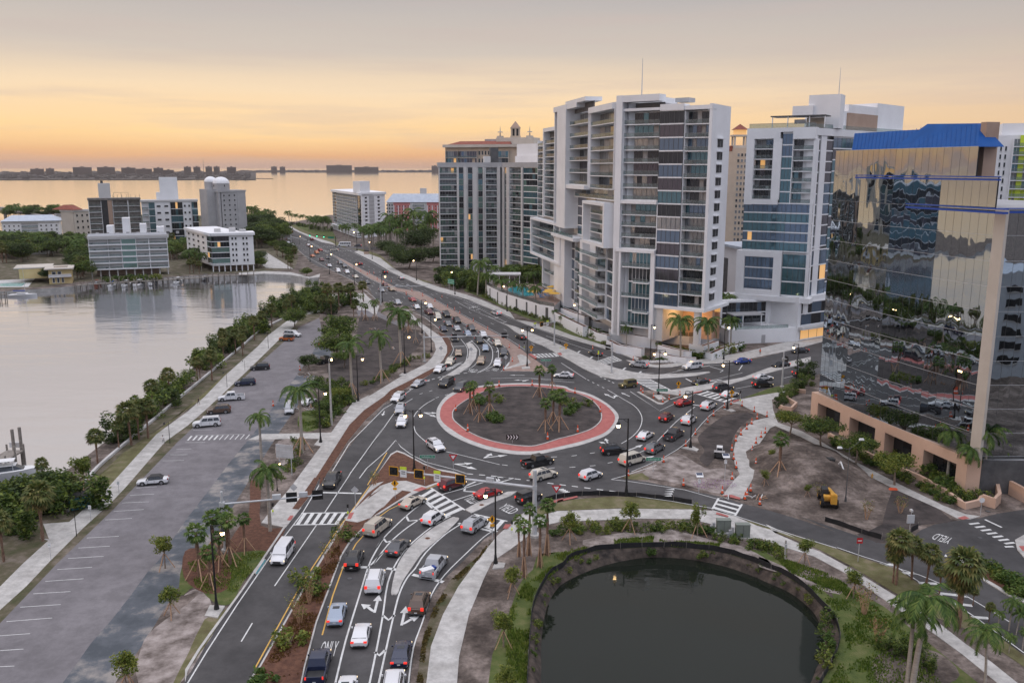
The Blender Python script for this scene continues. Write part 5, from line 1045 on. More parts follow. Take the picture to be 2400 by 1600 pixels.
# white condo to its right, two faces
c0, c1, c2 = far(425, 468), far(483, 425), far(584, 432)
B = Bld('white_condominium', 'white six storey condominium with garage openings by the seawall', 'apartment building', c1)
fa, fb = Fac(c0, c1), Fac(c1, c2); zt = zat(c1, 549)
fa.box(B.base, 0, fa.L-.1, 3, zt, -16, 0, 'white'); fb.box(B.base, .1, fb.L, 3, zt, -11, 0, 'white')
holes(B, fa, 1, fa.L*.8, 4, zt-1, 5, 4, .35, .35, gl='glass_dark'); glaz(B, fa, fa.L*.86, fa.L-.1, 4, zt-1, 5, 2, off=.1, gl=['glass_dark','glass_green']); glaz(B, fb, .1, fb.L*.42, 4, zt-1, 5, 6, off=.1, gl=['glass_dark','glass_green','glass_violet']); holes(B, fb, fb.L*.46, fb.L*.62, 4, zt-1, 5, 2, .5, .4, gl='glass_dark'); holes(B, fb, fb.L*.72, fb.L*.88, 4, zt-1, 5, 2, .5, .4, gl='glass_dark')
for k in range(8): fb.box(B.trim, fb.L*k/7.3, fb.L*k/7.3+.5, 0, 3, -.8, -.3, 'white')
fb.box(B.base, 1, fb.L-2, 0, 3, -11, -7, 'tan'); fa.box(B.trim, -.8, fa.L+.5, zt-.8, zt+.5, -16, .9, 'white'); fb.box(B.trim, 0, fb.L+.8, zt-.8, zt+.45, -11.5, .9, 'white')
for u, h_ in ((2, 1.8), (9, 2.2), (14, 1.2)): m_ = MB(); fb.box(m_, u, u+3, zt+.4, zt+h_+.4, -9, -6, 'offwhite'); B.part('roof_housing', m_)
B.finish()
# tower with a dome
B, f_, zt, cx = simple('domed_tower', 'slender cream tower crowned by white domes', 2000, 2252, 560, 350, 'greywall', 11, [('w',2000,2020),('h',2030,2175,3,.25,.3),('w',2175,2252)], dep=14, rooft='greywall')
f_.box(B.base, cx(1922), cx(2000), 0, zt+1.5, -16, -4, 'greywall'); m_ = MB(); a = f_.pt(cx(2068), zt+.8, -5.5)
def dome(m_, a, r, h, mt, cyl=4, drum='greywall'):
    m_.tube(a, a+Vector((0,0,cyl)), r, n=20, m=drum); L_ = 6
    for i in range(L_):
        t0, t1 = math.pi/2*i/L_, math.pi/2*(i+1)/L_; m_.tube(a+Vector((0,0,cyl+h*math.sin(t0))), a+Vector((0,0,cyl+h*math.sin(t1))), r*1.03*math.cos(t0), max(r*1.03*math.cos(t1), .05), 20, mt, caps=False)
dome(m_, a, 5.2, 4.2, 'white', 4.2)
for k in range(4): b_ = a+Vector((-3.3+k*2.2, -4.7+abs(k-1.5)*.7, 2.2)); m_.box(b_.x-.35, b_.x+.35, b_.y-.4, b_.y, b_.z, b_.z+1.2, 'dark')
B.part('dome', m_); m_ = MB(); a = f_.pt(cx(2010), zt+1.0, -12); dome(m_, a, 4.0, 3.4, 'white', 5.0); B.part('dome', m_); B.finish()
# unfinished concrete tower with scaffold netting
B, f_, zt, cx = simple('unfinished_tower', 'grey unfinished concrete tower wrapped in scaffolding', 808, 1285, 520, 425, 'scaffold', 9, [('b',808,925,3,['glass_green','glass_dark','teal']),('w',930,985,'dark'),('w',985,1025,'tan'),('b',1030,1170,6,['glass_dark','scaffold']),('b',1175,1285,4,['scaffold','glass_dark'])], rooft='scaffold')
m_ = MB(); f_.box(m_, cx(910), cx(1022), zt+.8, zt+9.5, -12, -4, 'offwhite'); f_.box(m_, cx(935), cx(960), zt+9.5, zt+11, -9, -7, 'dark'); B.part('lift_housing', m_)
sc = MB()
for k in range(7):
    u = cx(1040)+(cx(1285)-cx(1040))*k/6; sc.tube(f_.pt(u, 0, .9), f_.pt(u, zt+3, .9), .09, n=4, m='scaffold')
for i in range(10): z_ = 3+i*(zt)/10; sc.tube(f_.pt(cx(1040), z_, .9), f_.pt(cx(1285), z_, .9), .07, n=4, m='scaffold')
for i in range(3): sc.tube(f_.pt(cx(1050)+i*4, zt, -3), f_.pt(cx(1050)+i*4, zt+4, -3), .12, n=4, m='scaffold')
sc.tube(f_.pt(cx(1050), zt+4, -3), f_.pt(cx(1180), zt+4, -3), .12, n=4, m='scaffold'); B.part('scaffolding', sc); B.finish()
B, f_, zt, cx = simple('blue_window_block', 'white six storey block with blue windows beyond the unfinished tower', 1295, 1812, 560, 440, 'white', 6, [('b',1297,1360,2,['glass_blue']),('g',1360,1418,3,['glass_teal']),('h',1418,1560,2,.5,.25),('g',1565,1672,5,['glass_teal','glass_dark']),('h',1675,1755,2,.4,.3),('g',1760,1812,3,['glass_dark','glass_teal'])], z0=2)
m_ = MB(); f_.box(m_, cx(1473), cx(1642), zt+.8, zt+15, -14, -5, 'white'); f_.box(m_, cx(1438), cx(1475), zt+.8, zt+5.5, -12, -4, 'white'); B.part('lift_housing', m_); B.finish()
B, f_, zt, cx = simple('long_condominium', 'long low white condominium with a pale hipped roof at the far left', 15, 540, 610, 636, 'white', 4, [('h',15,190,4,.3,.3),('b',192,348,6,['glass_dark','tan']),('h',350,540,4,.3,.3)])
m_ = MB(); P = f_.pt; m_.hexa([P(-1,zt+.9,1), P(f_.L+1,zt+.9,1), P(f_.L+1,zt+.9,-19), P(-1,zt+.9,-19), P(5,zt+4.6,-8), P(f_.L-5,zt+4.6,-8), P(f_.L-5,zt+4.6,-11), P(5,zt+4.6,-11)], 'roofblue'); B.part('roof', m_); B.finish()
B, f_, zt, cx = simple('cream_house_block', 'small cream block with a red roof beside the unfinished tower', 676, 822, 590, 530, 'cream', 5, [('h',680,820,3,.3,.35)])
m_ = MB(); P = f_.pt; m_.hexa([P(-1,zt+.9,1), P(f_.L*.55,zt+.9,1), P(f_.L*.55,zt+.9,-19), P(-1,zt+.9,-19), P(3,zt+4,-6), P(f_.L*.45,zt+4,-6), P(f_.L*.45,zt+4,-12), P(3,zt+4,-12)], 'redroof'); B.part('roof', m_); B.finish()
# yellow house
a = g(*nat('A', 455, 1200)); b = g(*nat('A', 665, 1190)); B = Bld('yellow_house', 'yellow two storey house with balcony and solar panels by the water', 'house', a); f_ = Fac(a, b)
f_.box(B.base, 0, f_.L, 0, 6.4, -12, 0, 'yellowwall'); f_.box(B.base, -12, 0, 2, 6.2, -22, -8, 'yellowwall'); holes(B, f_, 1, f_.L*.6, 3.6, 6, 1, 2, .6, .5, gl='glass_dark', frame='white'); holes(B, f_, f_.L*.1, f_.L*.7, .2, 3, 1, 3, .4, .7, gl='glass_dark', frame='white')
m_ = MB(); f_.box(m_, 0, f_.L, 3.1, 3.4, 0, 1.8, 'white'); f_.box(m_, 0, f_.L, 3.4, 4.4, 1.7, 1.78, 'offwhite'); B.part('balcony', m_)
m_ = MB(); f_.box(m_, -1.5, f_.L+1, 6.4, 6.9, -13, 1.6, 'cream'); f_.box(m_, -14, 1, 6.3, 6.8, -24, -8, 'cream'); B.part('roof', m_); m_ = MB(); f_.box(m_, 2, f_.L-1.5, 6.95, 7.05, -8, -3.5, 'solar'); B.part('solar_panel', m_); B.finish()
for x, y, w_, lab, mt in ((470, 860, 13, 'small pavilion with a pale blue roof among dark trees', 'roofblue'), (130, 900, 14, 'low tan roofed house among the trees at the far left', 'tan'), (350, 925, 9, 'low brown roofed house behind the yellow house', 'tan')):
    p = g(*nat('A', x, y)); B = Bld('small_house', lab, 'house', p); f_ = Fac(p-Vector((w_/2,0,0)), p+Vector((w_/2,0,0))); f_.box(B.base, 0, w_, 0, 3.2, -9, 0, 'offwhite'); holes(B, f_, 1, w_-1, .6, 3, 1, 3, .4, .5)
    m_ = MB(); P = f_.pt; m_.hexa([P(-1,3.2,1), P(w_+1,3.2,1), P(w_+1,3.2,-10), P(-1,3.2,-10), P(3,5.6,-4), P(w_-3,5.6,-4), P(w_-3,5.6,-5), P(3,5.6,-5)], mt); B.part('roof', m_); B.finish()
# pool deck at the far left waterfront
p0 = [g(*nat('A', x, y)) for x, y in ((-60,1165),(320,1150),(260,1225),(-60,1230))]; struct(MB().sheet(p0, .05, 'offwhite').build('poolside_paving')); pz = [g(*nat('A', x, y)) for x, y in ((-40,1195),(250,1182),(200,1218),(-40,1222))]; struct(MB().sheet(pz, .07, 'poolwater').build('swimming_pool'))
# bridge
a = far(-60, 1060); a = g(-60, 488); a = far(-40, 900); b = far(205, 800)
br = Bld('causeway_bridge', 'low concrete causeway bridge curving over the bay at the far left', 'bridge', a); BP = []
for x, D, z_ in ((-120, 1010, 8), (0, 940, 7), (100, 880, 4.2), (180, 840, 1.8), (240, 810, .4)): BP.append(far(x, D, z_))
BP = smooth(BP, 6)
for a, b in zip(BP, BP[1:]):
    n_ = Vector((-(b-a).y, (b-a).x, 0)).normalized()*9
    br.base.hexa([a-n_-Vector((0,0,1.2)), b-n_-Vector((0,0,1.2)), b+n_-Vector((0,0,1.2)), a+n_-Vector((0,0,1.2)), a-n_, b-n_, b+n_, a+n_], 'asphalt_far')
    m_ = MB()
    for s_ in (-1, 1): e = n_*s_; q = e*.03; m_.hexa([a+e-q, b+e-q, b+e+q, a+e+q, a+e-q+Vector((0,0,1)), b+e-q+Vector((0,0,1)), b+e+q+Vector((0,0,1)), a+e+q+Vector((0,0,1))], 'concrete')
    br.part('parapet', m_)
for a in BP[::3]:
    if a.z > 2: m_ = MB(); m_.tube(Vector((a.x, a.y, -3)), a-Vector((0,0,1)), 1.6, n=8, m='concrete'); br.part('pier', m_)
br.finish(base='deck')
# distant barrier islands, their woods and blocks
isl = MB(); 
def island(xs, ynear, yfar, h=6):
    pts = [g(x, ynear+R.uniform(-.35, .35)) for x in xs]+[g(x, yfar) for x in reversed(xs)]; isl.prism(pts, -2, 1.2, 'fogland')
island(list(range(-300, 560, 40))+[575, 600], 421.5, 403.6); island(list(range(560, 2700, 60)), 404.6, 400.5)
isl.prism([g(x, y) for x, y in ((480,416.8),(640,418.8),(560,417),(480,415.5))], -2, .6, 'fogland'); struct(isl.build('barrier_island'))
wd = MB()
for k in range(900):
    if k < 620: x = R.uniform(-200, 585); y = 404.6+16*R.random()**1.3
    else: x = R.uniform(560, 1200); y = R.uniform(401.2, 403.8)
    p = g(x, y); sf = p.y/4200; s_ = R.uniform(6, 13)*sf*1.2; h_ = R.uniform(6, 12)*min(sf, 1.8)
    n = 7; vs = [p+Vector((math.cos(i*6.28/n)*s_*R.uniform(.8,1.8), math.sin(i*6.28/n)*s_, -1)) for i in range(n)]+[p+Vector((math.cos(i*6.28/n)*s_*.9, math.sin(i*6.28/n)*s_*.7, h_*R.uniform(.6,1))) for i in range(n)]+[p+Vector((0,0,h_*1.1))]
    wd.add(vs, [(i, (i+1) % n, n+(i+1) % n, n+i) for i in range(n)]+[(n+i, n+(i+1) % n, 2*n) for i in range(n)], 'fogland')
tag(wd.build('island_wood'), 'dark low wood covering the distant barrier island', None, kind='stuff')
for c, x0, x1, yt, yb in (('A',275,393,140,185),('A',418,487,138,182),('A',667,833,125,180),('A',890,1047,125,182),('A',1112,1238,130,172),('A',1247,1388,140,182),('A',1408,1492,132,165),('A',1688,1748,122,160),('A',1776,1834,122,160),('A',1887,1942,120,155),('A',1962,2012,120,152),('A',2083,2163,124,155),('B',295,346,120,150),('B',374,422,122,150),('B',803,1036,108,155),('B',1060,1280,124,150),('B',1770,1830,112,140),('A',1495,1590,150,170)):
    near = c == 'A'; D = 6200 if near else 8600; a = far(CR[c][0]+x0/CR[c][2], D); b = far(CR[c][0]+x1/CR[c][2], D); zt = max(zat(a, CR[c][1]+yt/CR[c][2]), 12)
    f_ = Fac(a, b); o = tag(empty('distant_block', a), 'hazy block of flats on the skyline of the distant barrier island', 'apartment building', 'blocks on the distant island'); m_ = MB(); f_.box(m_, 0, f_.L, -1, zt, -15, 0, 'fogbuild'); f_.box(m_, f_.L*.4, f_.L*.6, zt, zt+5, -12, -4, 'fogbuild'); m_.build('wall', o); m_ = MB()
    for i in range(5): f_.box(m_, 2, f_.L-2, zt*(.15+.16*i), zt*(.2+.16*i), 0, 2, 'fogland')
    m_.build('window_bands', o)
a = far(477, 3800); o = MB().tube(a, a+Vector((0,0,92)), 1.2, .5, 4, 'fogbuild').build('radio_mast'); tag(o, 'thin radio mast rising over the distant island skyline', 'mast')
# ================= vegetation =================
leafmat('leaf_palm', (.038,.081,.015), (.184,.238,.054), (.086,.151,.028))
leafmat('leaf_sabal', (.049,.076,.018), (.259,.227,.076), (.119,.146,.037))
leafmat('leaf_sabal_dry', (.076,.059,.022), (.281,.184,.065), (.141,.119,.038))
leafmat('leaf_oak', (.054,.092,.013), (.292,.292,.054), (.151,.194,.033))
leafmat('leaf_dark', (.019,.039,.012), (.114,.151,.037), (.050,.084,.022))
leafmat('leaf_mangrove', (.030,.062,.013), (.216,.259,.046), (.092,.141,.025))
leafmat('leaf_brown', (.108,.054,.022), (.259,.141,.054), (.173,.097,.033))
leafmat('blade', (.065,.119,.015), (.259,.292,.065), (.141,.206,.033))
rr = random.Random(5)
def uni(a, b): return rr.uniform(a, b)
def leafq(mb, p, s, m, flat=.5):
    a = Vector((uni(-1,1), uni(-1,1), uni(-flat,flat))).normalized(); b = a.cross(Vector((uni(-1,1), uni(-1,1), uni(.2,1)))).normalized()
    mb.add([p-a*s, p-b*s*.45, p+a*s, p+b*s*.45], [(0,1,2,3)], m)
def proto(name):
    o = empty(name); o['_proto'] = 1; return o
def trunk_path(h, lean, n=6, bend=0.0):
    return [Vector((lean*(i/n)**1.4, bend*math.sin(i/n*3), h*i/n)) for i in range(n+1)]
from mathutils import noise
def braces(o, h, r, n=3, a0=.4):
    for k in range(n):
        a = a0+6.283*k/n; MB().tube((math.cos(a)*r, math.sin(a)*r, 0), (math.cos(a)*.12, math.sin(a)*.12, h), .07, n=4, m='wood').build('brace', o, local=True)
def royal(h, crown=3.0, nf=20, lean=0, mt='leaf_palm', brace=False, coco=False):
    o = proto('royal_palm'); tp = trunk_path(h, lean); t = MB(); n = len(tp); r0 = .20 if not coco else .15
    t.path(tp, [r0*(1.15-.35*i/n) for i in range(n)], 8, 'palmtrunk')
    if not coco: t.tube(tp[-1], tp[-1]+Vector((0,0,1.4)), .2, .12, 7, 'greenshaft')
    t.build('trunk', o, smooth=True, local=True); c = MB(); top = tp[-1]+Vector((0,0,1.2 if not coco else .1))
    for k in range(nf):
        a = k*2.4+uni(-.2,.2); el = uni(.15,1.25) if k > 4 else uni(-.35,.25); L = crown*uni(.85,1.1); pts = []; p = top.copy(); N_ = 9; e = el
        for i in range(N_+1):
            pts.append(p.copy()); st = L/N_; p = p+Vector((math.cos(a)*math.cos(e), math.sin(a)*math.cos(e), math.sin(e)))*st; e -= (.24 if el > .2 else .19)
        side = Vector((-math.sin(a), math.cos(a), 0))
        for i in range(N_):
            q0, q1 = pts[i], pts[i+1]; c.add([q0+Vector((0,0,.03)), q1+Vector((0,0,.03)), q1-Vector((0,0,.03)), q0-Vector((0,0,.03))], [(0,1,2,3)], mt)
            if i < 1: continue
            for j in range(3):
                q = q0.lerp(q1, j/3); w_ = (1-abs(i/N_-.45)*1.1)*.26*crown*uni(.8,1.1)
                for s_ in (-1, 1):
                    d = (side*s_*.8+(q1-q0).normalized()*.55+Vector((0,0,-.35-uni(0,.4)))).normalized()*w_; u_ = (q1-q0).normalized()*.13*crown/3
                    c.add([q-u_*.5, q+u_*.6, q+d+u_*.2], [(0,1,2)], mt)
    c.build('crown', o, local=True)
    if brace: braces(o, h*.32, h*.2, 4)
    return o
def sabal(h, r=1.5, mt='leaf_sabal', lean=0, brace=False, bw=.28, nl=48, thin=1.0, boots=True):
    o = proto('sabal_palm'); tp = trunk_path(h, lean); t = MB(); n = len(tp); t.path(tp, [.17+.05*math.sin(i*2.1) for i in range(n)], 7, 'sabaltrunk' if boots else 'bark')
    t.build('trunk', o, smooth=True, local=True); c = MB(); top = tp[-1]
    for k in range(nl):
        a = k*2.399; el = -.7+2.0*(k+.5)/nl+uni(-.1,.1); d = Vector((math.cos(a)*math.cos(el), math.sin(a)*math.cos(el), math.sin(el))); st = r*uni(.45,.62)*thin; q = top+d*st
        c.add([top+Vector((0,0,.02)), q+Vector((0,0,.025)), q-Vector((0,0,.025))], [(0,1,2)], mt)
        side = d.cross(Vector((0,0,1))).normalized(); up = side.cross(d); NB = 9; m_ = mt if el > -.35 else ('leaf_sabal_dry' if mt == 'leaf_sabal' and rr.random() < .6 else mt)
        for j in range(NB):
            t_ = (j/(NB-1)-.5)*2.5; b = (d*math.cos(t_)+side*math.sin(t_)+up*.12*abs(t_)+Vector((0,0,-.3-.12*abs(t_)))).normalized(); L = r*uni(.5,.66)*(1-.12*abs(t_)); w_ = side.cross(b) if False else (side*math.cos(t_)-d*math.sin(t_)); w_ = w_*.075*r
            m1 = q+b*L*.55; e_ = q+b*L+Vector((0,0,-.18*r)); c.add([q, m1+w_, e_, m1-w_], [(0,1,2,3)], m_)
    c.build('crown', o, local=True)
    if brace: braces(o, h*.42, h*bw, 4)
    return o
def leafy(name, h, rx, rz, nl, mt, ls=.3, clear=.35, ntr=1, nc=9, brace=False, shape='ball', tr=.12):
    o = proto(name); t = MB(); c = MB(); ccz = h-rz; cl = []
    for k in range(nc):
        a = uni(0, 6.28); rad = rx*math.sqrt(uni(0,.75)); zz = ccz+rz*uni(-.75,.7)*(1-.35*(rad/rx)); 
        if shape == 'umbrella': zz = ccz+rz*uni(-.2,.5)
        cl.append((Vector((math.cos(a)*rad, math.sin(a)*rad, zz)), uni(.32,.55)*rx))
    for k in range(ntr):
        b = Vector((uni(-.3,.3)*(ntr > 1), uni(-.3,.3)*(ntr > 1), 0)); f = b+Vector((uni(-.15,.15)*rx, uni(-.15,.15)*rx, h*clear)); t.path([b, b.lerp(f, .5)+Vector((uni(-.1,.1), uni(-.1,.1), 0)), f], [tr, tr*.8, tr*.6], 6, 'bark')
        for q, r_ in cl[k::ntr][:6]: t.path([f, f.lerp(q, .6)+Vector((0,0,.1)), q], [tr*.5, tr*.3, tr*.12], 5, 'bark')
    t.build('trunk', o, smooth=True, local=True)
    for k in range(nl):
        q, r_ = cl[k % nc]; d = Vector((rr.gauss(0,1), rr.gauss(0,1), rr.gauss(0,.8))).normalized()*r_*uni(.55,1.12); leafq(c, q+Vector((d.x, d.y, d.z*rz/rx*.9)), ls*uni(.6,1.25), mt)
    c.build('crown', o, local=True)
    if brace: braces(o, h*.4, h*.24, 3)
    return o
def bush(name, r, h, nl, mt, ls=.28, stems=True):
    o = proto(name); c = MB(); cl = [(Vector((uni(-.95,.95)*r, uni(-.95,.95)*r, h*uni(.12,.95)**1.1)), uni(.22,.52)*r) for _ in range(12)]
    for k in range(nl):
        q, r_ = cl[k % 12]; d = Vector((rr.gauss(0,1), rr.gauss(0,1), rr.gauss(0,1))).normalized()*r_*uni(.5,1.15); p = q+d; p.z = max(p.z*1.0, .05); leafq(c, p, ls*uni(.6,1.3), mt)
    c.build('foliage', o, local=True); t = MB()
    for k in range(5): t.path([Vector((uni(-.3,.3)*r, uni(-.3,.3)*r, 0)), Vector((uni(-.6,.6)*r, uni(-.6,.6)*r, h*.6))], [.06, .02], 4, 'bark')
    t.build('stems', o, local=True); return o
def bare(h=2.6):
    o = proto('young_shrub'); t = MB()
    for k in range(9):
        a = uni(0,6.28); p = Vector((math.cos(a)*.15, math.sin(a)*.15, 0)); q = p+Vector((math.cos(a)*uni(.2,.6), math.sin(a)*uni(.2,.6), h*uni(.6,1))); t.path([p, q], [.045, .02], 4, 'wood')
        for j in range(3): e = p.lerp(q, uni(.4,.9)); t.path([e, e+Vector((uni(-.5,.5), uni(-.5,.5), uni(.3,.7)))], [.02, .008], 3, 'wood')
    t.build('stems', o, local=True); c = MB()
    for k in range(170): a = uni(0,6.28); r_ = uni(.2,1.0); leafq(c, Vector((math.cos(a)*r_, math.sin(a)*r_, h*uni(.45,1.1))), .11, 'leaf_oak' if k % 3 else 'leaf_brown')
    c.build('foliage', o, local=True); return o
ROY = [royal(6.5, 3.0), royal(6.5, 3.4, 22, lean=.4), royal(6.5, 3.0, 19)]; ROYB = [royal(7, 3.1, 19, brace=True), royal(7, 3.2, 17, lean=.3, brace=True)]; COC = [royal(7, 3.6, 23, lean=.8, coco=True, mt='leaf_palm'), royal(7, 3.4, 21, lean=-.6, coco=True)]
SAB = [sabal(6, 1.8), sabal(6, 1.95, lean=.3), sabal(6, 1.7, nl=52)]; SABB = [sabal(5, 1.15, brace=True, nl=22, mt='leaf_palm'), sabal(5, 1.25, brace=True, nl=24, mt='leaf_palm', lean=.15)]
SABM = [sabal(7, 1.15, brace=True, bw=.07, nl=22, mt='leaf_palm'), sabal(7, 1.05, brace=True, bw=.06, nl=20, mt='leaf_palm', lean=.2)]
OAK = [leafy('young_oak', 5.5, 1.35, 1.9, 1500, 'leaf_oak', .17, .42, brace=True, nc=12), leafy('young_oak', 5.5, 1.5, 1.7, 1600, 'leaf_oak', .17, .4, brace=True, nc=13)]
SLIM = [leafy('young_oak', 7, 1.15, 2.9, 1900, 'leaf_oak', .17, .3, brace=True, nc=15)]
BROAD = [leafy('shade_tree', 8, 4.6, 2.6, 4200, 'leaf_dark', .30, .35, nc=22, tr=.3), leafy('shade_tree', 8, 4.4, 2.9, 4200, 'leaf_mangrove', .30, .35, nc=20, tr=.3)]
UMB = [leafy('shade_tree', 5.2, 3.0, 1.5, 3000, 'leaf_oak', .2, .45, nc=18, shape='umbrella', tr=.2), leafy('shade_tree', 5.2, 3.2, 1.5, 3200, 'leaf_mangrove', .2, .45, nc=20, shape='umbrella', tr=.2)]
BIG = [leafy('spreading_tree', 13, 9, 5, 7500, 'leaf_dark', .5, .3, nc=34, tr=.5)]
MANG = [bush('mangrove', 2.4, 3.2, 1500, 'leaf_mangrove', .24), bush('mangrove', 2.6, 3.0, 1500, 'leaf_mangrove', .25), bush('mangrove', 2.2, 3.6, 1300, 'leaf_dark', .25)]
SHR = [bush('shrub', .9, 1.1, 420, 'leaf_mangrove', .14), bush('shrub', .8, .8, 420, 'leaf_palm', .16), bush('shrub', 1.0, 1.0, 420, 'leaf_oak', .14)]
BARE = [bare(), bare(2.2)]
def put(kinds, c, bx, by, tx, ty, label, cat, group=None, cr=0.0):
    """base at (bx,by), crown centre at (tx,ty)"""
    p = gc(c, bx, by); k = rr.choice(kinds); h0 = {id(ROY):0}.get(0) or H0[kinds[0].name]
    zt_ = zat(p, CR[c][1]+ty/CR[c][2]); s = max(min(zt_/h0, 1.7 if kinds is SHR else 4), .15)
    return place(k, p, uni(0, 6.28), s, label, cat, group)
H0 = {}
for L_, h_ in ((ROY,7.6),(ROYB,8.2),(COC,7.0),(SAB,6.0),(SABB,5.0),(SABM,7.0),(OAK,3.8),(SLIM,4.2),(BROAD,5.4),(UMB,3.8),(BIG,8.0),(MANG,1.7),(SHR,.6),(BARE,1.8)): H0[L_[0].name] = h_
PT = 'palm tree'
# royal palms on the left bank of the road
put(ROY,'J',590,1360,560,1010,'royal palm standing behind another, left of the sign board',PT); put(ROY,'K',632,405,590,-60,'royal palm with braced trunk in the mulch at the crosswalk corner',PT)
put(ROYB,'J',915,1300,885,800,'staked royal palm beside the park walkway and double lamps',PT); put(ROYB,'J',1312,850,1295,430,'staked royal palm near the grey utility pole lamp',PT)
put(ROYB,'L',118,730,105,370,'staked royal palm in the dark soil left of the curved pavement',PT); put(ROYB,'L',275,600,280,190,'tallest royal palm at the curve of the avenue',PT)
# office block palms
for bx, by, tx, ty, l in ((885,1130,905,820,'royal palm in front of the widest peach archway'),(1025,1190,1075,920,'royal palm at the outer corner of the peach base'),(1100,1185,1150,830,'second royal palm in the corner planter of the office block'),(1160,1160,1200,880,'royal palm nearest the driveway of the office block')): put(ROY,'G',bx,by,tx,ty,l,PT)
for bx, by, tx, ty, l in ((640,440,645,290,'palm left of the restaurant terrace, above the planter'),(845,430,865,255,'palm beside a street lamp at the glass foot of the tower'),(1073,570,1078,250,'coconut palm in front of the warm lit lobby'),(1300,550,1303,265,'palm right of the lobby column'),(1475,460,1475,240,'palm beside the hotel terrace'),(1440,350,1452,60,'tall palm in the shaded gap between tower and hotel')): put(COC,'N',bx,by,tx,ty,l,PT)
for bx, by, tx, ty in ((205,712,205,440),(293,722,290,465),(403,800,400,520),(530,840,520,530),(655,880,650,580),(808,940,810,590)): put(ROY,'R',bx,by,tx,ty,'royal palm in the row along the white pool wall',PT,'royal palms along the pool wall')
for bx, by, tx, ty in ((1035,1010,1040,885),(1110,1060,1110,960),(1160,1065,1160,950),(1215,1090,1215,1000),(1250,1100,1245,985)): put(COC,'R',bx,by,tx,ty,'small palm before the long white planter wall',PT,'small palms before the planter wall')
for bx, by, tx, ty in ((100,690,180,300),(60,560,40,430),(330,560,310,350),(560,560,560,370),(700,590,690,430),(800,560,780,420),(1010,700,1000,510),(480,480,500,340),(900,560,880,430),(640,500,620,360),(1060,600,1060,480)): put(COC,'R',bx,by,tx,ty,'palm in the dense planting between the pool and the grey condominium',PT,'palms behind the pool')
# lower right
for bx, by, tx, ty, l in ((1175,1620,1190,1040,'tall feather palm nearest the pond at lower right'),(1215,1640,1280,890,'tall feather palm leaning right behind its twin')): put(ROY,'Q',bx,by,tx,ty,l,PT)
put(COC,'Q',1800,1600,1870,1180,'low feather palm overhanging the pavement at the bottom right',PT); put(COC,'Q',1990,1150,1950,930,'feather palm behind the low one at the right edge',PT); put(COC,'Q',2113,1150,2100,980,'feather palm cut by the right edge',PT)
for bx, by, tx, ty, l in ((1090,785,1075,430,'full crowned sabal palm left of the exit road sign'),(1065,770,1065,540,'shorter sabal palm leaning against its neighbour'),(1215,745,1215,470,'sabal palm over the hatched road edge, second from left'),(1330,800,1375,530,'leaning sabal palm behind the hatching'),(1435,860,1440,660,'short sabal palm with an orange skirt'),(1590,1130,1645,620,'tall sabal palm with golden dead fronds'),(1572,1110,1575,740,'dark trunked sabal palm beside the golden one'),(1705,950,1775,830,'small sabal palm right of the golden one')): put(SAB,'Q',bx,by,tx,ty,l,PT)
for x, y, ty, k_ in ((1900,1150,1000,ROY),(2050,1180,1020,COC),(1830,1080,960,SAB),(2100,1300,1150,ROY),(1990,1330,1190,COC)): put(k_,'Q',x,y,x+10,ty,'lush palm in the clump at the lower right corner',PT,'palm clump at the lower right')
for x, y, ty in ((1250,1330,1270),(1130,1330,1280),(1000,1290,1240),(1330,1420,1370)): put(MANG,'Q',x,y,x,ty,'green bush under the tall feather palms','shrub','bushes under the feather palms')
# waterside sabals
for c, bx, by, tx, ty in (('H',1050,1240,1000,960),('H',1110,1190,1095,950),('H',1185,1180,1170,925),('H',350,1560,325,1380),('H',560,1600,525,1480),('I',330,480,265,120),('I',570,200,530,20),('I',30,640,-10,330),('J',195,720,180,520),('J',100,720,82,580),('J',350,500,320,400),('J',440,525,425,380),('J',290,480,280,340),('B',775,1470,770,1330),('B',820,1420,820,1235),('B',920,1440,920,1230),('B',1030,1400,1030,1225),('B',1145,1360,1135,1210),('B',850,1480,850,1340),('B',1055,1500,1050,1400),('B',720,1440,715,1330),('B',980,1380,980,1240)): put(SAB,c,bx,by,tx,ty,'sabal palm in the waterside belt between the promenade and the bay',PT,'sabal palms along the bay')
for c, bx, by, tx, ty in (('B',1250,1510,1248,1390),('B',1165,1530,1165,1400),('B',1405,1540,1385,1420),('B',1510,1620,1500,1480),('B',1130,1500,1140,1390),('B',1560,1640,1560,1500)): put(SABB,c,bx,by,tx,ty,'young staked sabal palm by the forecourt at the top of the park',PT,'young palms by the forecourt')
for bx, by, tx, ty in ((90,760,65,410),(250,690,240,450),(325,660,300,330),(440,560,430,310),(175,830,170,560),(200,600,190,300),(300,560,300,270)): put(SABB,'K',bx,by,tx,ty,'staked sabal palm in the cluster left of the mast arm',PT,'staked palms in the left cluster')
for bx, by, tx, ty in ((825,990,815,775),(853,950,860,760),(980,1000,970,770),(900,1050,895,860)): put(SABB,'L',bx,by,tx,ty,'staked sabal palm on the left half of the central island',PT,'left palms of the central island')
for bx, by, tx, ty in ((1378,860,1375,640),(1480,800,1485,630),(1487,1060,1485,840),(1535,1120,1540,840),(1425,1130,1425,900)): put(SABB,'L',bx,by,tx,ty,'staked sabal palm on the right half of the central island',PT,'right palms of the central island')
for bx, by, tx, ty in ((1165,600,1165,310),(1240,590,1235,230),(1203,760,1205,370),(1325,680,1330,320),(1380,590,1385,200)): put(SABM,'M',bx,by,tx,ty,'young sabal palm beside the big signal mast by the pond',PT,'young palms by the signal mast')
put(SABB,'P',1130,840,1140,550,'single staked sabal palm in the dirt left of the mound',PT)
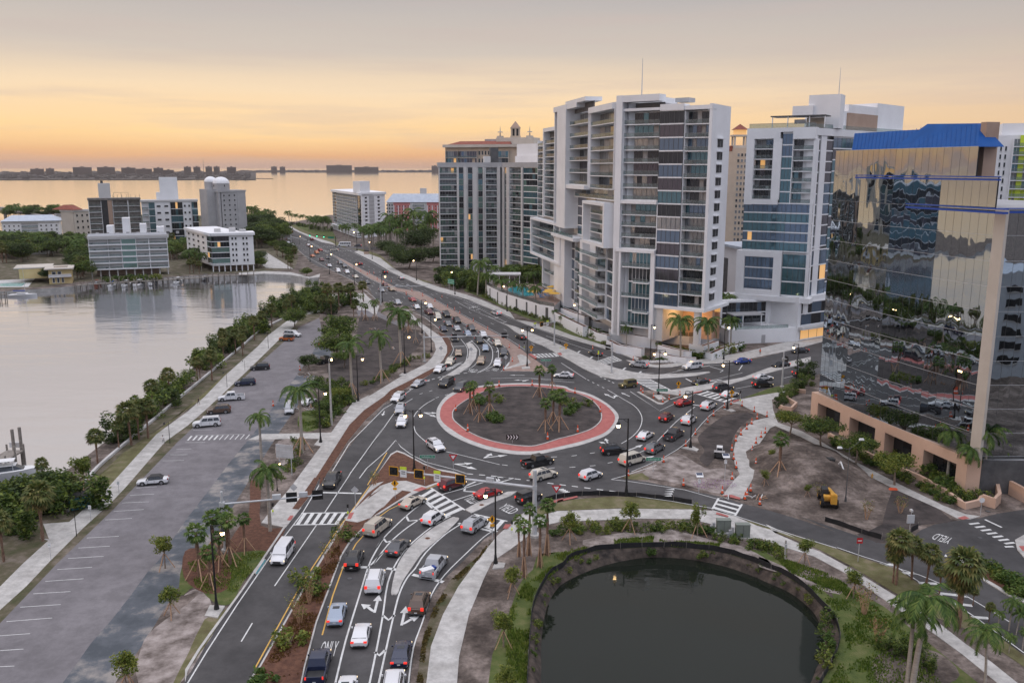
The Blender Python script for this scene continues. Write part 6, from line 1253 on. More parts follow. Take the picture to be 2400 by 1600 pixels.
# young oaks
for c, bx, by, tx, ty, l, k_ in (('I',1265,690,1255,500,'sparse yellowing young oak on the small kerbed island',OAK),('I',1315,1060,1310,880,'young oak with a mulch ring beside the gravel',OAK),('I',985,1640,975,1400,'fuller young oak at the bottom left of the sand verge',OAK),('M',1110,900,1095,730,'staked young oak left of the pond, topmost on that side',OAK),('M',1045,1290,1030,1090,'staked young oak left of the pond, middle one',OAK),('M',1060,1680,1045,1500,'staked young oak left of the pond, lowest in view',OAK),('O',285,570,290,410,'staked young oak between the pond and the curved pavement, first from the mast',OAK),('O',712,500,715,340,'staked young oak in a notch of the pavement above the pond',OAK),('O',1190,530,1197,370,'tall slim young oak near the crossing',SLIM),('P',1325,1500,1330,1360,'young oak right of the utility boxes',OAK),('Q',750,890,755,720,'thin young oak beside the lower right pavement',OAK),('P',1020,905,1025,820,'small bushy sapling beside the curving dirt path',OAK),('P',1065,730,1062,655,'smallest sapling above the bushy one',OAK),('P',1345,990,1345,920,'spindly sapling left of the yellow telehandler',OAK)): put(k_,c,bx,by,tx,ty,l,'tree')
for c, bx, by, tx, ty, l in (('P',1212,520,1210,385,'round shade tree at the left corner of the office block'),('P',1455,630,1450,455,'shade tree left of the first peach archway'),('G',325,1015,320,880,'shade tree before the second peach archway'),('G',565,1140,590,1000,'widest shade tree below the third peach archway')): put(UMB,c,bx,by,tx,ty,l,'tree')
for c, bx, by, tx, ty, l in (('J',1220,430,1215,262,'broad dark tree at the top of the parking lot'),('J',1180,560,1170,390,'dark tree beneath the broad one, over a parked pickup'),('J',850,300,850,190,'tree at the top end of the promenade'),('J',970,640,970,555,'small dense tree beside the gravel bay'),('B',620,1130,620,1070,'dense dark tree on the point of the seawall'),('B',490,960,480,890,'dark tree between the avenue and the boardwalk'),('B',400,880,395,820,'small dark tree beside the avenue near the far signals')): put(BROAD,c,bx,by,tx,ty,l,'tree')
for c, bx, by, tx, ty, l in (('B',1560,1060,1550,930,'very large dark spreading tree right of the avenue'),('B',1360,930,1340,840,'large dark tree beside the small monument sign'),('B',1780,1000,1780,900,'dark tree against the grey condominium'),('B',1450,980,1440,880,'dark tree left of the very large one'),('B',1660,900,1660,760,'dark tree behind the royal palm grove'),('B',1980,1180,1960,1090,'dark tree under the grey condominium')): put(BIG,c,bx,by,tx,ty,l,'tree')
for k in range(44):
    x = uni(1130, 1810); y = uni(780, 850); put(ROY,'B',x,y+40,x+uni(-8,8),y-140+uni(-25,25),'royal palm in the dense grove left of the grey condominium',PT,'royal palm grove')
for bx, tx, ty in ((1610,1645,540),(1740,1740,555),(1790,1785,600),(1390,1390,580),(1500,1500,590)): put(ROY,'B',bx,860,tx,ty,'taller royal palm rising against the pink building',PT,'palms before the pink building')
for bx, tx, ty in ((985,985,660),(1070,1075,660),(1010,1012,680),(1130,1130,690),(960,955,665)): put(ROY,'B',bx,810,tx,ty,'royal palm at the foot of the white slab block',PT,'palms by the slab block')
for tx, ty in ((75,505),(125,500),(177,520),(222,540),(260,525),(315,540),(462,540),(485,560),(527,565),(558,577),(590,570),(620,580)): put(COC,'B',tx+3,640,tx,ty,'slender palm silhouetted against the bay beyond the avenue bend',PT,'slender palms by the bay')
for k in range(16): x = uni(640, 850); put(COC,'B',x,700+uni(-20,20),x,600+uni(-20,30),'palm in the grove left of the white slab block',PT,'palms left of the slab block')
for k in range(22):
    x = uni(390, 860); y = 650+(x-390)*.1+uni(-6,20); put(MANG,'B',x,y,x,y-14,'dark shrub in the belt along the bay side of the avenue','shrub','shrubs beyond the avenue')
# left bank greenery
LB = []
def grove(c, poly, n, kinds, hp, label, cat, group, s0=.8, s1=1.3):
    xs = [p[0] for p in poly]; ys = [p[1] for p in poly]; k = 0; tries = 0
    while k < n and tries < 6000:
        tries += 1; x = uni(min(xs), max(xs)); y = uni(min(ys), max(ys)); ins = False; j = len(poly)-1
        for i in range(len(poly)):
            if (poly[i][1] > y) != (poly[j][1] > y) and x < (poly[j][0]-poly[i][0])*(y-poly[i][1])/(poly[j][1]-poly[i][1])+poly[i][0]: ins = not ins
            j = i
        if ins: place(rr.choice(kinds), gc(c, x, y), uni(0,6.28), uni(s0, s1)*hp, label, cat, group); k += 1
grove('A', [(0,1010),(310,1000),(310,900),(0,870)], 26, BROAD+SAB, 1.1, 'tree in the garden behind the far left pool deck', 'tree', 'trees behind the pool deck')
grove('A', [(0,840),(800,840),(800,1000),(700,1100),(690,960),(300,940),(0,960)], 75, BROAD+COC, 1.15, 'dark tree in the grove around the small houses on the left bank', 'tree', 'trees around the small houses')
grove('A', [(690,1060),(800,1040),(810,1190),(690,1190)], 12, BROAD+SAB, 1.0, 'tree between the yellow house and the stilted condominium', 'tree', 'trees beside the yellow house')
grove('A', [(330,1110),(470,1130),(470,1215),(330,1215)], 5, BROAD+SAB, .7, 'palm and tree clump in front of the yellow house', 'tree', 'trees before the yellow house')
grove('A', [(1560,1000),(1740,1000),(1740,1120),(1860,1130),(1860,1060),(1700,800),(1560,700)], 60, BROAD+COC+SAB, 1.0, 'tree in the dark grove between the two white waterfront condominiums', 'tree', 'trees between the condominiums')
grove('A', [(860,1175),(1480,1150),(1480,1165),(860,1190)], 16, SHR, 2.2, 'clipped shrub under the stilted waterfront condominium', 'shrub', 'shrubs under the stilted condominium')
grove('A', [(1290,720),(2000,720),(2300,760),(2300,700),(1290,660)], 30, BROAD+COC, 1.4, 'tree behind the waterfront condominiums, below the blue window block', 'tree', 'trees below the blue window block')
grove('A', [(2300,700),(2352,640),(2560,700),(2650,800),(2480,860),(2352,900)], 55, BROAD, 1.4, 'dark tree massed right of the domed tower beside the avenue', 'tree', 'trees right of the domed tower')
grove('A', [(20,570),(660,560),(660,600),(20,600)], 40, BROAD+COC, 1.3, 'tree on the spit below the causeway bridge', 'tree', 'trees on the causeway spit')
grove('B', [(60,560),(200,590),(200,640),(60,640)], 8, COC+BROAD, 1.0, 'tree at the beach left of the avenue bend', 'tree', 'trees at the avenue bend')
grove('B', [(130,900),(240,1000),(240,1080),(140,1060)], 7, BROAD, .8, 'tree beside the boardwalk right of the white condominium', 'tree', 'trees beside the boardwalk')
grove('R', [(-60,560),(200,600),(200,690),(-60,600)], 16, MANG, 1.1, 'dense shrub left of the white pool wall', 'shrub', 'shrubs left of the pool wall')
grove('B', [(1830,1180),(2352,1330),(2352,1240),(1830,1120)], 26, MANG, 1.5, 'shrub in the hedge under the grey condominium', 'shrub', 'shrubs under the grey condominium')
grove('R', [(480,480),(900,500),(1080,560),(1080,600),(700,560),(480,520)], 14, MANG+BROAD, .9, 'dark shrub behind the turquoise pool', 'shrub', 'shrubs behind the pool')
grove('B', [(90,720),(260,760),(420,860),(560,1000),(470,1080),(330,960),(240,880),(120,830)], 24, BROAD+SAB, .8, 'tree in the belt between the avenue and the boardwalk', 'tree', 'trees by the boardwalk')
# mangroves along the shore
sh = resample(pp("n 60,1215 140,1150 200,1106 262,1062 345,992 420,925 470,872 540,812 600,772 650,740 705,706 752,682"), 84)
for p in sh:
    if noise.noise(p*.045) > .34 or (rr.random() < .2 and g(250, 1080).y < p.y < g(480, 860).y): continue
    q = p+Vector((uni(-2.5,.5), uni(-1,1), -.6)); place(rr.choice(MANG), q, uni(0,6.28), uni(.55,1.6), 'leafy mangrove bush in the belt along the bay edge', 'shrub', 'mangroves along the bay')
for k in range(16):
    xx = uni(-30,190); q = g(xx, uni(1180, max(1200, 1285-.95*xx))); q.z = 0; place(rr.choice(MANG), q, uni(0,6.28), uni(1,1.5), 'leafy bush in the thicket at the lower left, behind the dock', 'shrub', 'thicket at the lower left')
for k in range(24): q = gc('B', uni(560,1080), uni(1330,1480)); place(rr.choice(MANG), q, uni(0,6.28), uni(.9,1.5), 'bush in the thicket at the top of the promenade', 'shrub', 'bushes at the promenade top')
put(OAK,'H',680,1600,760,1390,'small yellow green tree by the lawn at the water',"tree")
for q in resample(pp("n 236,1085 300,1030 400,945 500,868 600,790 690,735"), 15): place(rr.choice(SAB), q+Vector((uni(-1.5,1), uni(-4,4), 0)), uni(0,6), uni(.7,1.05), 'sabal palm rising out of the mangroves by the low seawall', PT, 'sabal palms in the mangroves')
for bx, by, ty, l in ((1120,870,780,'bushy tree between the parking lot and the white pole'),(1215,905,815,'bushy tree right of the white pole'),(1035,1060,985,'small bushy tree beside the grass patch'),(1250,620,520,'small tree in the dark soil plot')): put(UMB,'J',bx,by,bx,ty,l,'tree')
for bx, by, ty in ((60,240,90),(180,250,110),(330,330,180),(390,420,250)): put(ROYB,'L',bx,by,bx,ty,'palm at the avenue side of the dark soil plot',PT,'palms of the dark soil plot')
# median and small planting
for c, bx, by, tx, ty in (('K',1200,460,1210,360),('K',955,870,985,720),('K',770,1280,770,1190),('K',560,1600,555,1500),('K',900,800,920,700)): put(SHR,c,bx,by,tx,ty,'green palm like shrub in the mulched median','shrub','green shrubs of the median')
for c, x, y in (('K',1140,540),('K',1070,660),('K',860,1120),('K',930,960),('K',1170,450),('K',820,1050),('L',60,1560)): place(rr.choice(BARE), gc(c, x, y), uni(0,6), uni(.9,1.15), 'bare stemmed young shrub in the mulched median', 'shrub', 'young shrubs of the median')
for c, x, y in (('Q',835,1020),('Q',855,260),('Q',1125,210),('P',1440,1010),('Q',950,1255)): place(rr.choice(BARE), gc(c, x, y), uni(0,6), uni(1,1.5), 'bare multi stemmed sapling on a round mulch mound', 'sapling', 'bare saplings at the right')
for c, x, y in (('L',1030,900),('L',1010,1040),('L',1040,1060),('L',900,920),('N',190,1000),('N',320,930),('N',230,960),('N',170,920)): place(rr.choice(SHR), gc(c, x, y), uni(0,6), uni(1.4,2.0), 'low palm shrub growing on the central island', 'shrub', 'shrubs of the central island')
def row(s, n, kinds, sc, label, group, jit=.6, z=0):
    for p in resample(pp(s), n): place(rr.choice(kinds), p+Vector((uni(-jit,jit), uni(-jit,jit), z)), uni(0,6), sc*uni(.75,1.2), label, 'shrub', group)
row("R 220,720 400,800 560,870 760,950 960,1005", 34, SHR, 1.2, 'green shrub at the foot of the white pool wall', 'shrubs along the pool wall')
row("R 1060,1040 1250,1110 1420,1180", 14, SHR, 1.0, 'low shrub before the long white planter wall', 'shrubs before the planter wall'); row("R 1370,1150 1480,1190 1580,1230", 7, SHR, 2.1, 'tall palm like shrub before the planter wall', 'tall shrubs before the planter wall')
row("R 1640,1280 1740,1320 1840,1350", 7, SHR, .9, 'low yellow green shrub by the curved planter', 'shrubs by the curved planter'); row("N 520,330 620,360 680,350", 6, SHR, 2, 'shrub on the tower terrace above the planters', 'terrace shrubs', z=2.4)
row("N 770,545 900,565 1010,560 1180,570", 11, SHR, .8, 'small plant in the gravel bed at the corner crossing', 'plants in the corner bed'); row("N 900,485 1000,510 1150,530", 10, SHR, 1.0, 'clipped hedge bush below the lit lobby', 'hedge below the lobby', z=1.2); row("N 1160,540 1230,545", 3, SHR, 1.5, 'bush right of the low planter wall', 'bushes right of the planter'); row("N 1300,540 1360,520 1440,500 1530,480", 6, SHR, 1.8, 'bush before the hotel garden wall', 'bushes before the hotel wall')
row("G 175,870 260,920 360,975 500,1040 650,1110 800,1190 900,1250", 30, SHR, 1.1, 'shrub in the planter of the office block', 'shrubs of the office planter'); row("G 600,960 760,1040 860,1140 930,1220 1080,1230", 16, SHR, 1.7, 'taller shrub beneath the office block arcade', 'shrubs of the office arcade')
row("P 1150,300 1190,230 1240,200 1290,160", 9, MANG, .55, 'round bush in the corner garden of the office block', 'bushes of the corner garden'); row("P 1330,60 1345,140", 3, MANG, .9, 'dense bush against the left edge of the office block', 'bushes at the office edge')
row("Q 1760,640 1850,690 1950,760 2060,830 2150,880", 16, SHR, 1.3, 'shrub in the bed between the two right hand roads', 'shrubs of the right bed'); row("J 1290,880 1200,960 1130,1050 1080,1100", 14, SHR, 1.2, 'shrub in the hedge left of the pavement', 'hedge along the pavement'); row("L 0,760 100,720 240,620 340,560 460,540", 16, SHR, 1.0, 'low hedge bush along the dark soil plot', 'hedge of the soil plot')
row("J 1030,760 1120,800 1250,800 1200,900 1050,1000", 12, MANG, .7, 'bush between the parking lot and the pavement', 'bushes by the parking lot'); row("J 880,1200 850,1400 760,1500", 8, SHR, 1.1, 'small bush below the sign board', 'bushes by the sign board')
row("O 180,520 400,480 520,500 640,470 860,490 1000,480 1150,490 1300,520", 26, SHR, 1.0, 'low green shrub between the pond fence and the pavement', 'shrubs above the pond', 1.0); row("O 1400,560 1500,590 1640,620 Q 60,480 200,560", 14, SHR, .9, 'low shrub right of the utility boxes', 'shrubs by the utility boxes', 1.0)
row("Q 510,1070 560,1210 540,1320 530,1400", 4, SHR, 1.0, 'green tuft on the right bank of the pond', 'tufts on the pond bank')
for k in range(46): a, b = rr.choice(rm); place(rr.choice(SHR), a.lerp(b, uni(.2,.75))+Vector((0,0,-.1)), uni(0,6), uni(.35,.8), 'small weed clump on the dark pond bank', 'plant', 'weeds on the pond bank')
# grass blades, mulch plants
def scatter(name, poly, n, hgt, mt, label, z=0, w=.05):
    pts = [Vector((p.x, p.y, 0)) for p in poly]; tr = tessellate_polygon([pts]); ar = [abs((pts[b]-pts[a]).cross(pts[c]-pts[a]).z)/2 for a, b, c in tr]; mb = MB()
    for t in rr.choices(tr, ar, k=n):
        a, b, c = (pts[i] for i in t); u, v = rr.random(), rr.random()
        if u+v > 1: u, v = 1-u, 1-v
        p = a+(b-a)*u+(c-a)*v+Vector((0,0,z))
        if noise.noise(p*.33) < uni(-.25,.2): continue
        h = hgt*uni(.5,1.3); an = uni(0,6.28); d = Vector((math.cos(an), math.sin(an), 0)); l = Vector((uni(-.4,.4), uni(-.4,.4), 1))*h
        mb.add([p-d*w*2, p+d*w*2, p+l], [(0,1,2)], mt)
    return tag(mb.build(name), label, None, kind='stuff')
scatter('grass', pp("M 1100,1000 1200,820 1330,740 1460,640 O 100,700 290,630 400,610 440,640 290,700 200,775 110,850 30,930 0,1110 M 1265,1010 1235,1250 1220,1568 1080,1568 1060,1300"), 6000, .38, 'blade', 'long green grass on the left bank of the pond')
scatter('grass', pp("O 600,560 880,535 880,590 600,610"), 1400, .35, 'blade', 'grass tufts above the pond fence'); scatter('grass', pp("O 920,560 1350,590 1340,625 940,600"), 2400, .35, 'blade', 'grass along the top of the pond fence')
scatter('grass', pp("Q 380,790 640,770 1000,1000 1300,1300 1450,1568 n 2050,1640 Q 560,1568 700,1280 640,1020"), 8500, .26, 'blade', 'grass on the right bank of the pond'); scatter('grass', pp("Q 120,560 260,600 560,700 700,790 640,850 420,760 250,690"), 4500, .3, 'blade', 'grass between the pond and the lower right pavement')
scatter('grass', pp("K 0,650 450,570 590,570 540,660 400,820 330,940 220,930 60,830"), 4500, .25, 'blade', 'grass under the staked palm cluster'); scatter('grass', pp("J 900,980 1050,990 1050,1085 950,1125 880,1080"), 1200, .3, 'blade', 'grass patch beside the park walkway')
scatter('ground_cover', pp("M 430,1568 450,1300 530,1060 640,850 860,620 950,500 940,470 860,600 640,785 510,1000 430,1230 380,1568"), 3500, .14, 'leaf_sabal_dry', 'low dark ground cover in the strip beside the approach', .06, .07)
scatter('ground_cover', pp("K 520,1568 700,1250 900,880 1040,660 1150,500 1180,600 1060,870 960,1150 880,1500"), 4200, .2, 'leaf_brown', 'low withered planting in the mulched median', .14, .06)
# ================= vehicles =================
def body_loft(st, mb, m):
    """stations (x, z_low, z_top, half_width): rings joined into one shell"""
    vs = []; 
    for x, zl, zt, w in st:
        zm = zl+(zt-zl)*.45
        vs += [Vector((x,-w*.9,zl)), Vector((x,-w,zl+.12)), Vector((x,-w*1.0,zm)), Vector((x,-w*.94,zt-.06)), Vector((x,-w*.78,zt)), Vector((x,0,zt+.025)), Vector((x,w*.78,zt)), Vector((x,w*.94,zt-.06)), Vector((x,w,zm)), Vector((x,w,zl+.12)), Vector((x,w*.9,zl))]
    n = 11; fs = []
    for i in range(len(st)-1):
        for k in range(n): fs.append((i*n+k, (i+1)*n+k, (i+1)*n+(k+1) % n, i*n+(k+1) % n))
    fs.append(tuple(range(n-1,-1,-1))[::-1]); fs.append(tuple((len(st)-1)*n+k for k in range(n))[::-1])
    mb.add(vs, fs, m)
SPEC = {  # length, half width, belt z, roof z, (front glass base, roof front, roof rear, rear glass base) measured from the nose
 'sedan': dict(L=4.8, w=.91, belt=.92, hood=.86, roof=1.44, g=(1.45, 2.15, 3.45, 4.15), trunk=.98, nose=.68),
 'coupe': dict(L=4.6, w=.92, belt=.90, hood=.80, roof=1.34, g=(1.35, 2.15, 3.1, 4.1), trunk=.95, nose=.62),
 'suv': dict(L=4.8, w=.97, belt=1.10, hood=1.04, roof=1.72, g=(1.30, 1.95, 4.2, 4.72), trunk=1.10, nose=.82),
 'bigsuv': dict(L=5.3, w=1.02, belt=1.18, hood=1.14, roof=1.9, g=(1.40, 2.0, 4.9, 5.24), trunk=1.18, nose=.95),
 'hatch': dict(L=4.1, w=.9, belt=1.0, hood=.96, roof=1.58, g=(1.05, 1.65, 3.55, 4.03), trunk=1.0, nose=.75),
 'van': dict(L=5.3, w=.99, belt=1.12, hood=1.0, roof=1.95, g=(.95, 1.75, 4.95, 5.25), trunk=1.12, nose=.8),
 'pickup': dict(L=5.7, w=1.0, belt=1.15, hood=1.10, roof=1.86, g=(1.5, 2.1, 3.6, 3.85), trunk=1.1, nose=.92),
 'jeep': dict(L=4.3, w=.93, belt=1.12, hood=1.08, roof=1.84, g=(1.45, 1.6, 4.05, 4.2), trunk=1.12, nose=1.0),
}
def make_car(kind, top='same', full=True, name=None, lights=True):
    s = SPEC[kind]; L, w, bl, rf = s['L'], s['w'], s['belt'], s['roof']; g0, g1, g2, g3 = s['g']; X = lambda d: L/2-d   # nose at +x
    nm = name or {'sedan':'sedan_car','coupe':'coupe_car','suv':'sport_utility_vehicle','bigsuv':'sport_utility_vehicle','hatch':'hatchback_car','van':'van','pickup':'pickup_truck','jeep':'off_road_vehicle'}[kind]
    o = empty(nm) if full else None
    if o: o['_proto'] = 1
    b = MB(); lo = .22; hd = s['hood']
    st = [(X(0), .34, s['nose']-.12, w*.80), (X(.12), .26, s['nose'], w*.90), (X(.5), lo, hd-.06, w*.97), (X(g0-.1), lo, hd, w), (X(g0+.15), lo, bl, w)]
    if kind == 'pickup': st += [(X(g3+.05), lo, bl, w)]
    else: st += [(X((g0+g3)/2), lo, bl, w*1.01), (X(min(g3, L-.35)), lo, s['trunk'] if kind in ('sedan','coupe') else bl, w), (X(L-.16), .26, s['trunk']-.03, w*.95), (X(L), .36, s['trunk']-.16, w*.86)]
    body_loft(st, b, 'paint')
    if kind == 'pickup':   # open bed
        xa, xb = X(g3+.05), X(L); b.box(xb, xa, -w, w, lo, .72, 'paint'); b.box(xb, xa, -w, -w+.1, .72, bl-.02, 'paint'); b.box(xb, xa, w-.1, w, .72, bl-.02, 'paint'); b.box(xb, xb+.08, -w+.1, w-.1, .72, bl-.04, 'paint'); b.box(xb+.1, xa-.02, -w+.12, w-.12, .72, .76, 'dark')
    # cabin
    wr = w*.76; wb = w*.93; cb = [(X(g0),bl-.02), (X(g1),rf), (X(g2),rf+.01), (X(g3),bl-.02)]
    def P(x, z, sd): t = (z-bl)/(rf-bl); return Vector((x, sd*(wb+(wr-wb)*max(t,0)), z))
    vs = [P(x, z, -1) for x, z in cb]+[P(x, z, 1) for x, z in cb]; rm_ = {'same':'paint','black':'plastic','glass':'carglass','canvas':'plastic'}[top]
    b.add(vs, [(0,1,5,4), (2,3,7,6), (0,3,2,1), (4,5,6,7)], 'paint' if top != 'canvas' else 'plastic'); cr = (X((g1+g2)/2), rf+.035)
    b.add([P(cb[1][0],rf,-1), P(cb[2][0],rf+.01,-1), P(cb[2][0],rf+.01,1), P(cb[1][0],rf,1), Vector((cb[1][0]-.15,-wr*.6,rf+.04)), Vector((cb[2][0]+.15,-wr*.6,rf+.04)), Vector((cb[2][0]+.15,wr*.6,rf+.04)), Vector((cb[1][0]-.15,wr*.6,rf+.04))], [(0,4,5,1)[::-1],(1,5,6,2)[::-1],(2,6,7,3)[::-1],(3,7,4,0)[::-1],(4,7,6,5)[::-1]], rm_)
    if top == 'same' and kind in ('sedan','suv') : b.box(X(g1+.95), X(g1+.35), -wr*.55, wr*.55, rf+.035, rf+.05, 'carglass')
    b.box(X(.02)-.0, X(-.015), -w*.5, w*.5, s['nose']-.36, s['nose']-.12, 'plastic'); b.box(-L/2+.15, L/2-.15, -w*.97, w*.97, .2, .3, 'plastic')
    for sd in (-1, 1):
        for xd in (g0+.25, (g0+g3)/2-.05, g3-.55 if kind != 'pickup' else g3-.1): b.box(X(xd)-.014, X(xd)+.014, min(sd*w*1.0, sd*(w*1.01+.012)), max(sd*w*1.0, sd*(w*1.01+.012)), .38, bl-.1, 'plastic')
        b.box(X(g3-.4), X(g0+.2), min(sd*w*.99, sd*(w+.02)), max(sd*w*.99, sd*(w+.02)), .3, .4, 'plastic')
    b.box(X(.12), X(-.02), -w*.62, w*.62, .3, .42, 'plastic'); b.box(-L/2-.015, -L/2+.1, -w*.7, w*.7, .3, .46, 'plastic')
    ax0, ax1 = X(.92), X(L-1.02 if kind != 'pickup' else L-1.25); rw = .34 if kind in ('sedan','coupe','hatch') else .39
    for ax in (ax0, ax1):
        for sd in (-1, 1): b.tube((ax, sd*w*.80, rw), (ax, sd*(w+.006), rw), rw+.07, n=14, m='plastic')
    win = []
    def pane(nm_, a, b_, c, d, up=.035):
        n = (b_-a).cross(d-a).normalized(); mb = MB().add([a+n*up, b_+n*up, c+n*up, d+n*up], [(0,1,2,3)], 'carglass'); win.append((nm_, mb))
    L4 = lambda p, q, t: p.lerp(q, t)
    A, B_, C_, D_ = P(cb[0][0],bl,1), P(cb[0][0],bl,-1), P(cb[1][0],rf,-1), P(cb[1][0],rf,1)
    pane('windshield', L4(A,D_,.06)+Vector((0,-.08,0)), L4(A,D_,.93)+Vector((0,-.06,0)), L4(B_,C_,.93)+Vector((0,.06,0)), L4(B_,C_,.06)+Vector((0,.08,0)), -.012)
    A, B_, C_, D_ = P(cb[3][0],bl,-1), P(cb[3][0],bl,1), P(cb[2][0],rf,1), P(cb[2][0],rf,-1)
    pane('rear_window', L4(A,D_,.15)+Vector((0,.08,0)), L4(A,D_,.88)+Vector((0,.06,0)), L4(B_,C_,.88)+Vector((0,-.06,0)), L4(B_,C_,.15)+Vector((0,-.08,0)), -.012)
    for sd in (-1, 1):
        mb = MB(); z0 = bl+.05; z1 = rf-.09
        def xe(z, e): t = (z-bl)/(rf-bl); return X(g0)+(X(g1)-X(g0))*t-.12 if e == 0 else X(g3)+(X(g2)-X(g3))*t+.12
        ng = 3 if kind in ('suv','bigsuv','van') else 2
        for k in range(ng):
            a0, a1 = k/ng, (k+1)/ng; q = []
            for z, t in ((z0, a0), (z0, a1), (z1, a1), (z1, a0)):
                x0, x1 = xe(z, 0), xe(z, 1); x = x0+(x1-x0)*t+(-.04 if t == a0 and k > 0 else (.04 if t == a1 and k < ng-1 else 0)); p = P(x, z, sd); p.y += sd*.012; q.append(p)
            mb.add(q if sd > 0 else q[::-1], [(0,1,2,3)][::1], 'carglass')
        win.append(('side_window', mb))
    parts = list(win)
    for sd in (-1, 1):
        parts.append(('headlight', MB().hexa([(X(.16),sd*w*.55-.02,s['nose']-.22),(X(-.0),sd*w*.55,s['nose']-.22),(X(.14),sd*w*.92,s['nose']-.22),(X(.3),sd*w*.92,s['nose']-.22),(X(.16),sd*w*.55,s['nose']-.06),(X(.05),sd*w*.55,s['nose']-.06),(X(.18),sd*w*.93,s['nose']-.06),(X(.3),sd*w*.92,s['nose']-.06)], 'headlight' if lights else 'headlight_off')))
        tz = s['trunk']-.2 if kind not in ('suv','bigsuv','van','hatch','jeep') else bl-.3; th = .17 if kind in ('sedan','coupe','pickup') else .36
        if kind == 'pickup': tz = .85; th = .26
        wi = .16 if kind in ('pickup','jeep') else .34
        parts.append(('taillight', MB().box(-L/2-.02, -L/2+.12, min(sd*w*.93, sd*(w*.93-wi)), max(sd*w*.93, sd*(w*.93-wi)), tz, tz+th, 'taillight' if lights else 'tail_off')))
        parts.append(('mirror', MB().box(X(g0+.42), X(g0+.28), min(sd*(w+.02), sd*(w+.2)), max(sd*(w+.02), sd*(w+.2)), bl+.02, bl+.18, 'paint' if kind != 'jeep' else 'plastic')))
    parts.append(('licence_plate', MB().box(-L/2-.03, -L/2, -.16, .16, .5 if kind != 'sedan' else .62, .62 if kind != 'sedan' else .74, 'plate')))
    if kind in ('suv', 'bigsuv') and full:
        for sd in (-1, 1): parts.append(('roof_rail', MB().tube((X(g1+.2), sd*wr*.88, rf+.09), (X(g2-.2), sd*wr*.88, rf+.09), .03, n=4, m='plastic')))
    wheels = []
    for ax in (ax0, ax1):
        for sd in (-1, 1): wheels.append((MB().tube((ax, sd*w*.78, rw), (ax, sd*(w+.025), rw), rw, n=14, m='tyre'), MB().tube((ax, sd*(w+.0), rw), (ax, sd*(w+.04), rw), rw*.64, n=10, m='rim')))
    if full:
        b.build('body', o, smooth=True, local=True)
        for nm_, mb in parts: mb.build(nm_, o, local=True)
        for a, r_ in wheels: wo_ = a.build('wheel', o, local=True); r_.build('rim', wo_, local=True)
        return o
    for _, mb in parts+[(0, a) for a, r_ in wheels]+[(0, r_) for a, r_ in wheels]:
        for k, f in enumerate(mb.f): b.add([mb.v[i] for i in f], [tuple(range(len(f)))], mb.mats[mb.m[k]])
    q = b.build(nm, smooth=True); q['_proto'] = 1; return q
CARS = {}
PAINT = dict(white=(.72,.72,.73), silver=(.42,.43,.45), grey=(.16,.165,.175), darkgrey=(.06,.062,.07), black=(.012,.012,.014), beige=(.50,.44,.36), red=(.35,.012,.015), darkred=(.10,.012,.018), navy=(.012,.02,.055), blue=(.012,.05,.28), brown=(.10,.06,.04), olive=(.14,.12,.045), orange=(.50,.13,.03), cream=(.62,.57,.48), lightblue=(.32,.38,.47), tan=(.36,.27,.19))
def car(c, x, y, dx, dy, kind, col, label, full=True, top='same', lights=True, z=.7, sc=1.0):
    key = (kind, top, full, lights)
    if key not in CARS: CARS[key] = make_car(kind, top, full, lights=lights)
    p = gc(c, x, y, z); q = gc(c, x+dx*.2, y+dy*.2, z); d = q-p; p.z = .024; cat = {'van':'van','pickup':'pickup truck','suv':'car','bigsuv':'car','jeep':'car'}.get(kind, 'car')
    o = place(CARS[key], p, math.atan2(d.y, d.x), sc, label, cat, 'vehicles in the traffic' if lights else 'parked cars'); cc = (*PAINT[col], 1); o.color = cc
    for ch in o.children: ch.color = cc
    return o
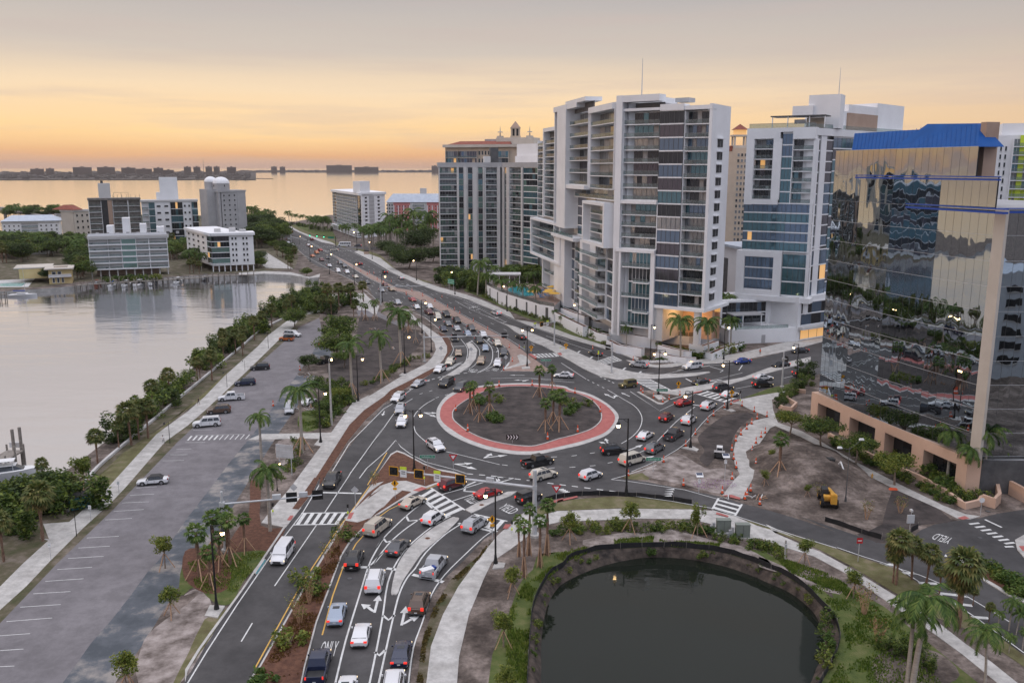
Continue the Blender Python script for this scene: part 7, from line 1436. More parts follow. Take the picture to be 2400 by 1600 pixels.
for a in [
 ('K',727,570,-95,138,'van','white','white van driving down the left road below the crosswalk'),
 ('J',1155,1512,-90,140,'pickup','black','black pickup with headlights on, coming down past the stop line'),
 ('M',82,368,135,-105,'bigsuv','beige','silver beige square SUV in the left approach lane beside the brown mulch'),
 ('K',1275,617,50,-130,'suv','black','small black SUV behind the stop bar in the leftmost approach lane'),
 ('M',62,782,40,-150,'bigsuv','white','large white SUV with tall red tail lamps ahead of the painted turn arrow'),
 ('K',1142,1025,45,-180,'sedan','lightblue','pale blue sedan braking in the leftmost lane beside the median'),
 ('K',1327,1182,42,-190,'coupe','white','white sedan with an all black glass roof'),
 ('K',1000,1430,70,-260,'pickup','navy','dark blue pickup with a covered bed at the bottom edge'),
 ('K',1210,1610,45,-190,'sedan','white','white car cut off by the bottom edge behind the black glass roofed sedan'),
 ('M',240,517,125,-130,'sedan','darkgrey','dark grey sedan between the two chevroned lane lines'),
 ('M',507,300,130,-85,'hatch','white','boxy white hatchback with red vertical lamps before the crosswalk'),
 ('M',352,178,150,-75,'sedan','beige','champagne sedan beside the concrete path, nearest the crosswalk'),
 ('M',825,350,130,-92,'suv','silver','silver SUV with a black roof panel waiting beside the right walkway'),
 ('M',515,668,115,-150,'pickup','silver','silver pickup with a white box and blue bag in its bed'),
 ('M',402,945,62,-165,'suv','brown','dark brown SUV with roof rails beside the right turn arrow'),
 ('M',265,1330,45,-195,'sedan','navy','navy sedan braking in the right lane near the bottom'),
 ('M',200,1590,32,-195,'bigsuv','white','white SUV cut off by the bottom edge in the right lane'),
 ('M',655,42,150,-50,'suv','darkred','dark red SUV under the signal mast, on the left'),
 ('M',928,108,165,-45,'coupe','red','red convertible with a black top under the signal mast'),
 ('M',1240,145,180,-60,'jeep','black','black off road vehicle passing the foot of the signal mast arm'),
 ('L',1365,1365,150,-28,'pickup','black','black pickup with an open bed below the roundabout'),
 ('L',1412,1470,120,-32,'suv','cream','cream SUV just below the black pickup'),
 ('N',357,1470,115,-35,'hatch','white','white crossover alone on the dashed lane below the island'),
 ('N',690,1350,125,-35,'van','cream','pale beige minivan behind the street lamp at the lower right of the roundabout'),
 ('N',545,1275,120,-8,'suv','black','black crossover near the curved arrow right of the island'),
 ('N',868,1257,110,-60,'suv','grey','grey green SUV leaving the roundabout'),
 ('N',792,1155,105,-65,'sedan','white','white sedan in the inner lane right of the roundabout'),
 ('N',1020,1150,112,-68,'pickup','darkgrey','dark pickup with cargo in its bed leaving to the right'),
 ('N',1140,1033,85,-65,'suv','white','white SUV with a black roof behind the lamp post'),
 ('N',962,1012,105,-58,'hatch','darkred','dark red hatchback with a yellow reflection on its window'),
 ('N',1103,893,120,-30,'sedan','red','red sedan at the tip of the right splitter island'),
 ('N',1298,920,112,-58,'suv','white','white estate car with a red lit tailgate before the right crosswalk'),
 ('N',1465,828,125,-30,'sedan','white','white sedan with a roof light on the right crosswalk'),
 ('N',1415,775,115,-12,'suv','darkgrey','dark SUV ahead of the white sedan on the right road'),
 ('P',1005,130,115,-8,'suv','black','black SUV farthest along the right road beside the grass'),
 ('P',1010,77,120,-8,'sedan','white','white sedan above the black SUV on the right road'),
 ('N',1232,727,-115,18,'coupe','black','black sports car heading left along the right road'),
 ('N',652,752,-120,14,'jeep','olive','olive off road vehicle with a dark top entering the roundabout'),
 ('N',1167,608,-115,14,'bigsuv','white','white SUV in the slip lane below the tower garden'),
 ('N',742,592,-125,-14,'suv','silver','silver SUV with red tail lamps in the slip lane beside the crosswalk'),
 ('N',395,498,-115,-38,'coupe','darkgrey','dark open sports car in the slip lane below the planters'),
 ('E',93,1533,-90,8,'sedan','blue','bright blue sedan below the hotel wall'),
 ('E',308,1552,-90,8,'sedan','black','black car on the right road below the blue sedan'),
 ('E',415,1474,-92,6,'sedan','black','black sedan close under the hotel shop windows'),
 ('P',1307,45,115,-10,'suv','darkgrey','dark SUV half hidden by the bush at the office block edge'),
 ('N',140,675,-150,-6,'sedan','white','white sedan crossing above the roundabout'),
 ('L',757,775,-115,60,'bigsuv','darkgrey','dark grey SUV entering the roundabout at the top left'),
 ('L',637,740,-105,58,'bigsuv','black','black SUV beside the dark grey one at the top left of the roundabout'),
 ('L',411,742,-105,48,'sedan','silver','silver sedan at the curved pavement above the left road'),
 ('L',248,857,-95,62,'suv','white','white crossover hugging the left kerb'),
 ('L',265,950,-45,105,'suv','silver','silver SUV between two white ones on the left road'),
 ('L',280,1050,-50,112,'suv','white','white SUV behind the double headed lamp, lowest of three'),
 ('L',550,1240,120,80,'suv','white','white fastback SUV at the lower left of the roundabout'),
 ('L',582,630,-80,48,'suv','white','white SUV crossing the dotted yield line at the left'),
 ('L',666,570,-60,55,'suv','cream','pale SUV on the upper left crosswalk'),
 ('L',731,498,2,50,'sedan','tan','tan sedan facing down in the leftmost upper lane'),
 ('L',702,382,8,50,'pickup','grey','grey pickup under the upper left signal arm'),
 ('L',912,563,-28,62,'suv','tan','tan SUV right of the upper splitter island'),
 ('L',1045,583,-25,62,'suv','white','white SUV with a sunroof at the upper yield line'),
 ('L',1095,495,-2,62,'pickup','darkgrey','dark grey pickup behind the white SUV with the sunroof'),
 ('L',946,463,12,50,'hatch','lightblue','pale blue hatchback between the upper lane lines'),
 ('L',1040,422,48,50,'suv','cream','cream SUV near the brick median in the queue'),
 ('L',895,400,40,40,'suv','black','black SUV under the upper left signal arm, warm lamps on'),
 ('L',926,355,48,38,'suv','white','white SUV directly behind the upper signal arm'),
 ('L',804,347,50,40,'hatch','lightblue','silver blue hatchback at the bend of the queue'),
 ('L',834,303,50,36,'suv','darkgrey','dark grey SUV by the cones at the bend of the queue'),
 ('L',717,302,50,36,'sedan','silver','silver sedan in the middle of the dense queue'),
 ('L',719,242,48,32,'suv','black','black SUV, second by the median in the dense queue'),
 ('L',648,264,48,34,'sedan','grey','grey sedan in the middle lane of the dense queue'),
 ('L',610,309,46,38,'hatch','navy','dark blue hatchback at the left kerb of the queue'),
 ('L',566,212,26,34,'van','cream','cream van with lit headlamps in the queue'),
 ('L',634,195,46,32,'bigsuv','black','black SUV right of the cream van'),
 ('L',500,129,45,30,'suv','white','white SUV ahead of the dark truck'),
 ('L',398,131,42,30,'sedan','white','white sedan beside the tall lamp at the queue'),
 ('L',365,73,50,22,'sedan','red','red sedan close to the brick median'),
 ('L',242,98,50,25,'pickup','silver','silver pickup with orange lamps at the forecourt'),
 ('L',1033,181,-66,-22,'suv','white','white SUV driving away below the pool wall'),
 ('L',1230,370,-66,-28,'coupe','black','black car with bright red tail lamps driving away up the avenue'),
]: car(*a)
for a in [
 ('L',495,175,45,26,'pickup','darkred','dark red flatbed truck in the queue'),
 ('B',1402,1245,45,20,'suv','tan','tan SUV under the far signal arm'), ('B',1345,1203,40,18,'sedan','darkred','red lit sedan just above the far signal arm'), ('B',1310,1252,42,24,'sedan','silver','silver sedan at the foot of the far signal pole'),
 ('B',1178,1180,42,20,'sedan','darkgrey','dark sedan halfway along the avenue'), ('B',1072,1128,38,18,'sedan','cream','cream sedan left of the dark one halfway along the avenue'), ('B',993,1087,34,18,'suv','white','white SUV by the painted median line'), ('B',910,1077,36,24,'van','white','white van with a ladder rack'),
 ('B',970,1033,34,18,'pickup','grey','grey pickup behind the dump truck'), ('B',930,1003,34,18,'van','grey','grey dump truck on the avenue'), ('B',830,1027,32,12,'sedan','white','white sedan with red lamps beside the verge'), ('B',760,975,32,14,'suv','darkred','dark red SUV near the avenue lamp'),
 ('B',815,955,16,20,'van','darkgrey','tall dark van in the middle of the far queue'), ('B',1110,1011,-44,-20,'suv','darkred','dark red SUV driving away along the far side'), ('B',1341,1086,-44,-20,'suv','black','black SUV driving away by the large dark tree'), ('B',1488,1140,-46,-20,'sedan','silver','silver sedan driving away by the far pavement'),
 ('B',878,881,-48,0,'sedan','cream','cream sedan crossing at the far junction'), ('B',748,886,44,6,'hatch','red','bright red hatchback at the far junction'), ('B',715,909,42,14,'suv','orange','orange lit SUV just below the far crosswalk'), ('B',678,938,42,14,'sedan','orange','orange lit sedan at the left kerb of the far queue'),
 ('B',669,788,-48,-14,'suv','black','black SUV beyond the far crosswalk'), ('B',640,840,42,14,'sedan','white','white sedan at the far crosswalk with red lamps'), ('B',655,851,42,14,'sedan','darkred','red car squeezed beside the white sedan at the far crosswalk'), ('B',498,838,38,14,'sedan','white','white sedan near the bushes on the far left kerb'),
 ('B',455,788,38,14,'suv','grey','grey SUV in the farthest queue'), ('B',452,815,38,14,'sedan','silver','silver sedan in the farthest queue'), ('B',423,716,32,12,'sedan','red','red lamp lit sedan at the avenue bend'), ('B',482,719,-32,-12,'suv','darkred','dark red car at the avenue bend, nearer the beach'), ('B',365,745,32,12,'sedan','tan','sedan with yellow headlamps at the avenue bend'), ('B',1090,845,-48,0,'suv','darkgrey','dark SUV behind the minibus'),
]: car(*a, full=False)
for x, y, z_ in ((20,452,6.6),(145,460,5.4),(250,463,4.2),(465,482,2.6),(565,490,1.6)): 
    p = min(BP, key=lambda q: abs(nat('A', x, y)[0]-(1200+FPX*q.x/(q.y*math.cos(TH))))); o = place(CARS[('sedan','same',False,True)], p+Vector((0,2,.03)), -.4, 1, 'tiny car crossing the causeway bridge', 'car', 'cars on the causeway bridge'); o.color = (.3,.3,.32,1)
for a in [
 ('J',838,352,150,10,'bigsuv','white','white SUV parked nose to the right at the top of the parking lot',True,'same'), ('J',790,385,-120,-4,'jeep','orange','orange off road vehicle with a black soft top',True,'canvas'), ('J',577,613,-140,8,'suv','black','black SUV parked beside the promenade, upper of two',True,'same'), ('J',458,735,-150,10,'suv','navy','black crossover parked beside the promenade, lower of two',True,'same'),
 ('J',348,852,-150,12,'pickup','white','white crew cab pickup parked by the promenade',True,'same'), ('J',248,955,-150,10,'suv','brown','brown SUV parked above the white one',True,'same'), ('J',152,1058,-150,12,'bigsuv','white','white SUV parked nearest the painted walkway',True,'same'), ('H',1220,1512,-180,14,'sedan','white','white convertible with a black soft top parked alone',True,'canvas'),
 ('J',815,945,-30,120,'van','silver','silver van parked by the debris near the staked palm',True,'same'), ('J',965,885,60,-30,'sedan','white','white car behind the bushes beside the parking lot',True,'same'), ('J',1095,560,70,-20,'pickup','black','black pickup in the shade of the dark trees',True,'same')]: car(*a, lights=False)
# cargo in the beds
c_ = MB(); p = gc('M', 485, 700, .9)
bx_ = MB().box(-.8,.8,-.45,.45,0,.4,'signwhite').box(-.84,.84,-.49,.49,.4,.45,'signwhite').build('cargo_box'); bx_.location = (p.x-.4, p.y-.4, .8); bx_.rotation_euler = (0,0,.6); tag(bx_, 'white box lying in the bed of the silver pickup', 'box')
bg_ = MB().box(-.35,.35,-.3,.3,0,.35,'bluerail').box(-.2,.2,-.05,.05,.35,.45,'bluerail').build('duffel_bag'); bg_.location = (p.x+.35, p.y+.55, .8); tag(bg_, 'blue bag in the bed of the silver pickup', 'bag')
# minibus
mbz = tag(empty('minibus', gc('B', 969, 852)), 'white minibus with a row of side windows at the far junction', 'minibus'); WO[mbz.name] = Vector((0,0,0)); b = MB(); b.box(-4.2,3.0,-1.15,1.15,.4,2.9,'white'); b.hexa([(3.0,-1.1,.4),(4.4,-1.05,.4),(4.4,1.05,.4),(3.0,1.1,.4),(3.0,-1.1,2.5),(3.5,-1.0,1.5),(3.5,1.0,1.5),(3.0,1.1,2.5)],'white'); b.build('body', mbz, local=True)
for k in range(6):
    for sd in (-1, 1): MB().box(-3.9+k*1.1,-3.0+k*1.1,min(sd*1.14,sd*1.17),max(sd*1.14,sd*1.17),1.6,2.5,'carglass').build('side_window', mbz, local=True)
for ax in (-2.8, 3.2):
    for sd in (-1, 1): MB().tube((ax, sd*.9, .45), (ax, sd*1.18, .45), .45, n=12, m='tyre').build('wheel', mbz, local=True)
MB().box(-4.25,-4.2,-1,1,1.6,2.5,'carglass').build('rear_window', mbz, local=True); mbz.rotation_euler = (0,0,math.pi+.05)
# ---- construction machines ----
def machine(name, label, c, x, y, dx, dy, sc=1.0):
    p = gc(c, x, y); q = gc(c, x+dx*.2, y+dy*.2); d = q-p; o = tag(empty(name, p, math.atan2(d.y, d.x)), label, 'machine'); o.scale = (sc,)*3; return o
m_ = machine('telehandler', 'yellow telehandler with a black cab and lowered boom on the dirt lot', 'P', 1500, 1040, -60, -150)
MB().box(-2.4,2.2,-.75,.75,.65,1.2,'black').box(-2.4,-1.3,-1.0,1.0,.9,1.6,'dark').build('chassis', m_, local=True)
b = MB(); b.box(-1.0,.6,.1,1.0,1.2,2.4,'plastic'); b.box(-.9,.5,.98,1.02,1.5,2.3,'carglass'); b.box(.58,.62,.2,.95,1.4,2.3,'carglass'); b.box(-1.0,.6,.1,1.0,2.4,2.5,'dark'); b.build('cab', m_, local=True)
b = MB(); b.hexa([(-2.9,-.75,1.9),(2.6,-.6,1.15),(2.6,-.1,1.15),(-2.9,-.1,1.9),(-2.9,-.75,2.5),(2.6,-.6,1.6),(2.6,-.1,1.6),(-2.9,-.1,2.5)],'yellowpaint'); b.box(-3.1,-2.3,-.85,.0,1.0,2.4,'yellowpaint'); b.hexa([(2.5,-.5,.3),(3.3,-.5,.3),(3.3,-.15,.3),(2.5,-.15,.3),(2.4,-.5,1.5),(2.9,-.5,1.3),(2.9,-.15,1.3),(2.4,-.15,1.5)],'yellowpaint'); b.build('boom', m_, local=True)
MB().box(-1.2,1.4,-1.05,-.75,.9,1.5,'dark').box(-2.4,-1.4,-.9,.9,1.2,1.9,'yellowpaint').build('engine_cover', m_, local=True); MB().box(3.3,4.3,-.75,-.6,.25,.33,'steel').build('fork', m_, local=True); MB().box(3.3,4.3,-.05,.1,.25,.33,'steel').build('fork', m_, local=True)
for ax in (-1.7, 1.6):
    for sd in (-1, 1): q = MB().tube((ax, sd*.8, .65), (ax, sd*1.25, .65), .65, n=16, m='tyre').build('wheel', m_, local=True); MB().tube((ax, sd*1.2, .65), (ax, sd*1.28, .65), .3, n=10, m='yellowpaint').build('rim', q, local=True)
m_ = machine('skid_steer', 'compact white framed loader seen from behind beside the dirt path', 'P', 672, 690, 5, -150)
MB().box(-1.1,1.0,-.55,.55,.3,1.1,'dark').build('body', m_, local=True); b = MB().box(-.6,.7,-.5,.5,1.9,2.0,'signwhite')
for sx_, sy_ in ((-.6,-.5),(-.6,.45),(.65,-.5),(.65,.45)): b.box(sx_,sx_+.06,sy_,sy_+.06,1.1,1.9,'signwhite')
b.box(-.5,.6,-.44,.44,1.1,1.85,'carglass'); b.build('cab', m_, local=True)
for sd in (-1, 1): MB().hexa([(-1.2,sd*.85-.07,1.3),(1.5,sd*.85-.07,.5),(1.5,sd*.85+.07,.5),(-1.2,sd*.85+.07,1.3),(-1.2,sd*.85-.07,1.6),(1.5,sd*.85-.07,.75),(1.5,sd*.85+.07,.75),(-1.2,sd*.85+.07,1.6)],'signwhite').build('lift_arm', m_, local=True)
MB().box(-1.25,-1.15,-.92,.92,1.3,1.6,'signwhite').build('cross_bar', m_, local=True)
MB().hexa([(1.5,-.95,.1),(2.3,-.95,.1),(2.3,.95,.1),(1.5,.95,.1),(1.5,-.95,.7),(1.7,-.95,.7),(1.7,.95,.7),(1.5,.95,.7)],'steel').build('bucket', m_, local=True)
for ax in (-.6, .6):
    for sd in (-1, 1): MB().tube((ax, sd*.55, .38), (ax, sd*.9, .38), .38, n=12, m='tyre').build('wheel', m_, local=True)
m_ = machine('mini_excavator', 'black and white compact excavator with its arm folded on the dirt lot', 'P', 1530, 800, 60, 40)
for sd in (-1, 1): MB().box(-1.3,1.3,sd*.75-.2,sd*.75+.2,0,.5,'black').build('track', m_, local=True)
MB().box(-1.2,.9,-.8,.8,.55,1.2,'dark').box(-1.3,-.6,-.8,.8,1.2,1.5,'signwhite').build('body', m_, local=True); MB().box(-.5,.6,-.7,.2,1.2,2.3,'carglass').box(-.6,.7,-.8,.3,2.3,2.4,'dark').build('cab', m_, local=True)
b = MB(); b.tube((.8,.4,1.1),(2.0,.4,2.4),.17,.14,6,'signwhite').tube((2.0,.4,2.4),(3.3,.4,1.2),.14,.1,6,'signwhite').tube((1.0,.4,1.0),(1.9,.4,1.8),.07,n=6,m='steel'); b.build('boom', m_, local=True); MB().hexa([(3.1,.1,.3),(3.7,.1,.5),(3.7,.7,.5),(3.1,.7,.3),(3.1,.1,1.1),(3.5,.1,1.2),(3.5,.7,1.2),(3.1,.7,1.1)],'black').build('bucket', m_, local=True)
# soil mound
mo = MB(); c0 = gc('P', 1330, 760); n = 22; rings = []
for i in range(9):
    t = i/8; rings.append([c0+Vector((math.cos(k*6.283/n)*9.5*(1-t)*uni(.93,1.07), math.sin(k*6.283/n)*15*(1-t)*uni(.95,1.05), 2.6*math.sin(t*math.pi/2)+uni(-.08,.08)*(i > 0)-.1*(i == 0))) for k in range(n)])
for i in range(8):
    for k in range(n): mo.quad(rings[i][k], rings[i][(k+1) % n], rings[i+1][(k+1) % n], rings[i+1][k], 'dirt')
tag(mo.build('soil_mound', smooth=True), 'large smooth mound of brown sandy soil on the dirt lot', 'mound')
# ---- boats ----
def boat(c, x, y, L, ang, label, kind='motor', col='signwhite', z=W_Z, name=None):
    p = gc(c, x, y, z); o = tag(empty(name or {'motor':'motor_boat','sail':'sailboat'}[kind], p, ang), label, 'boat', None); W = L*.15; b = MB(); st = []
    for i in range(9):
        t = i/8; w_ = W*(1-max(0, (t-.5)/.5)**2.2)*(1 if t > .05 else .95); zb = -.35+.25*max(0, t-.7)*4*.6; zt_ = .85+.35*t; x_ = -L/2+L*t; st.append([Vector((x_, -w_*.6, zb)), Vector((x_, -w_, zt_)), Vector((x_, -w_*.9, zt_+.02)), Vector((x_, w_*.9, zt_+.02)), Vector((x_, w_, zt_)), Vector((x_, w_*.6, zb))])
    vs = [v for r_ in st for v in r_]; fs = [(i*6+k, (i+1)*6+k, (i+1)*6+(k+1) % 6, i*6+(k+1) % 6) for i in range(8) for k in range(6)]+[(5,4,3,2,1,0)]
    b.add(vs, fs, col); b.build('hull', o, smooth=True, local=True)
    if kind == 'motor':
        MB().hexa([(-L*.1,-W*.6,1),(L*.25,-W*.5,1.1),(L*.25,W*.5,1.1),(-L*.1,W*.6,1),(-L*.08,-W*.5,1.9),(L*.12,-W*.4,1.8),(L*.12,W*.4,1.8),(-L*.08,W*.5,1.9)], 'carglass').box(-L*.1,L*.14,-W*.55,W*.55,1.9,2.0,'signwhite').build('cabin', o, local=True)
        b = MB().box(-L*.16,L*.12,-W*.6,W*.6,2.7,2.8,col)
        for sx_ in (-.14, .1):
            for sy_ in (-.55, .55): b.tube((L*sx_, W*sy_, 1), (L*sx_, W*sy_, 2.7), .05, n=4, m='steel')
        b.build('hard_top', o, local=True)
        for sd in (-.35, .35): MB().box(-L/2-.7,-L/2-.05,sd*W*1.2-.22,sd*W*1.2+.22,.3,1.5,'signwhite').build('outboard_engine', o, local=True)
    else:
        MB().box(-L*.2,L*.15,-W*.5,W*.5,1.1,1.6,'signwhite').box(-L*.18,L*.1,-W*.52,W*.52,1.25,1.45,'carglass').build('cabin', o, local=True); MB().tube((L*.08,0,1),(L*.08,0,L*1.15),.09,.05,6,'steel').build('mast', o, local=True); MB().tube((L*.08,0,2.4),(-L*.35,0,2.4),.18,n=6,m='bluerail').build('boom_sail', o, local=True)
    return o
boat('A', 215, 1312, 11, .08, 'white sailboat with a blue sail cover moored at the far left', 'sail'); boat('A', 1025, 1228, 9, -1.45, 'sailboat pointing at the camera before the stilted condominium', 'sail')
boat('A', 895, 1216, 7, -1.5, 'small motor boat with a dark red cover at the condominium dock', 'motor', 'redroof'); boat('A', 1290, 1212, 9, 1.5, 'white motor boat beside the sailboat at the condominium dock'); boat('A', 1170, 1218, 7, 1.55, 'small white motor boat between two piles'); boat('A', 1420, 1206, 7, 1.5, 'small dark motor boat right of the white one', 'motor', 'darkgrey')
boat('A', 1640, 1190, 8, 1.6, 'white boat with raised outboards on a lift at the middle dock'); boat('A', 1890, 1160, 7.5, 1.5, 'dark hulled boat on a lift before the garage openings', 'motor', 'darkgrey'); boat('A', 2310, 1145, 5, 0, 'small white boat at the end of the seawall walk')
boat('A', 640, 1205, 5, .1, 'green striped skiff below the yellow house', 'motor', 'teal'); boat('H', 60, 1480, 11, .35, 'large white motor boat with twin outboards at the near dock', 'motor')
# docks
def dock(c, pts, z, w_, label, piles=8):
    a = pp(c+' '+pts, z); o = tag(empty('wooden_dock', (a[0].x, a[0].y, 0)), label, 'dock'); b = offset(a, -w_); mb = MB().prism(a+b[::-1], z-.25, z, 'oldwood'); mb.build('deck', o); q = resample(a, piles)+resample(b, piles)
    for p in q: MB().tube(Vector((p.x, p.y, -4)), Vector((p.x, p.y, z+uni(.5,1.6))), .17, n=7, m='oldwood').build('pile', o)
dock('H', "-60,1400 60,1350 190,1275", .6, 3.0, 'grey wooden dock with tall piles at the near left', 4)
q = gc('H', 125, 1250, .6); MB_ = MB().box(-.9,.9,-.35,.35,0,.8,'signwhite').box(-.94,.94,-.39,.39,.8,.88,'offwhite').build('dock_box'); MB_.location = q; tag(MB_, 'white storage box on the end of the near dock', 'dock box')
for x_, h_ in ((100,4.2),(160,4.6)): q = gc('H', x_+15, 1290, 0); tag(MB().tube(Vector((q.x,q.y,-3)), Vector((q.x,q.y,h_)), .28, n=9, m='oldwood').build('mooring_pile'), 'tall grey mooring pile at the end of the near dock', 'pile', 'mooring piles of the near dock')
dock('A', "700,1212 830,1200 1000,1190 1500,1160", .5, 2.0, 'concrete edged dock along the stilted condominium', 16); dock('A', "1500,1160 1840,1140", .5, 3, 'dock between the two condominiums', 8); dock('A', "1850,1135 2100,1118 2330,1112", .6, 2.2, 'dock walk before the white condominium', 10); dock('A', "-40,1300 60,1290", .5, 2, 'short dock at the far left beside the sailboat', 3)
for x in range(860, 1500, 80):
    q = gc('A', x, 1225, -1.5); tag(MB().tube(q-Vector((0,0,2)), q+Vector((0,0,4.2)), .18, n=6, m='oldwood').build('mooring_pile'), 'dark mooring pile in front of the stilted condominium', 'pile', 'mooring piles of the condominium dock')
wl_ = tag(struct(MB().prism(pp("B 0,1125 230,1108 470,1120 560,1135 640,1150 740,1140 745,1110 650,1140 560,1115 470,1095 235,1085 0,1100"), -2, .35, 'concrete').build('seawall')), None)
bw = pp("B 190,900 240,900 500,1060 250,1050 160,980"); struct(MB().sheet(bw, .06, 'concrete').build('boardwalk'))
# ================= street furniture =================
FURN = {}
def lamp_proto(n, h=10.0):
    key = ('lamp', n)
    if key in FURN: return FURN[key]
    o = proto('street_lamp'); MB().tube((0,0,0),(0,0,.5),.30,.26,10,'black').tube((0,0,.5),(0,0,1.3),.22,.13,10,'black').tube((0,0,1.3),(0,0,h-.4),.12,.085,8,'black').build('post', o, local=True)
    arms = (1,) if n == 1 else (-1, 1)
    for s_ in arms:
        b = MB().tube((0,0,h-.5),(s_*1.15,0,h-.45),.05,n=6,m='black').tube((0,0,h-.9),(s_*.6,0,h-.5),.035,n=5,m='black').tube((s_*1.15,0,h-.45),(s_*1.15,0,h-.8),.05,n=6,m='black'); b.build('arm', o, local=True)
        hd = MB().tube((s_*1.15,0,h-1.15),(s_*1.15,0,h-.8),.3,.12,10,'black').build('lamp_head', o, local=True); MB().tube((s_*1.15,0,h-1.5),(s_*1.15,0,h-1.15),.17,.25,10,'lampglow').build('globe', hd, local=True)
    FURN[key] = o; return o
def lamp(c, bx, by, tx, ty, ang, label, n=1):
    p = gc(c, bx, by); h = zat(p, CR[c][1]+ty/CR[c][2]); return place(lamp_proto(n), p, ang, max(.5, min(h/10.0, 1.3)), label, 'street lamp')
for a in [('K',222,1010,160,330,0,'black street lamp on a square plinth beside the staked palm cluster'),('J',1063,1220,1042,765,0,'black street lamp beside the park walkway junction'),('J',1362,890,1345,500,0,'black street lamp left of the white utility pole'),('K',686,98,660,-140,0,'black street lamp behind the sign board palms'),
 ('M',985,660,955,55,math.pi,'tall black street lamp between the right walkway and the pond'),('O',687,245,688,-360,math.pi,'black street lamp above the pond fence, reflected in the pond'),('N',1153,1260,1165,785,math.pi,'black street lamp on the dirt kerb right of the roundabout'),('N',1447,955,1468,545,math.pi,'black street lamp at the right crosswalk'),
 ('N',832,565,835,262,.6,'black street lamp among the corner palms of the tower'),('N',1418,555,1440,262,.3,'black street lamp before the hotel garden wall'),('R',1330,1165,1335,755,math.pi,'black street lamp in front of the long planter wall'),('R',463,890,445,535,math.pi,'black street lamp in front of the pool wall'),('P',1262,125,1262,-190,math.pi,'black street lamp beside the office block edge'),
 ('L',303,670,300,330,0,'black street lamp by the curved pavement and palm'),('L',515,495,512,195,0,'black street lamp at the bend of the curved pavement'),('L',441,345,440,65,0,'tall black street lamp just above the signal pole'),('B',1318,1365,1315,1095,0,'black street lamp beside the far signal pole'),('B',1062,1200,1060,990,0,'black street lamp over the sabal thicket'),
 ('B',832,1105,825,898,0,'black street lamp at the seawall corner of the avenue'),('B',1985,1295,1970,1058,math.pi,'black street lamp beside the double post green sign'),('B',1632,1165,1617,955,math.pi,'black street lamp before the very large dark tree'),('B',1225,970,1205,790,math.pi,'black street lamp on the dry grass verge'),('B',1085,890,1082,700,math.pi,'black street lamp at the corner by the minibus'),
 ('B',655,995,648,830,0,'black street lamp left of the far queue'),('B',556,830,555,750,0,'small looking street lamp beside the far crosswalk'),('B',415,760,410,685,0,'street lamp farthest up the avenue')]: lamp(*a)
lamp('L',378,1440,368,935,.15,'double headed black street lamp on the mulched triangle',2); lamp('L',1280,610,1283,275,.1,'double headed black street lamp on the brick median tip',2); lamp('N',897,835,903,460,.1,'double headed black street lamp on the right dirt island',2)
# small promenade lamps
o = proto('park_lamp'); MB().tube((0,0,0),(0,0,4.6),.07,.05,6,'black').tube((0,0,4.6),(-.8,0,4.6),.03,n=5,m='black').build('post', o, local=True); MB().tube((-.8,0,4.2),(-.8,0,4.55),.26,.08,8,'black').build('lamp_shade', o, local=True); PKL = o
for c, bx, by, tx, ty, l in (('H',1358,1225,1335,1050,'thin black lamp on the promenade beside the grass strip'),('I',587,445,560,230,'thin black lamp with a green sign near the dumpster'),('J',645,465,640,340,'thin lamp halfway up the promenade'),('J',315,775,310,650,'thin lamp beside the parked black crossover'),('J',457,640,457,560,'thin lamp beside the parked black SUV')):
    p = gc(c, bx, by); place(PKL, p, .3, max(.5, zat(p, CR[c][1]+ty/CR[c][2])/4.6), l, 'street lamp')
p = gc('J', 1150, 1075); h = zat(p, CR['J'][1]+590/3.409); o = tag(empty('utility_pole', p), 'thick pale concrete pole with a small lamp beside the hedge', 'pole'); MB().tube(p, p+Vector((0,0,h)), .24, .15, 10, 'concrete').build('pole', o); MB().tube(p+Vector((0,0,h)), p+Vector((0,0,h+1.1)), .05, n=6, m='steel').tube(p+Vector((0,0,h+1.1)), p+Vector((.5,0,h+1.1)), .05, n=6, m='steel').build('bracket', o); MB().tube(p+Vector((.5,0,h+.7)), p+Vector((.5,0,h+1.1)), .15, .1, 8, 'lampglow').build('lamp', o)
p = gc('G', 265, 1240); o = tag(empty('car_park_lamp', p), 'slim dark green lamp post with two white heads on the dirt lot', 'street lamp'); b = MB().tube(p, p+Vector((0,0,.8)), .2, .12, 8, 'darkgrey').tube(p+Vector((0,0,.8)), p+Vector((0,0,8.6)), .09, .06, 8, 'darkgrey'); b.build('post', o)
for dx, dz in ((-1.3,.0),(1.9,1.3)): MB().tube(p+Vector((0,0,8.3)), p+Vector((dx,.3,8.5+dz)), .035, n=5, m='darkgrey').build('arm', o); MB().hexa([p+Vector(v) for v in ((dx-.45,.1,8.4+dz),(dx+.3,.1,8.4+dz),(dx+.3,.5,8.4+dz),(dx-.45,.5,8.4+dz),(dx-.35,.15,8.65+dz),(dx+.2,.15,8.65+dz),(dx+.2,.45,8.65+dz),(dx-.35,.45,8.65+dz))], 'signwhite').build('lamp_head', o)
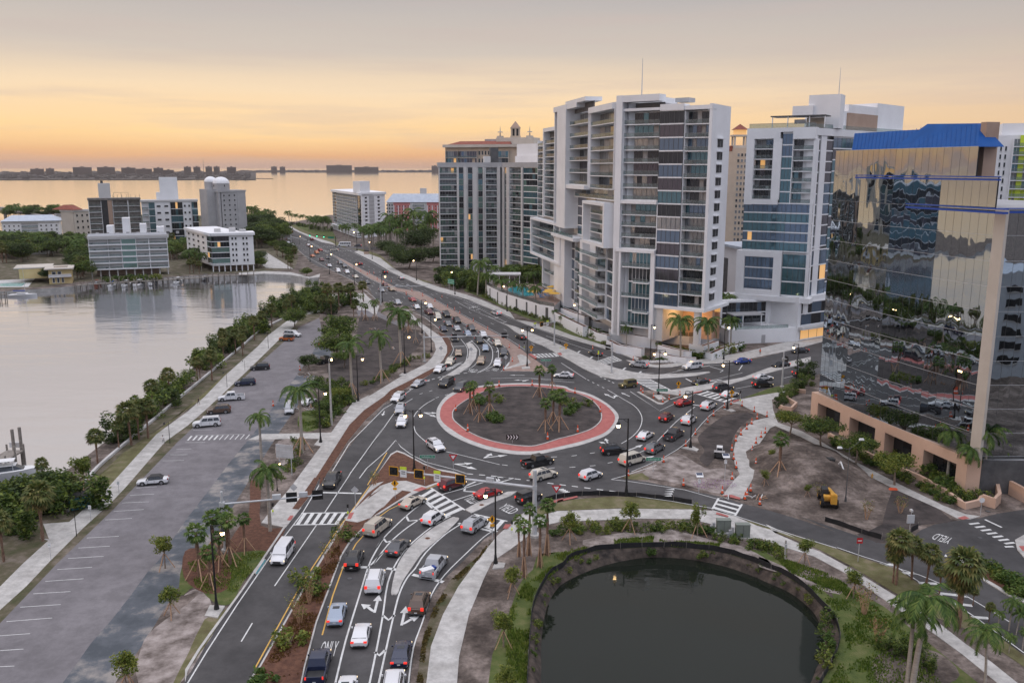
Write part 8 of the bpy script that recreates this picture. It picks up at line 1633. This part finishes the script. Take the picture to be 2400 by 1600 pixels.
# ---- signal masts ----
def mast(name, label, c, bx, by, h, arm, zarm, heads, poler=.22, armr=.14):
    """arm: end point pixel at height zarm; heads: (fraction along, kind)"""
    p = gc(c, bx, by); e = gc(arm[0], arm[1], arm[2], zarm); o = tag(empty(name, p), label, 'traffic signal'); a0 = Vector((p.x, p.y, zarm-.25)); d = (e-a0); dn = Vector((d.x, d.y, 0)).normalized(); nrm = Vector((dn.y, -dn.x, 0))
    if nrm.y > 0: nrm = -nrm
    MB().tube(p, p+Vector((0,0,.35)), poler*2.2, n=14, m='concrete').tube(p+Vector((0,0,.35)), p+Vector((0,0,h)), poler, poler*.75, 14, 'steel').build('pole', o, smooth=True); MB().tube(a0, e, armr, armr*.55, 10, 'steel').box(a0.x-.3,a0.x+.3,a0.y-.3,a0.y+.3,a0.z-.3,a0.z+.3,'steel').build('arm', o, smooth=False)
    for t, k in heads:
        q = a0+d*t; f = 1 if k in ('y', 's') else -1; nn = nrm*f; up = Vector((0,0,1)); s_ = Vector((dn.x,dn.y,0))
        def slab(w_, h_, o0, o1, m, mb, cz=0, cx=0): 
            cc = q+up*cz+s_*cx; mb.hexa([cc-s_*w_+nn*o1-up*h_, cc+s_*w_+nn*o1-up*h_, cc+s_*w_+nn*o0-up*h_, cc-s_*w_+nn*o0-up*h_, cc-s_*w_+nn*o1+up*h_, cc+s_*w_+nn*o1+up*h_, cc+s_*w_+nn*o0+up*h_, cc-s_*w_+nn*o0+up*h_], m)
        if k == 's': mb = MB(); slab(.5,.65,.2,.24,'signwhite',mb,-.1); slab(.5,.22,.2,.25,'signlime',mb,.6); slab(.3,.05,.24,.26,'black',mb,.1); slab(.3,.05,.24,.26,'black',mb,-.2); mb.build('sign', o)
        elif k == 'c': mb = MB(); slab(.55,.25,-.1,.35,'steel',mb,.35); mb.build('camera', o)
        else:
            mb = MB(); slab(.72,.68,.16,.2,'signyellow' if k == 'y' else 'black',mb); slab(.62,.58,.2,.22,'black',mb); hd = mb.build('signal_head', o); mb = MB()
            for i in (-.28, .28): cc = q+s_*i+nn*.24; mb.tube(cc, cc+nn*.22, .2, n=10, m='black')
            mb.build('visor', hd)
    return o
mast('signal_mast','grey signal mast with dark signal heads over the left road crosswalk','K',288,560,8.4,('K',1028,128),6.9,[(.54,'c'),(.69,'b'),(.81,'c'),(.955,'b')])
mast('signal_mast','massive grey signal mast whose long arm crosses the approach lanes','M',1283,445,9.6,('L',185,1436),7.4,[(.30,'c'),(.50,'y'),(.66,'s'),(.79,'y'),(.90,'s'),(.97,'y')],.36,.2)
mast('signal_mast','grey signal mast spanning the queued lanes at the upper left','L',460,575,8.2,('L',1130,360),6.9,[(.36,'b'),(.95,'b')])
mast('signal_mast','grey signal mast with yellow topped signs below the planter walls','R',1040,1305,9.0,('R',775,1062),7.2,[(.35,'s'),(.62,'y'),(.92,'s')])
mast('signal_mast','short armed grey signal mast on the wide concrete island','N',522,665,8,('N',470,450),6.6,[(.6,'b')]); mast('signal_mast','grey signal mast on the grass beside the right road','P',1152,155,8.5,('P',1190,-60),7,[(.7,'b')])
mast('signal_mast','grey signal mast crossing the avenue above the forecourt','B',1305,1390,8.6,('B',1800,1210),7.0,[(.3,'c'),(.5,'c')]); mast('signal_mast','distant black signal mast over the far left kerb','B',482,850,7.5,('B',632,797),6.4,[(.95,'b')])
p = gc('B', 890, 860); e = gc('B', 640, 745, 6.4); o = tag(empty('signal_mast', p), 'distant signal mast with green lit lamps and a green street sign', 'traffic signal'); MB().tube(p, p+Vector((0,0,7)), .2, n=8, m='black').build('pole', o); MB().tube(p+Vector((0,0,6.4)), e, .1, n=6, m='black').build('arm', o)
for t in (.95,.68,.42): q = (p+Vector((0,0,6.4))).lerp(e, t); hd = MB().box(q.x-.5,q.x+.5,q.y-.3,q.y,q.z-.9,q.z+.5,'black').build('signal_head', o); MB().tube(q+Vector((0,-.3,-.5)), q+Vector((0,-.36,-.5)), .32, n=10, m='greenlit').build('green_lamp', hd)
q = (p+Vector((0,0,6.4))).lerp(e, .16); MB().box(q.x-1.9,q.x+1.9,q.y-.35,q.y-.3,q.z-1.0,q.z+.2,'signgreen').build('street_sign', o)
# ---- signs ----
def post_sign(name, label, c, bx, by, sx_, sy_, kind, cat='road sign', ang=0.0, w_=None):
    p = gc(c, bx, by); h = max(zat(p, CR[c][1]+sy_/CR[c][2]), 1.0); o = empty(name, p, ang); WO[o.name] = Vector((0,0,0)); tag(o, label, cat); MB().tube((0,.04,0), (0,.04,h+.3), .04, n=6, m='steel').build('post', o, local=True); b = MB(); w_ = w_ or .45
    Q = lambda x, z, y=-.02: Vector((x, y, h+z))
    def pn(pts, m, y): b.add([Q(x, z, y) for x, z in pts], [tuple(range(len(pts)))], m)
    if kind == 'ped':
        pn([(0,-.62),(.62,0),(0,.62),(-.62,0)], 'signyellow', -.02); pn([(-.08,-.3),(.04,-.32),(.12,.0),(.1,.3),(-.1,.3),(-.16,0)], 'black', -.03); pn([(-.08,.33),(.08,.33),(.08,.46),(-.08,.46)], 'black', -.03); pn([(-.28,-1.05),(.28,-1.05),(.28,-.65),(-.28,-.65)], 'signyellow', -.02)
    elif kind == 'limeped': pn([(-.35,0),(0,-.4),(.35,0),(.35,.5),(-.35,.5)], 'signlime', -.02); pn([(-.06,-.1),(.08,-.1),(.1,.3),(-.08,.3)], 'black', -.03)
    elif kind == 'yield': pn([(0,-.7),(.75,.55),(-.75,.55)], 'signred', -.02); pn([(0,-.32),(.4,.35),(-.4,.35)], 'signwhite', -.03)
    elif kind == 'back': pn([(0,-.6),(.6,0),(0,.6),(-.6,0)], 'steel', -.02)
    elif kind == 'green': pn([(-1.3,-.3),(1.3,-.3),(1.3,.3),(-1.3,.3)], 'signwhite', -.02); pn([(-1.25,-.26),(1.25,-.26),(1.25,.26),(-1.25,.26)], 'signgreen', -.03); words('Gulfstream Av', None, Q(-1.0,-.13,-.04), Q(1.05,-.13,-.04), Q(-1.0,.17,-.04), 'signwhite', 0, b)
    elif kind == 'red': pn([(-.38,-.38),(.38,-.38),(.38,.38),(-.38,.38)], 'signred', -.02); pn([(-.26,-.07),(.26,-.07),(.26,.07),(-.26,.07)], 'signwhite', -.03)
    elif kind == 'white': pn([(-.22,-.3),(.22,-.3),(.22,.3),(-.22,.3)], 'signwhite', -.02); pn([(-.12,-.02),(.12,-.02),(.12,.02),(-.12,.02)], 'signgreen', -.03)
    elif kind == 'oct': pn([(math.cos(k*.785+.39)*.42, math.sin(k*.785+.39)*.42) for k in range(8)], 'signwhite', -.02)
    elif kind == 'box': b.box(-.5,.5,-.1,.1,h-.6,h+.6,'steel'); b.box(-.15,.15,-.2,.3,h+1.1,h+1.4,'offwhite'); b.tube((0,0,h+.6),(0,0,h+1.1),.04,n=5,m='steel')
    elif kind == 'chev':
        pn([(-1.15,-.5),(1.15,-.5),(1.15,.5),(-1.15,.5)], 'black', -.02)
        for k in range(4): x = -.95+k*.52; pn([(x,-.38),(x+.18,-.38),(x+.42,0),(x+.18,.38),(x,.38),(x+.24,0)], 'signwhite', -.03)
    elif kind == 'solar': b.hexa([Q(-.55,.1,-.5),Q(.55,.1,-.5),Q(.55,.5,.4),Q(-.55,.5,.4),Q(-.55,.17,-.5),Q(.55,.17,-.5),Q(.55,.57,.4),Q(-.55,.57,.4)], 'signwhite'); b.hexa([Q(-.48,.17,-.42),Q(.48,.17,-.42),Q(.48,.55,.34),Q(-.48,.55,.34),Q(-.48,.19,-.42),Q(.48,.19,-.42),Q(.48,.575,.34),Q(-.48,.575,.34)], 'solar'); b.box(-.2,.2,-.15,.1,h-1.0,h-.4,'signwhite')
    elif kind == 'lime': b.box(-.18,.18,-.03,0,h-.5,h+.5,'signlime')
    elif kind == 'sigpost': b.tube((0,0,h),(0,0,h+.55),.16,n=8,m='black'); b.box(-.1,.1,-.2,.0,h*.42,h*.42+.3,'signlime')
    b.build('sign_panel' if kind not in ('solar','sigpost') else ('solar_panel' if kind == 'solar' else 'signal_head'), o, local=True); return o
for a in [('warning_sign','yellow pedestrian crossing sign on the concrete path beside the mulch','M',217,165,215,40,'ped'),('warning_sign','yellow pedestrian crossing sign beside the tall lamp at the pond','M',960,470,950,315,'ped'),('warning_sign','yellow pedestrian crossing sign beside the brick median lamp','R',757,1405,755,1325,'ped'),('warning_sign','yellow pedestrian crossing sign on the wide concrete island','R',1183,1400,1183,1300,'ped'),
 ('warning_sign','yellow pedestrian crossing sign behind the right dirt island','N',1055,832,1058,745,'ped'),('warning_sign','yellow pedestrian crossing sign at the right crosswalk before the white sedan','N',1480,892,1480,815,'ped'),('warning_sign','lime yellow crossing sign on the planter corner','R',1915,1400,1917,1330,'limeped'),
 ('yield_sign','red and white yield sign at the edge of the mulched triangle','L',690,1450,688,1335,'yield'),('yield_sign','red and white yield sign on the red strip near the pond','O',192,310,192,195,'yield'),('yield_sign','grey backed yield sign among the queued cars','L',1110,600,1108,535,'back'),('road_sign','back of a diamond sign on the kerb behind the left crosswalk','K',1285,245,1270,90,'back'),('road_sign','back of a diamond sign behind the left signal arm','K',818,210,812,70,'back'),('road_sign','back of a diamond sign on the upper left pavement','L',593,545,593,463,'back'),('road_sign','back of a diamond sign on the upper splitter island','L',832,545,832,470,'back'),
 ('street_name_sign','green street name sign beside the double lamp on the mulched triangle','L',485,1430,485,1328,'green'),('street_name_sign','green street name sign on the right hand kerb of the roundabout','N',855,1450,853,1348,'green'),('street_name_sign','green street name sign on the right dirt island','N',925,850,925,798,'green'),('street_name_sign','green street name sign before the upper crosswalk','L',1430,610,1427,558,'green'),
 ('road_sign','small red sign beside the lower right exit road','Q',787,600,805,430,'red'),('road_sign','white octagonal back of a sign at the far right pavement corner','Q',1765,228,1782,108,'oct'),('meter_box','grey meter box with a camera on the dirt corner','Q',1198,365,1208,258,'box'),('chevron_sign','black chevron board on the front edge of the central island','L',1162,1228,1162,1172,'chev'),
 ('solar_beacon','solar panel on a post beside the purple flowers','P',515,968,523,840,'solar'),('solar_beacon','solar panel on a taller post by the dirt path','P',712,910,722,692,'solar'),('sign_post','lime marker on a white post at the slip lane crosswalk','R',1580,1500,1580,1390,'lime'),
 ('pedestrian_signal','pedestrian push button post at the left crosswalk, left kerb','K',655,285,650,215,'sigpost'),('pedestrian_signal','pedestrian push button post at the left crosswalk, median side','K',1228,300,1220,225,'sigpost'),('pedestrian_signal','pedestrian signal post before the mulched triangle','L',460,1555,457,1430,'sigpost'),('pedestrian_signal','pedestrian signal post at the upper crosswalk','R',672,1360,672,1285,'sigpost'),('pedestrian_signal','pedestrian signal post on the concrete island, right of the mast','R',1112,1385,1112,1280,'sigpost'),('pedestrian_signal','pedestrian signal post beside the right splitter strip','N',1205,795,1207,710,'sigpost'),('pedestrian_signal','pedestrian signal post near the office plaza','P',830,298,830,200,'sigpost'),('pedestrian_signal','pedestrian signal post by the right red pad of the approach','M',1110,428,1113,350,'sigpost'),
 ('parking_sign','small white parking sign on the planting strip, lowest','I',390,632,370,512,'white'),('parking_sign','small white parking sign opposite the dumpster','I',697,330,672,222,'white'),('parking_sign','small white parking sign by the white convertible','I',912,120,903,38,'white')]: post_sign(*a)
def board(label, pts2, w_, hgt, zb, col, name='sign_board', edge='steel'):
    a, b_ = pts2; o = tag(empty(name, a), label, 'sign'); f_ = Fac(a, b_)
    for u in (.15, .85): MB().tube(f_.pt(f_.L*u, 0, -.15), f_.pt(f_.L*u, zb+hgt, -.15), .07, n=7, m='steel').build('post', o)
    m_ = MB(); f_.box(m_, 0, f_.L, zb, zb+hgt, -.08, 0, col)
    for z_ in (zb+.3, zb+hgt/2, zb+hgt-.3): f_.box(m_, .05, f_.L-.05, z_-.05, z_+.05, 0, .05, edge)
    m_.build('panel', o); return o
board('large grey back of a sign board on two posts beside the park pavement', (gc('J', 715, 1470), gc('J', 850, 1485)), 0, 2.3, 3.0, 'steel'); board('green guide sign on two posts beside the avenue under the grey condominium', (gc('B', 1920, 1250), gc('B', 1978, 1258)), 0, 2.0, 2.6, 'signgreen', 'guide_sign', 'signwhite')
o = MB().box(-1.4,1.4,-.3,.3,0,1.8,'tan').box(-1.6,1.6,-.4,.4,1.8,2.4,'dark').build('monument_sign'); o.location = gc('B', 1172, 925); tag(o, 'low monument sign on the verge by the large dark tree', 'sign')
# ---- cones ----
o = proto('traffic_cone'); MB().box(-.2,.2,-.2,.2,0,.05,'black').build('base', o, local=True); MB().tube((0,0,.05),(0,0,.35),.15,.11,10,'orange').tube((0,0,.35),(0,0,.52),.11,.085,10,'conewhite').tube((0,0,.52),(0,0,.95),.085,.035,10,'orange').build('cone', o, local=True); CONE = o
def cones(c, L_, label, group, z=0, sc=1.0):
    for x, y in L_: place(CONE, gc(c, x, y)+Vector((0,0,z)), 0, sc, label, 'traffic cone', group)
cones('P', [(940,345),(962,400),(920,438),(882,478),(838,522),(798,570),(768,640),(782,708),(802,775),(770,860),(695,968),(1036,382),(1024,508),(992,540),(953,586),(923,652),(952,748),(912,952),(884,985),(868,1015)], 'orange and white traffic cone lining the curving dirt path', 'cones along the dirt path', .05, 1.35)
cones('P', [(982,1055),(398,910),(246,730),(415,608),(489,518),(628,375),(712,315),(762,288),(846,300),(583,425)], 'orange and white traffic cone along the kerb of the construction dirt', 'cones along the dirt kerb', .05, 1.35)
cones('N', [(757,808),(772,825),(858,865),(932,900),(982,878),(1068,845)], 'orange and white traffic cone on the right dirt island', 'cones on the right dirt island', .14, 1.3)
cones('L', [(312,32),(445,48),(545,92),(645,138),(742,188),(850,250),(965,316),(1090,388),(1137,462),(1162,572),(1092,642),(1350,552),(1217,466),(700,160),(600,60)], 'orange cone on the brick median strip', 'cones on the brick median', .13, 1.2); cones('B', [(1120,1085),(1180,1110),(1270,1160),(1330,1190),(1400,1180),(1200,1100),(1540,1300),(1590,1265),(1690,1310),(1800,1360),(1240,1105)], 'orange cone on the far stretch of the brick median', 'cones on the far median', .13, 1.3)
cones('L', [(842,868),(710,970),(806,1130),(1443,1198),(1056,772),(1320,768)], 'orange cone around the rim of the central island, left half', 'cones on the left island rim', .2, 1.5); cones('N', [(230,830),(432,980),(252,1140),(12,1200)], 'orange cone around the rim of the central island, right half', 'cones on the right island rim', .2, 1.5)
cones('J', [(1050,455),(683,925),(897,640)], 'orange traffic cone standing in the parking lot', 'cones of the parking lot', 0, 1.4); cones('N', [(1555,1155),(1516,1208),(1484,1280),(372,470),(695,560)], 'orange traffic cone at the edge of the slip lane or dirt', 'scattered cones', 0, 1.3); cones('O', [(702,105),(1092,175)], 'orange traffic cone above the exit road', 'cones above the exit road', 0, 1.2)
# ---- silt fences ----
def silt(pts, label, h=.75, n=None, closed=False):
    o = tag(empty('silt_fence', pts[0]), label, 'fence', None); m_ = MB(); L = sum((b-a).length for a, b in zip(pts, pts[1:])); q = resample(pts, int(L/1.0)+2); up = Vector((0,0,h)); inn = offset(q, .05)
    top = [p+up*uni(.88,1.05) for p in q]
    for i in range(len(q)-1): m_.hexa([q[i], q[i+1], inn[i+1], inn[i], top[i], top[i+1], top[i+1]+(inn[i+1]-q[i+1]), top[i]+(inn[i]-q[i])], 'silt')
    m_.build('fabric', o); k = 0
    for p in resample(pts, int(L/3)+2): 
        if k < 90: MB().tube(p+Vector((uni(-.05,.05),-.05,-.1)), p+Vector((uni(-.1,.1),-.05,h+.25)), .03, n=4, m='oldwood').build('stake', o)
        k += 1
silt([Vector((p.x,p.y,0)) for p in rim], 'long black silt fence with stakes encircling the pond'); silt(pp("M 1395,215 O 110,285 200,262 310,247 480,240 680,248 850,262 1030,285 1150,303"), 'black silt fence along the inner kerb of the exit road'); silt(pp("Q 522,275 640,310 750,350 870,390 975,420"), 'black silt fence sagging beside the telehandler lot'); silt(pp("Q 1205,365 1265,335"), 'short piece of black silt fence at the road corner')
# utility boxes with stepped screens
for x, y, l in ((700,1265,'grey green utility box nearer the crossing with a stepped screen'),(845,1300,'grey green utility box farther from the crossing')):
    p = gc('P', x, y); o = tag(empty('utility_box', p), l, 'utility box'); MB().box(p.x-.9,p.x+1.0,p.y-.4,p.y+.5,.1,1.9,'boxgreen').build('cabinet', o); MB().box(p.x-.95,p.x+1.05,p.y-.45,p.y+.55,1.9,1.96,'boxgreen').build('lid', o); MB().box(p.x-1.2,p.x+1.3,p.y-.7,p.y+.8,0,.1,'concrete').build('plinth', o); b = MB()
    for k in range(3): b.box(p.x-1.5-k*.35,p.x-1.15-k*.35,p.y-.2,p.y+.1,.0,1.5-k*.42,'greywall')
    b.build('screen', o); MB().box(p.x+.03,p.x+.06,p.y-.42,p.y-.4,.2,1.8,'dark').build('door_seam', o)
# dumpster, round covers, pole by the pond, hydrant, purple flowers
p = gc('I', 625, 220); o = tag(empty('dumpster', p, .75), 'teal green dumpster enclosure under the palms', 'dumpster'); WO[o.name] = Vector((0,0,0)); b = MB().box(-1.6,1.6,-.9,.9,.1,1.9,'teal')
for k in range(9): b.box(-1.6+k*.4,-1.52+k*.4,-.95,-.9,.1,1.9,'teal')
b.build('bin', o, local=True); MB().hexa([(-1.65,-.95,1.9),(1.65,-.95,1.9),(1.65,.95,1.9),(-1.65,.95,1.9),(-1.65,-.9,2.0),(1.65,-.9,2.0),(1.65,.9,2.15),(-1.65,.9,2.15)],'dark').build('lid', o, local=True)
for c, x, y, l in (('M',878,211,'brown round manhole cover at the tip of the upper concrete island'),('M',465,467,'brown round manhole cover on the long splitter island'),('Q',1760,408,'round manhole cover in the right hand road'),('Q',1825,197,'dark drain cover at the far right kerb'),('K',1240,768,'small round cover in the left approach lane')):
    q = gc(c, x, y); z_ = .155 if c == 'M' else .03; tag(MB().tube(q+Vector((0,0,z_-.03)), q+Vector((0,0,z_)), .38, n=16, m='tan' if c == 'M' else 'dark').tube(q+Vector((0,0,z_)), q+Vector((0,0,z_+.01)), .3, n=16, m='mulch' if c == 'M' else 'darkgrey').build('manhole_cover'), l, 'manhole cover')
q = gc('Q', 202, 575); o = MB().tube(q, q+Vector((0,0,2.6)), .13, .12, 8, 'concrete').box(q.x-.15,q.x+.15,q.y-.2,q.y-.1,1.5,2.1,'steel').build('utility_post'); tag(o, 'short thick grey post on the grass right of the utility boxes', 'post')
q = gc('G', 428, 1095); o = MB().tube(q, q+Vector((0,0,.6)), .14, .12, 8, 'yellowpaint').tube(q+Vector((0,0,.6)), q+Vector((0,0,.8)), .12, .03, 8, 'yellowpaint').tube(q+Vector((-.25,0,.42)), q+Vector((.25,0,.42)), .07, n=6, m='yellowpaint').build('fire_hydrant'); tag(o, 'yellow fire hydrant on the dirt lot', 'fire hydrant')
q = gc('G', 560, 1168); o = MB().hexa([q+Vector(v) for v in ((-.7,-.3,0),(.7,-.3,0),(.7,.3,0),(-.7,.3,0),(-.5,-.2,.25),(.5,-.25,.18),(.5,.2,.22),(-.5,.2,.3))], 'orange').build('barrier'); tag(o, 'fallen orange barrier lying at the foot of the shade tree', 'barrier')
fl = MB()
for k in range(700):
    a, r_ = uni(0, 6.28), math.sqrt(uni(0,1)); q = gc('P', 635, 900); leafq(fl, q+Vector((math.cos(a)*r_*3.6, math.sin(a)*r_*2.4, uni(.02,.25))), .07, 'purple' if k % 3 else 'leaf_brown')
tag(fl.build('flower_patch'), 'patch of purple flowers on the construction dirt', None, kind='stuff')
db = MB()
for (c, x, y, n_, s_) in (('J',960,940,40,2.2),('L',200,470,8,1.0),('L',60,315,8,1.0),('P',720,1010,6,.5),('P',940,1000,20,1.4),('J',930,690,14,1.6)):
    for k in range(n_): q = gc(c, x, y)+Vector((uni(-s_,s_), uni(-s_,s_), .05)); q2 = q+Vector((uni(-1,1), uni(-1,1), uni(0,.6))); db.tube(q, q2, uni(.03,.1), n=4, m=R.choice(['oldwood','wood','offwhite']))
tag(db.build('debris'), 'scattered branches, offcuts and rubble on the bare ground', None, kind='stuff')
rk = MB()
for k in range(300):
    q = gc('N', uni(760,1190), uni(562,580), .1); s_ = uni(.12,.3); rk.hexa([q+Vector((a*s_*uni(.7,1.1), b*s_*uni(.7,1.1), c_*s_)) for c_ in (-.3,.7) for a, b in ((-1,-1),(1,-1),(1,1),(-1,1))], 'offwhite')
tag(rk.build('gravel'), 'white rocks in the bed along the slip lane kerb', None, kind='stuff')
# ---- people ----
def person(c, x, y, z, ang, label, shirt, legs, sc=1.0, stride=.28):
    p = gc(c, x, y, z); o = tag(empty('person', p, ang), label, 'person'); WO[o.name] = Vector((0,0,0)); me = bpy.data.meshes.new('body')
    J = [(0,0,.95),(0,0,1.18),(0,0,1.42),(0,0,1.53),(0,.01,1.68),(0,.0,1.76),(.11,0,.9),(.12,stride*.5,.5),(.12,stride*.55-.05,.08),(.12,stride*.55+.12,.04),(-.11,0,.9),(-.12,-stride*.2,.5),(-.12,-stride*.9,.1),(-.12,-stride*.9+.13,.05),(.20,0,1.40),(.25,-.08,1.14),(.26,.06,.92),(.265,.10,.82),(-.20,0,1.40),(-.25,.02,1.14),(-.26,.14,.94),(-.265,.18,.84)]
    E = [(0,1),(1,2),(2,3),(3,4),(4,5),(0,6),(6,7),(7,8),(8,9),(0,10),(10,11),(11,12),(12,13),(2,14),(14,15),(15,16),(16,17),(2,18),(18,19),(19,20),(20,21)]
    rad = [.15,.14,.15,.055,.095,.07,.09,.065,.045,.04,.09,.065,.045,.04,.055,.042,.032,.03,.055,.042,.032,.03]
    me.from_pydata(J, E, []); ob = bpy.data.objects.new('body', me); COL.objects.link(ob); md = ob.modifiers.new('s', 'SKIN')
    for i, v in enumerate(me.skin_vertices[0].data if me.skin_vertices else []): v.radius = (rad[i], rad[i]*.85)
    ob.modifiers.new('u', 'SUBSURF').levels = 1; ob.modifiers['u'].render_levels = 2
    dg = bpy.context.evaluated_depsgraph_get(); m2 = bpy.data.meshes.new_from_object(ob.evaluated_get(dg)); bpy.data.objects.remove(ob); m2.name = 'body'
    ob = bpy.data.objects.new('body', m2); COL.objects.link(ob); ob.parent = o; m2.materials.clear()
    for k in ('skin', shirt, legs): m2.materials.append(MT[k])
    for f in m2.polygons:
        c0_ = f.center; f.use_smooth = True; f.material_index = 0 if c0_.z > 1.5 or (abs(c0_.x) > .2 and c0_.z < 1.3) else (1 if c0_.z > .95 else (2 if c0_.z > (.45 if legs == 'dark' else .1) else 0))
    h = MB().tube((0,0,1.72),(0,0,1.84),.105,.06,10,'dark').build('hair', o, local=True); o.scale = (sc,)*3; return o
person('H', 1588, 918, .03, 2.6, 'person in dark clothes walking on the promenade beside the lawn', 'dark', 'dark'); person('H', 1305, 1232, .03, -.4, 'person in a white shirt walking on the promenade near a thin lamp', 'signwhite', 'roofgrey'); person('N', 742, 590, .13, .5, 'person in black waiting at the slip lane crosswalk', 'dark', 'dark')
person('E', 193, 1500, .13, .3, 'worker in an orange vest on the pavement below the hotel wall', 'orange', 'dark')
# haze: thin dusk air over the whole place
if 1: hz = MB().box(-9500, 9500, -1400, 9700, -4, 97, 'haze').build('haze'); tag(hz, 'thin warm evening haze over the bay and town', None, kind='stuff')
dele = []
for o in list(S.objects):
    if o.parent is None and '_proto' in o and o.name not in USED: dele += [c.name for c in o.children_recursive]+[o.name]
for n_ in dele: bpy.data.objects.remove(bpy.data.objects[n_])
for o in S.objects:
    if '_proto' in o: del o['_proto']
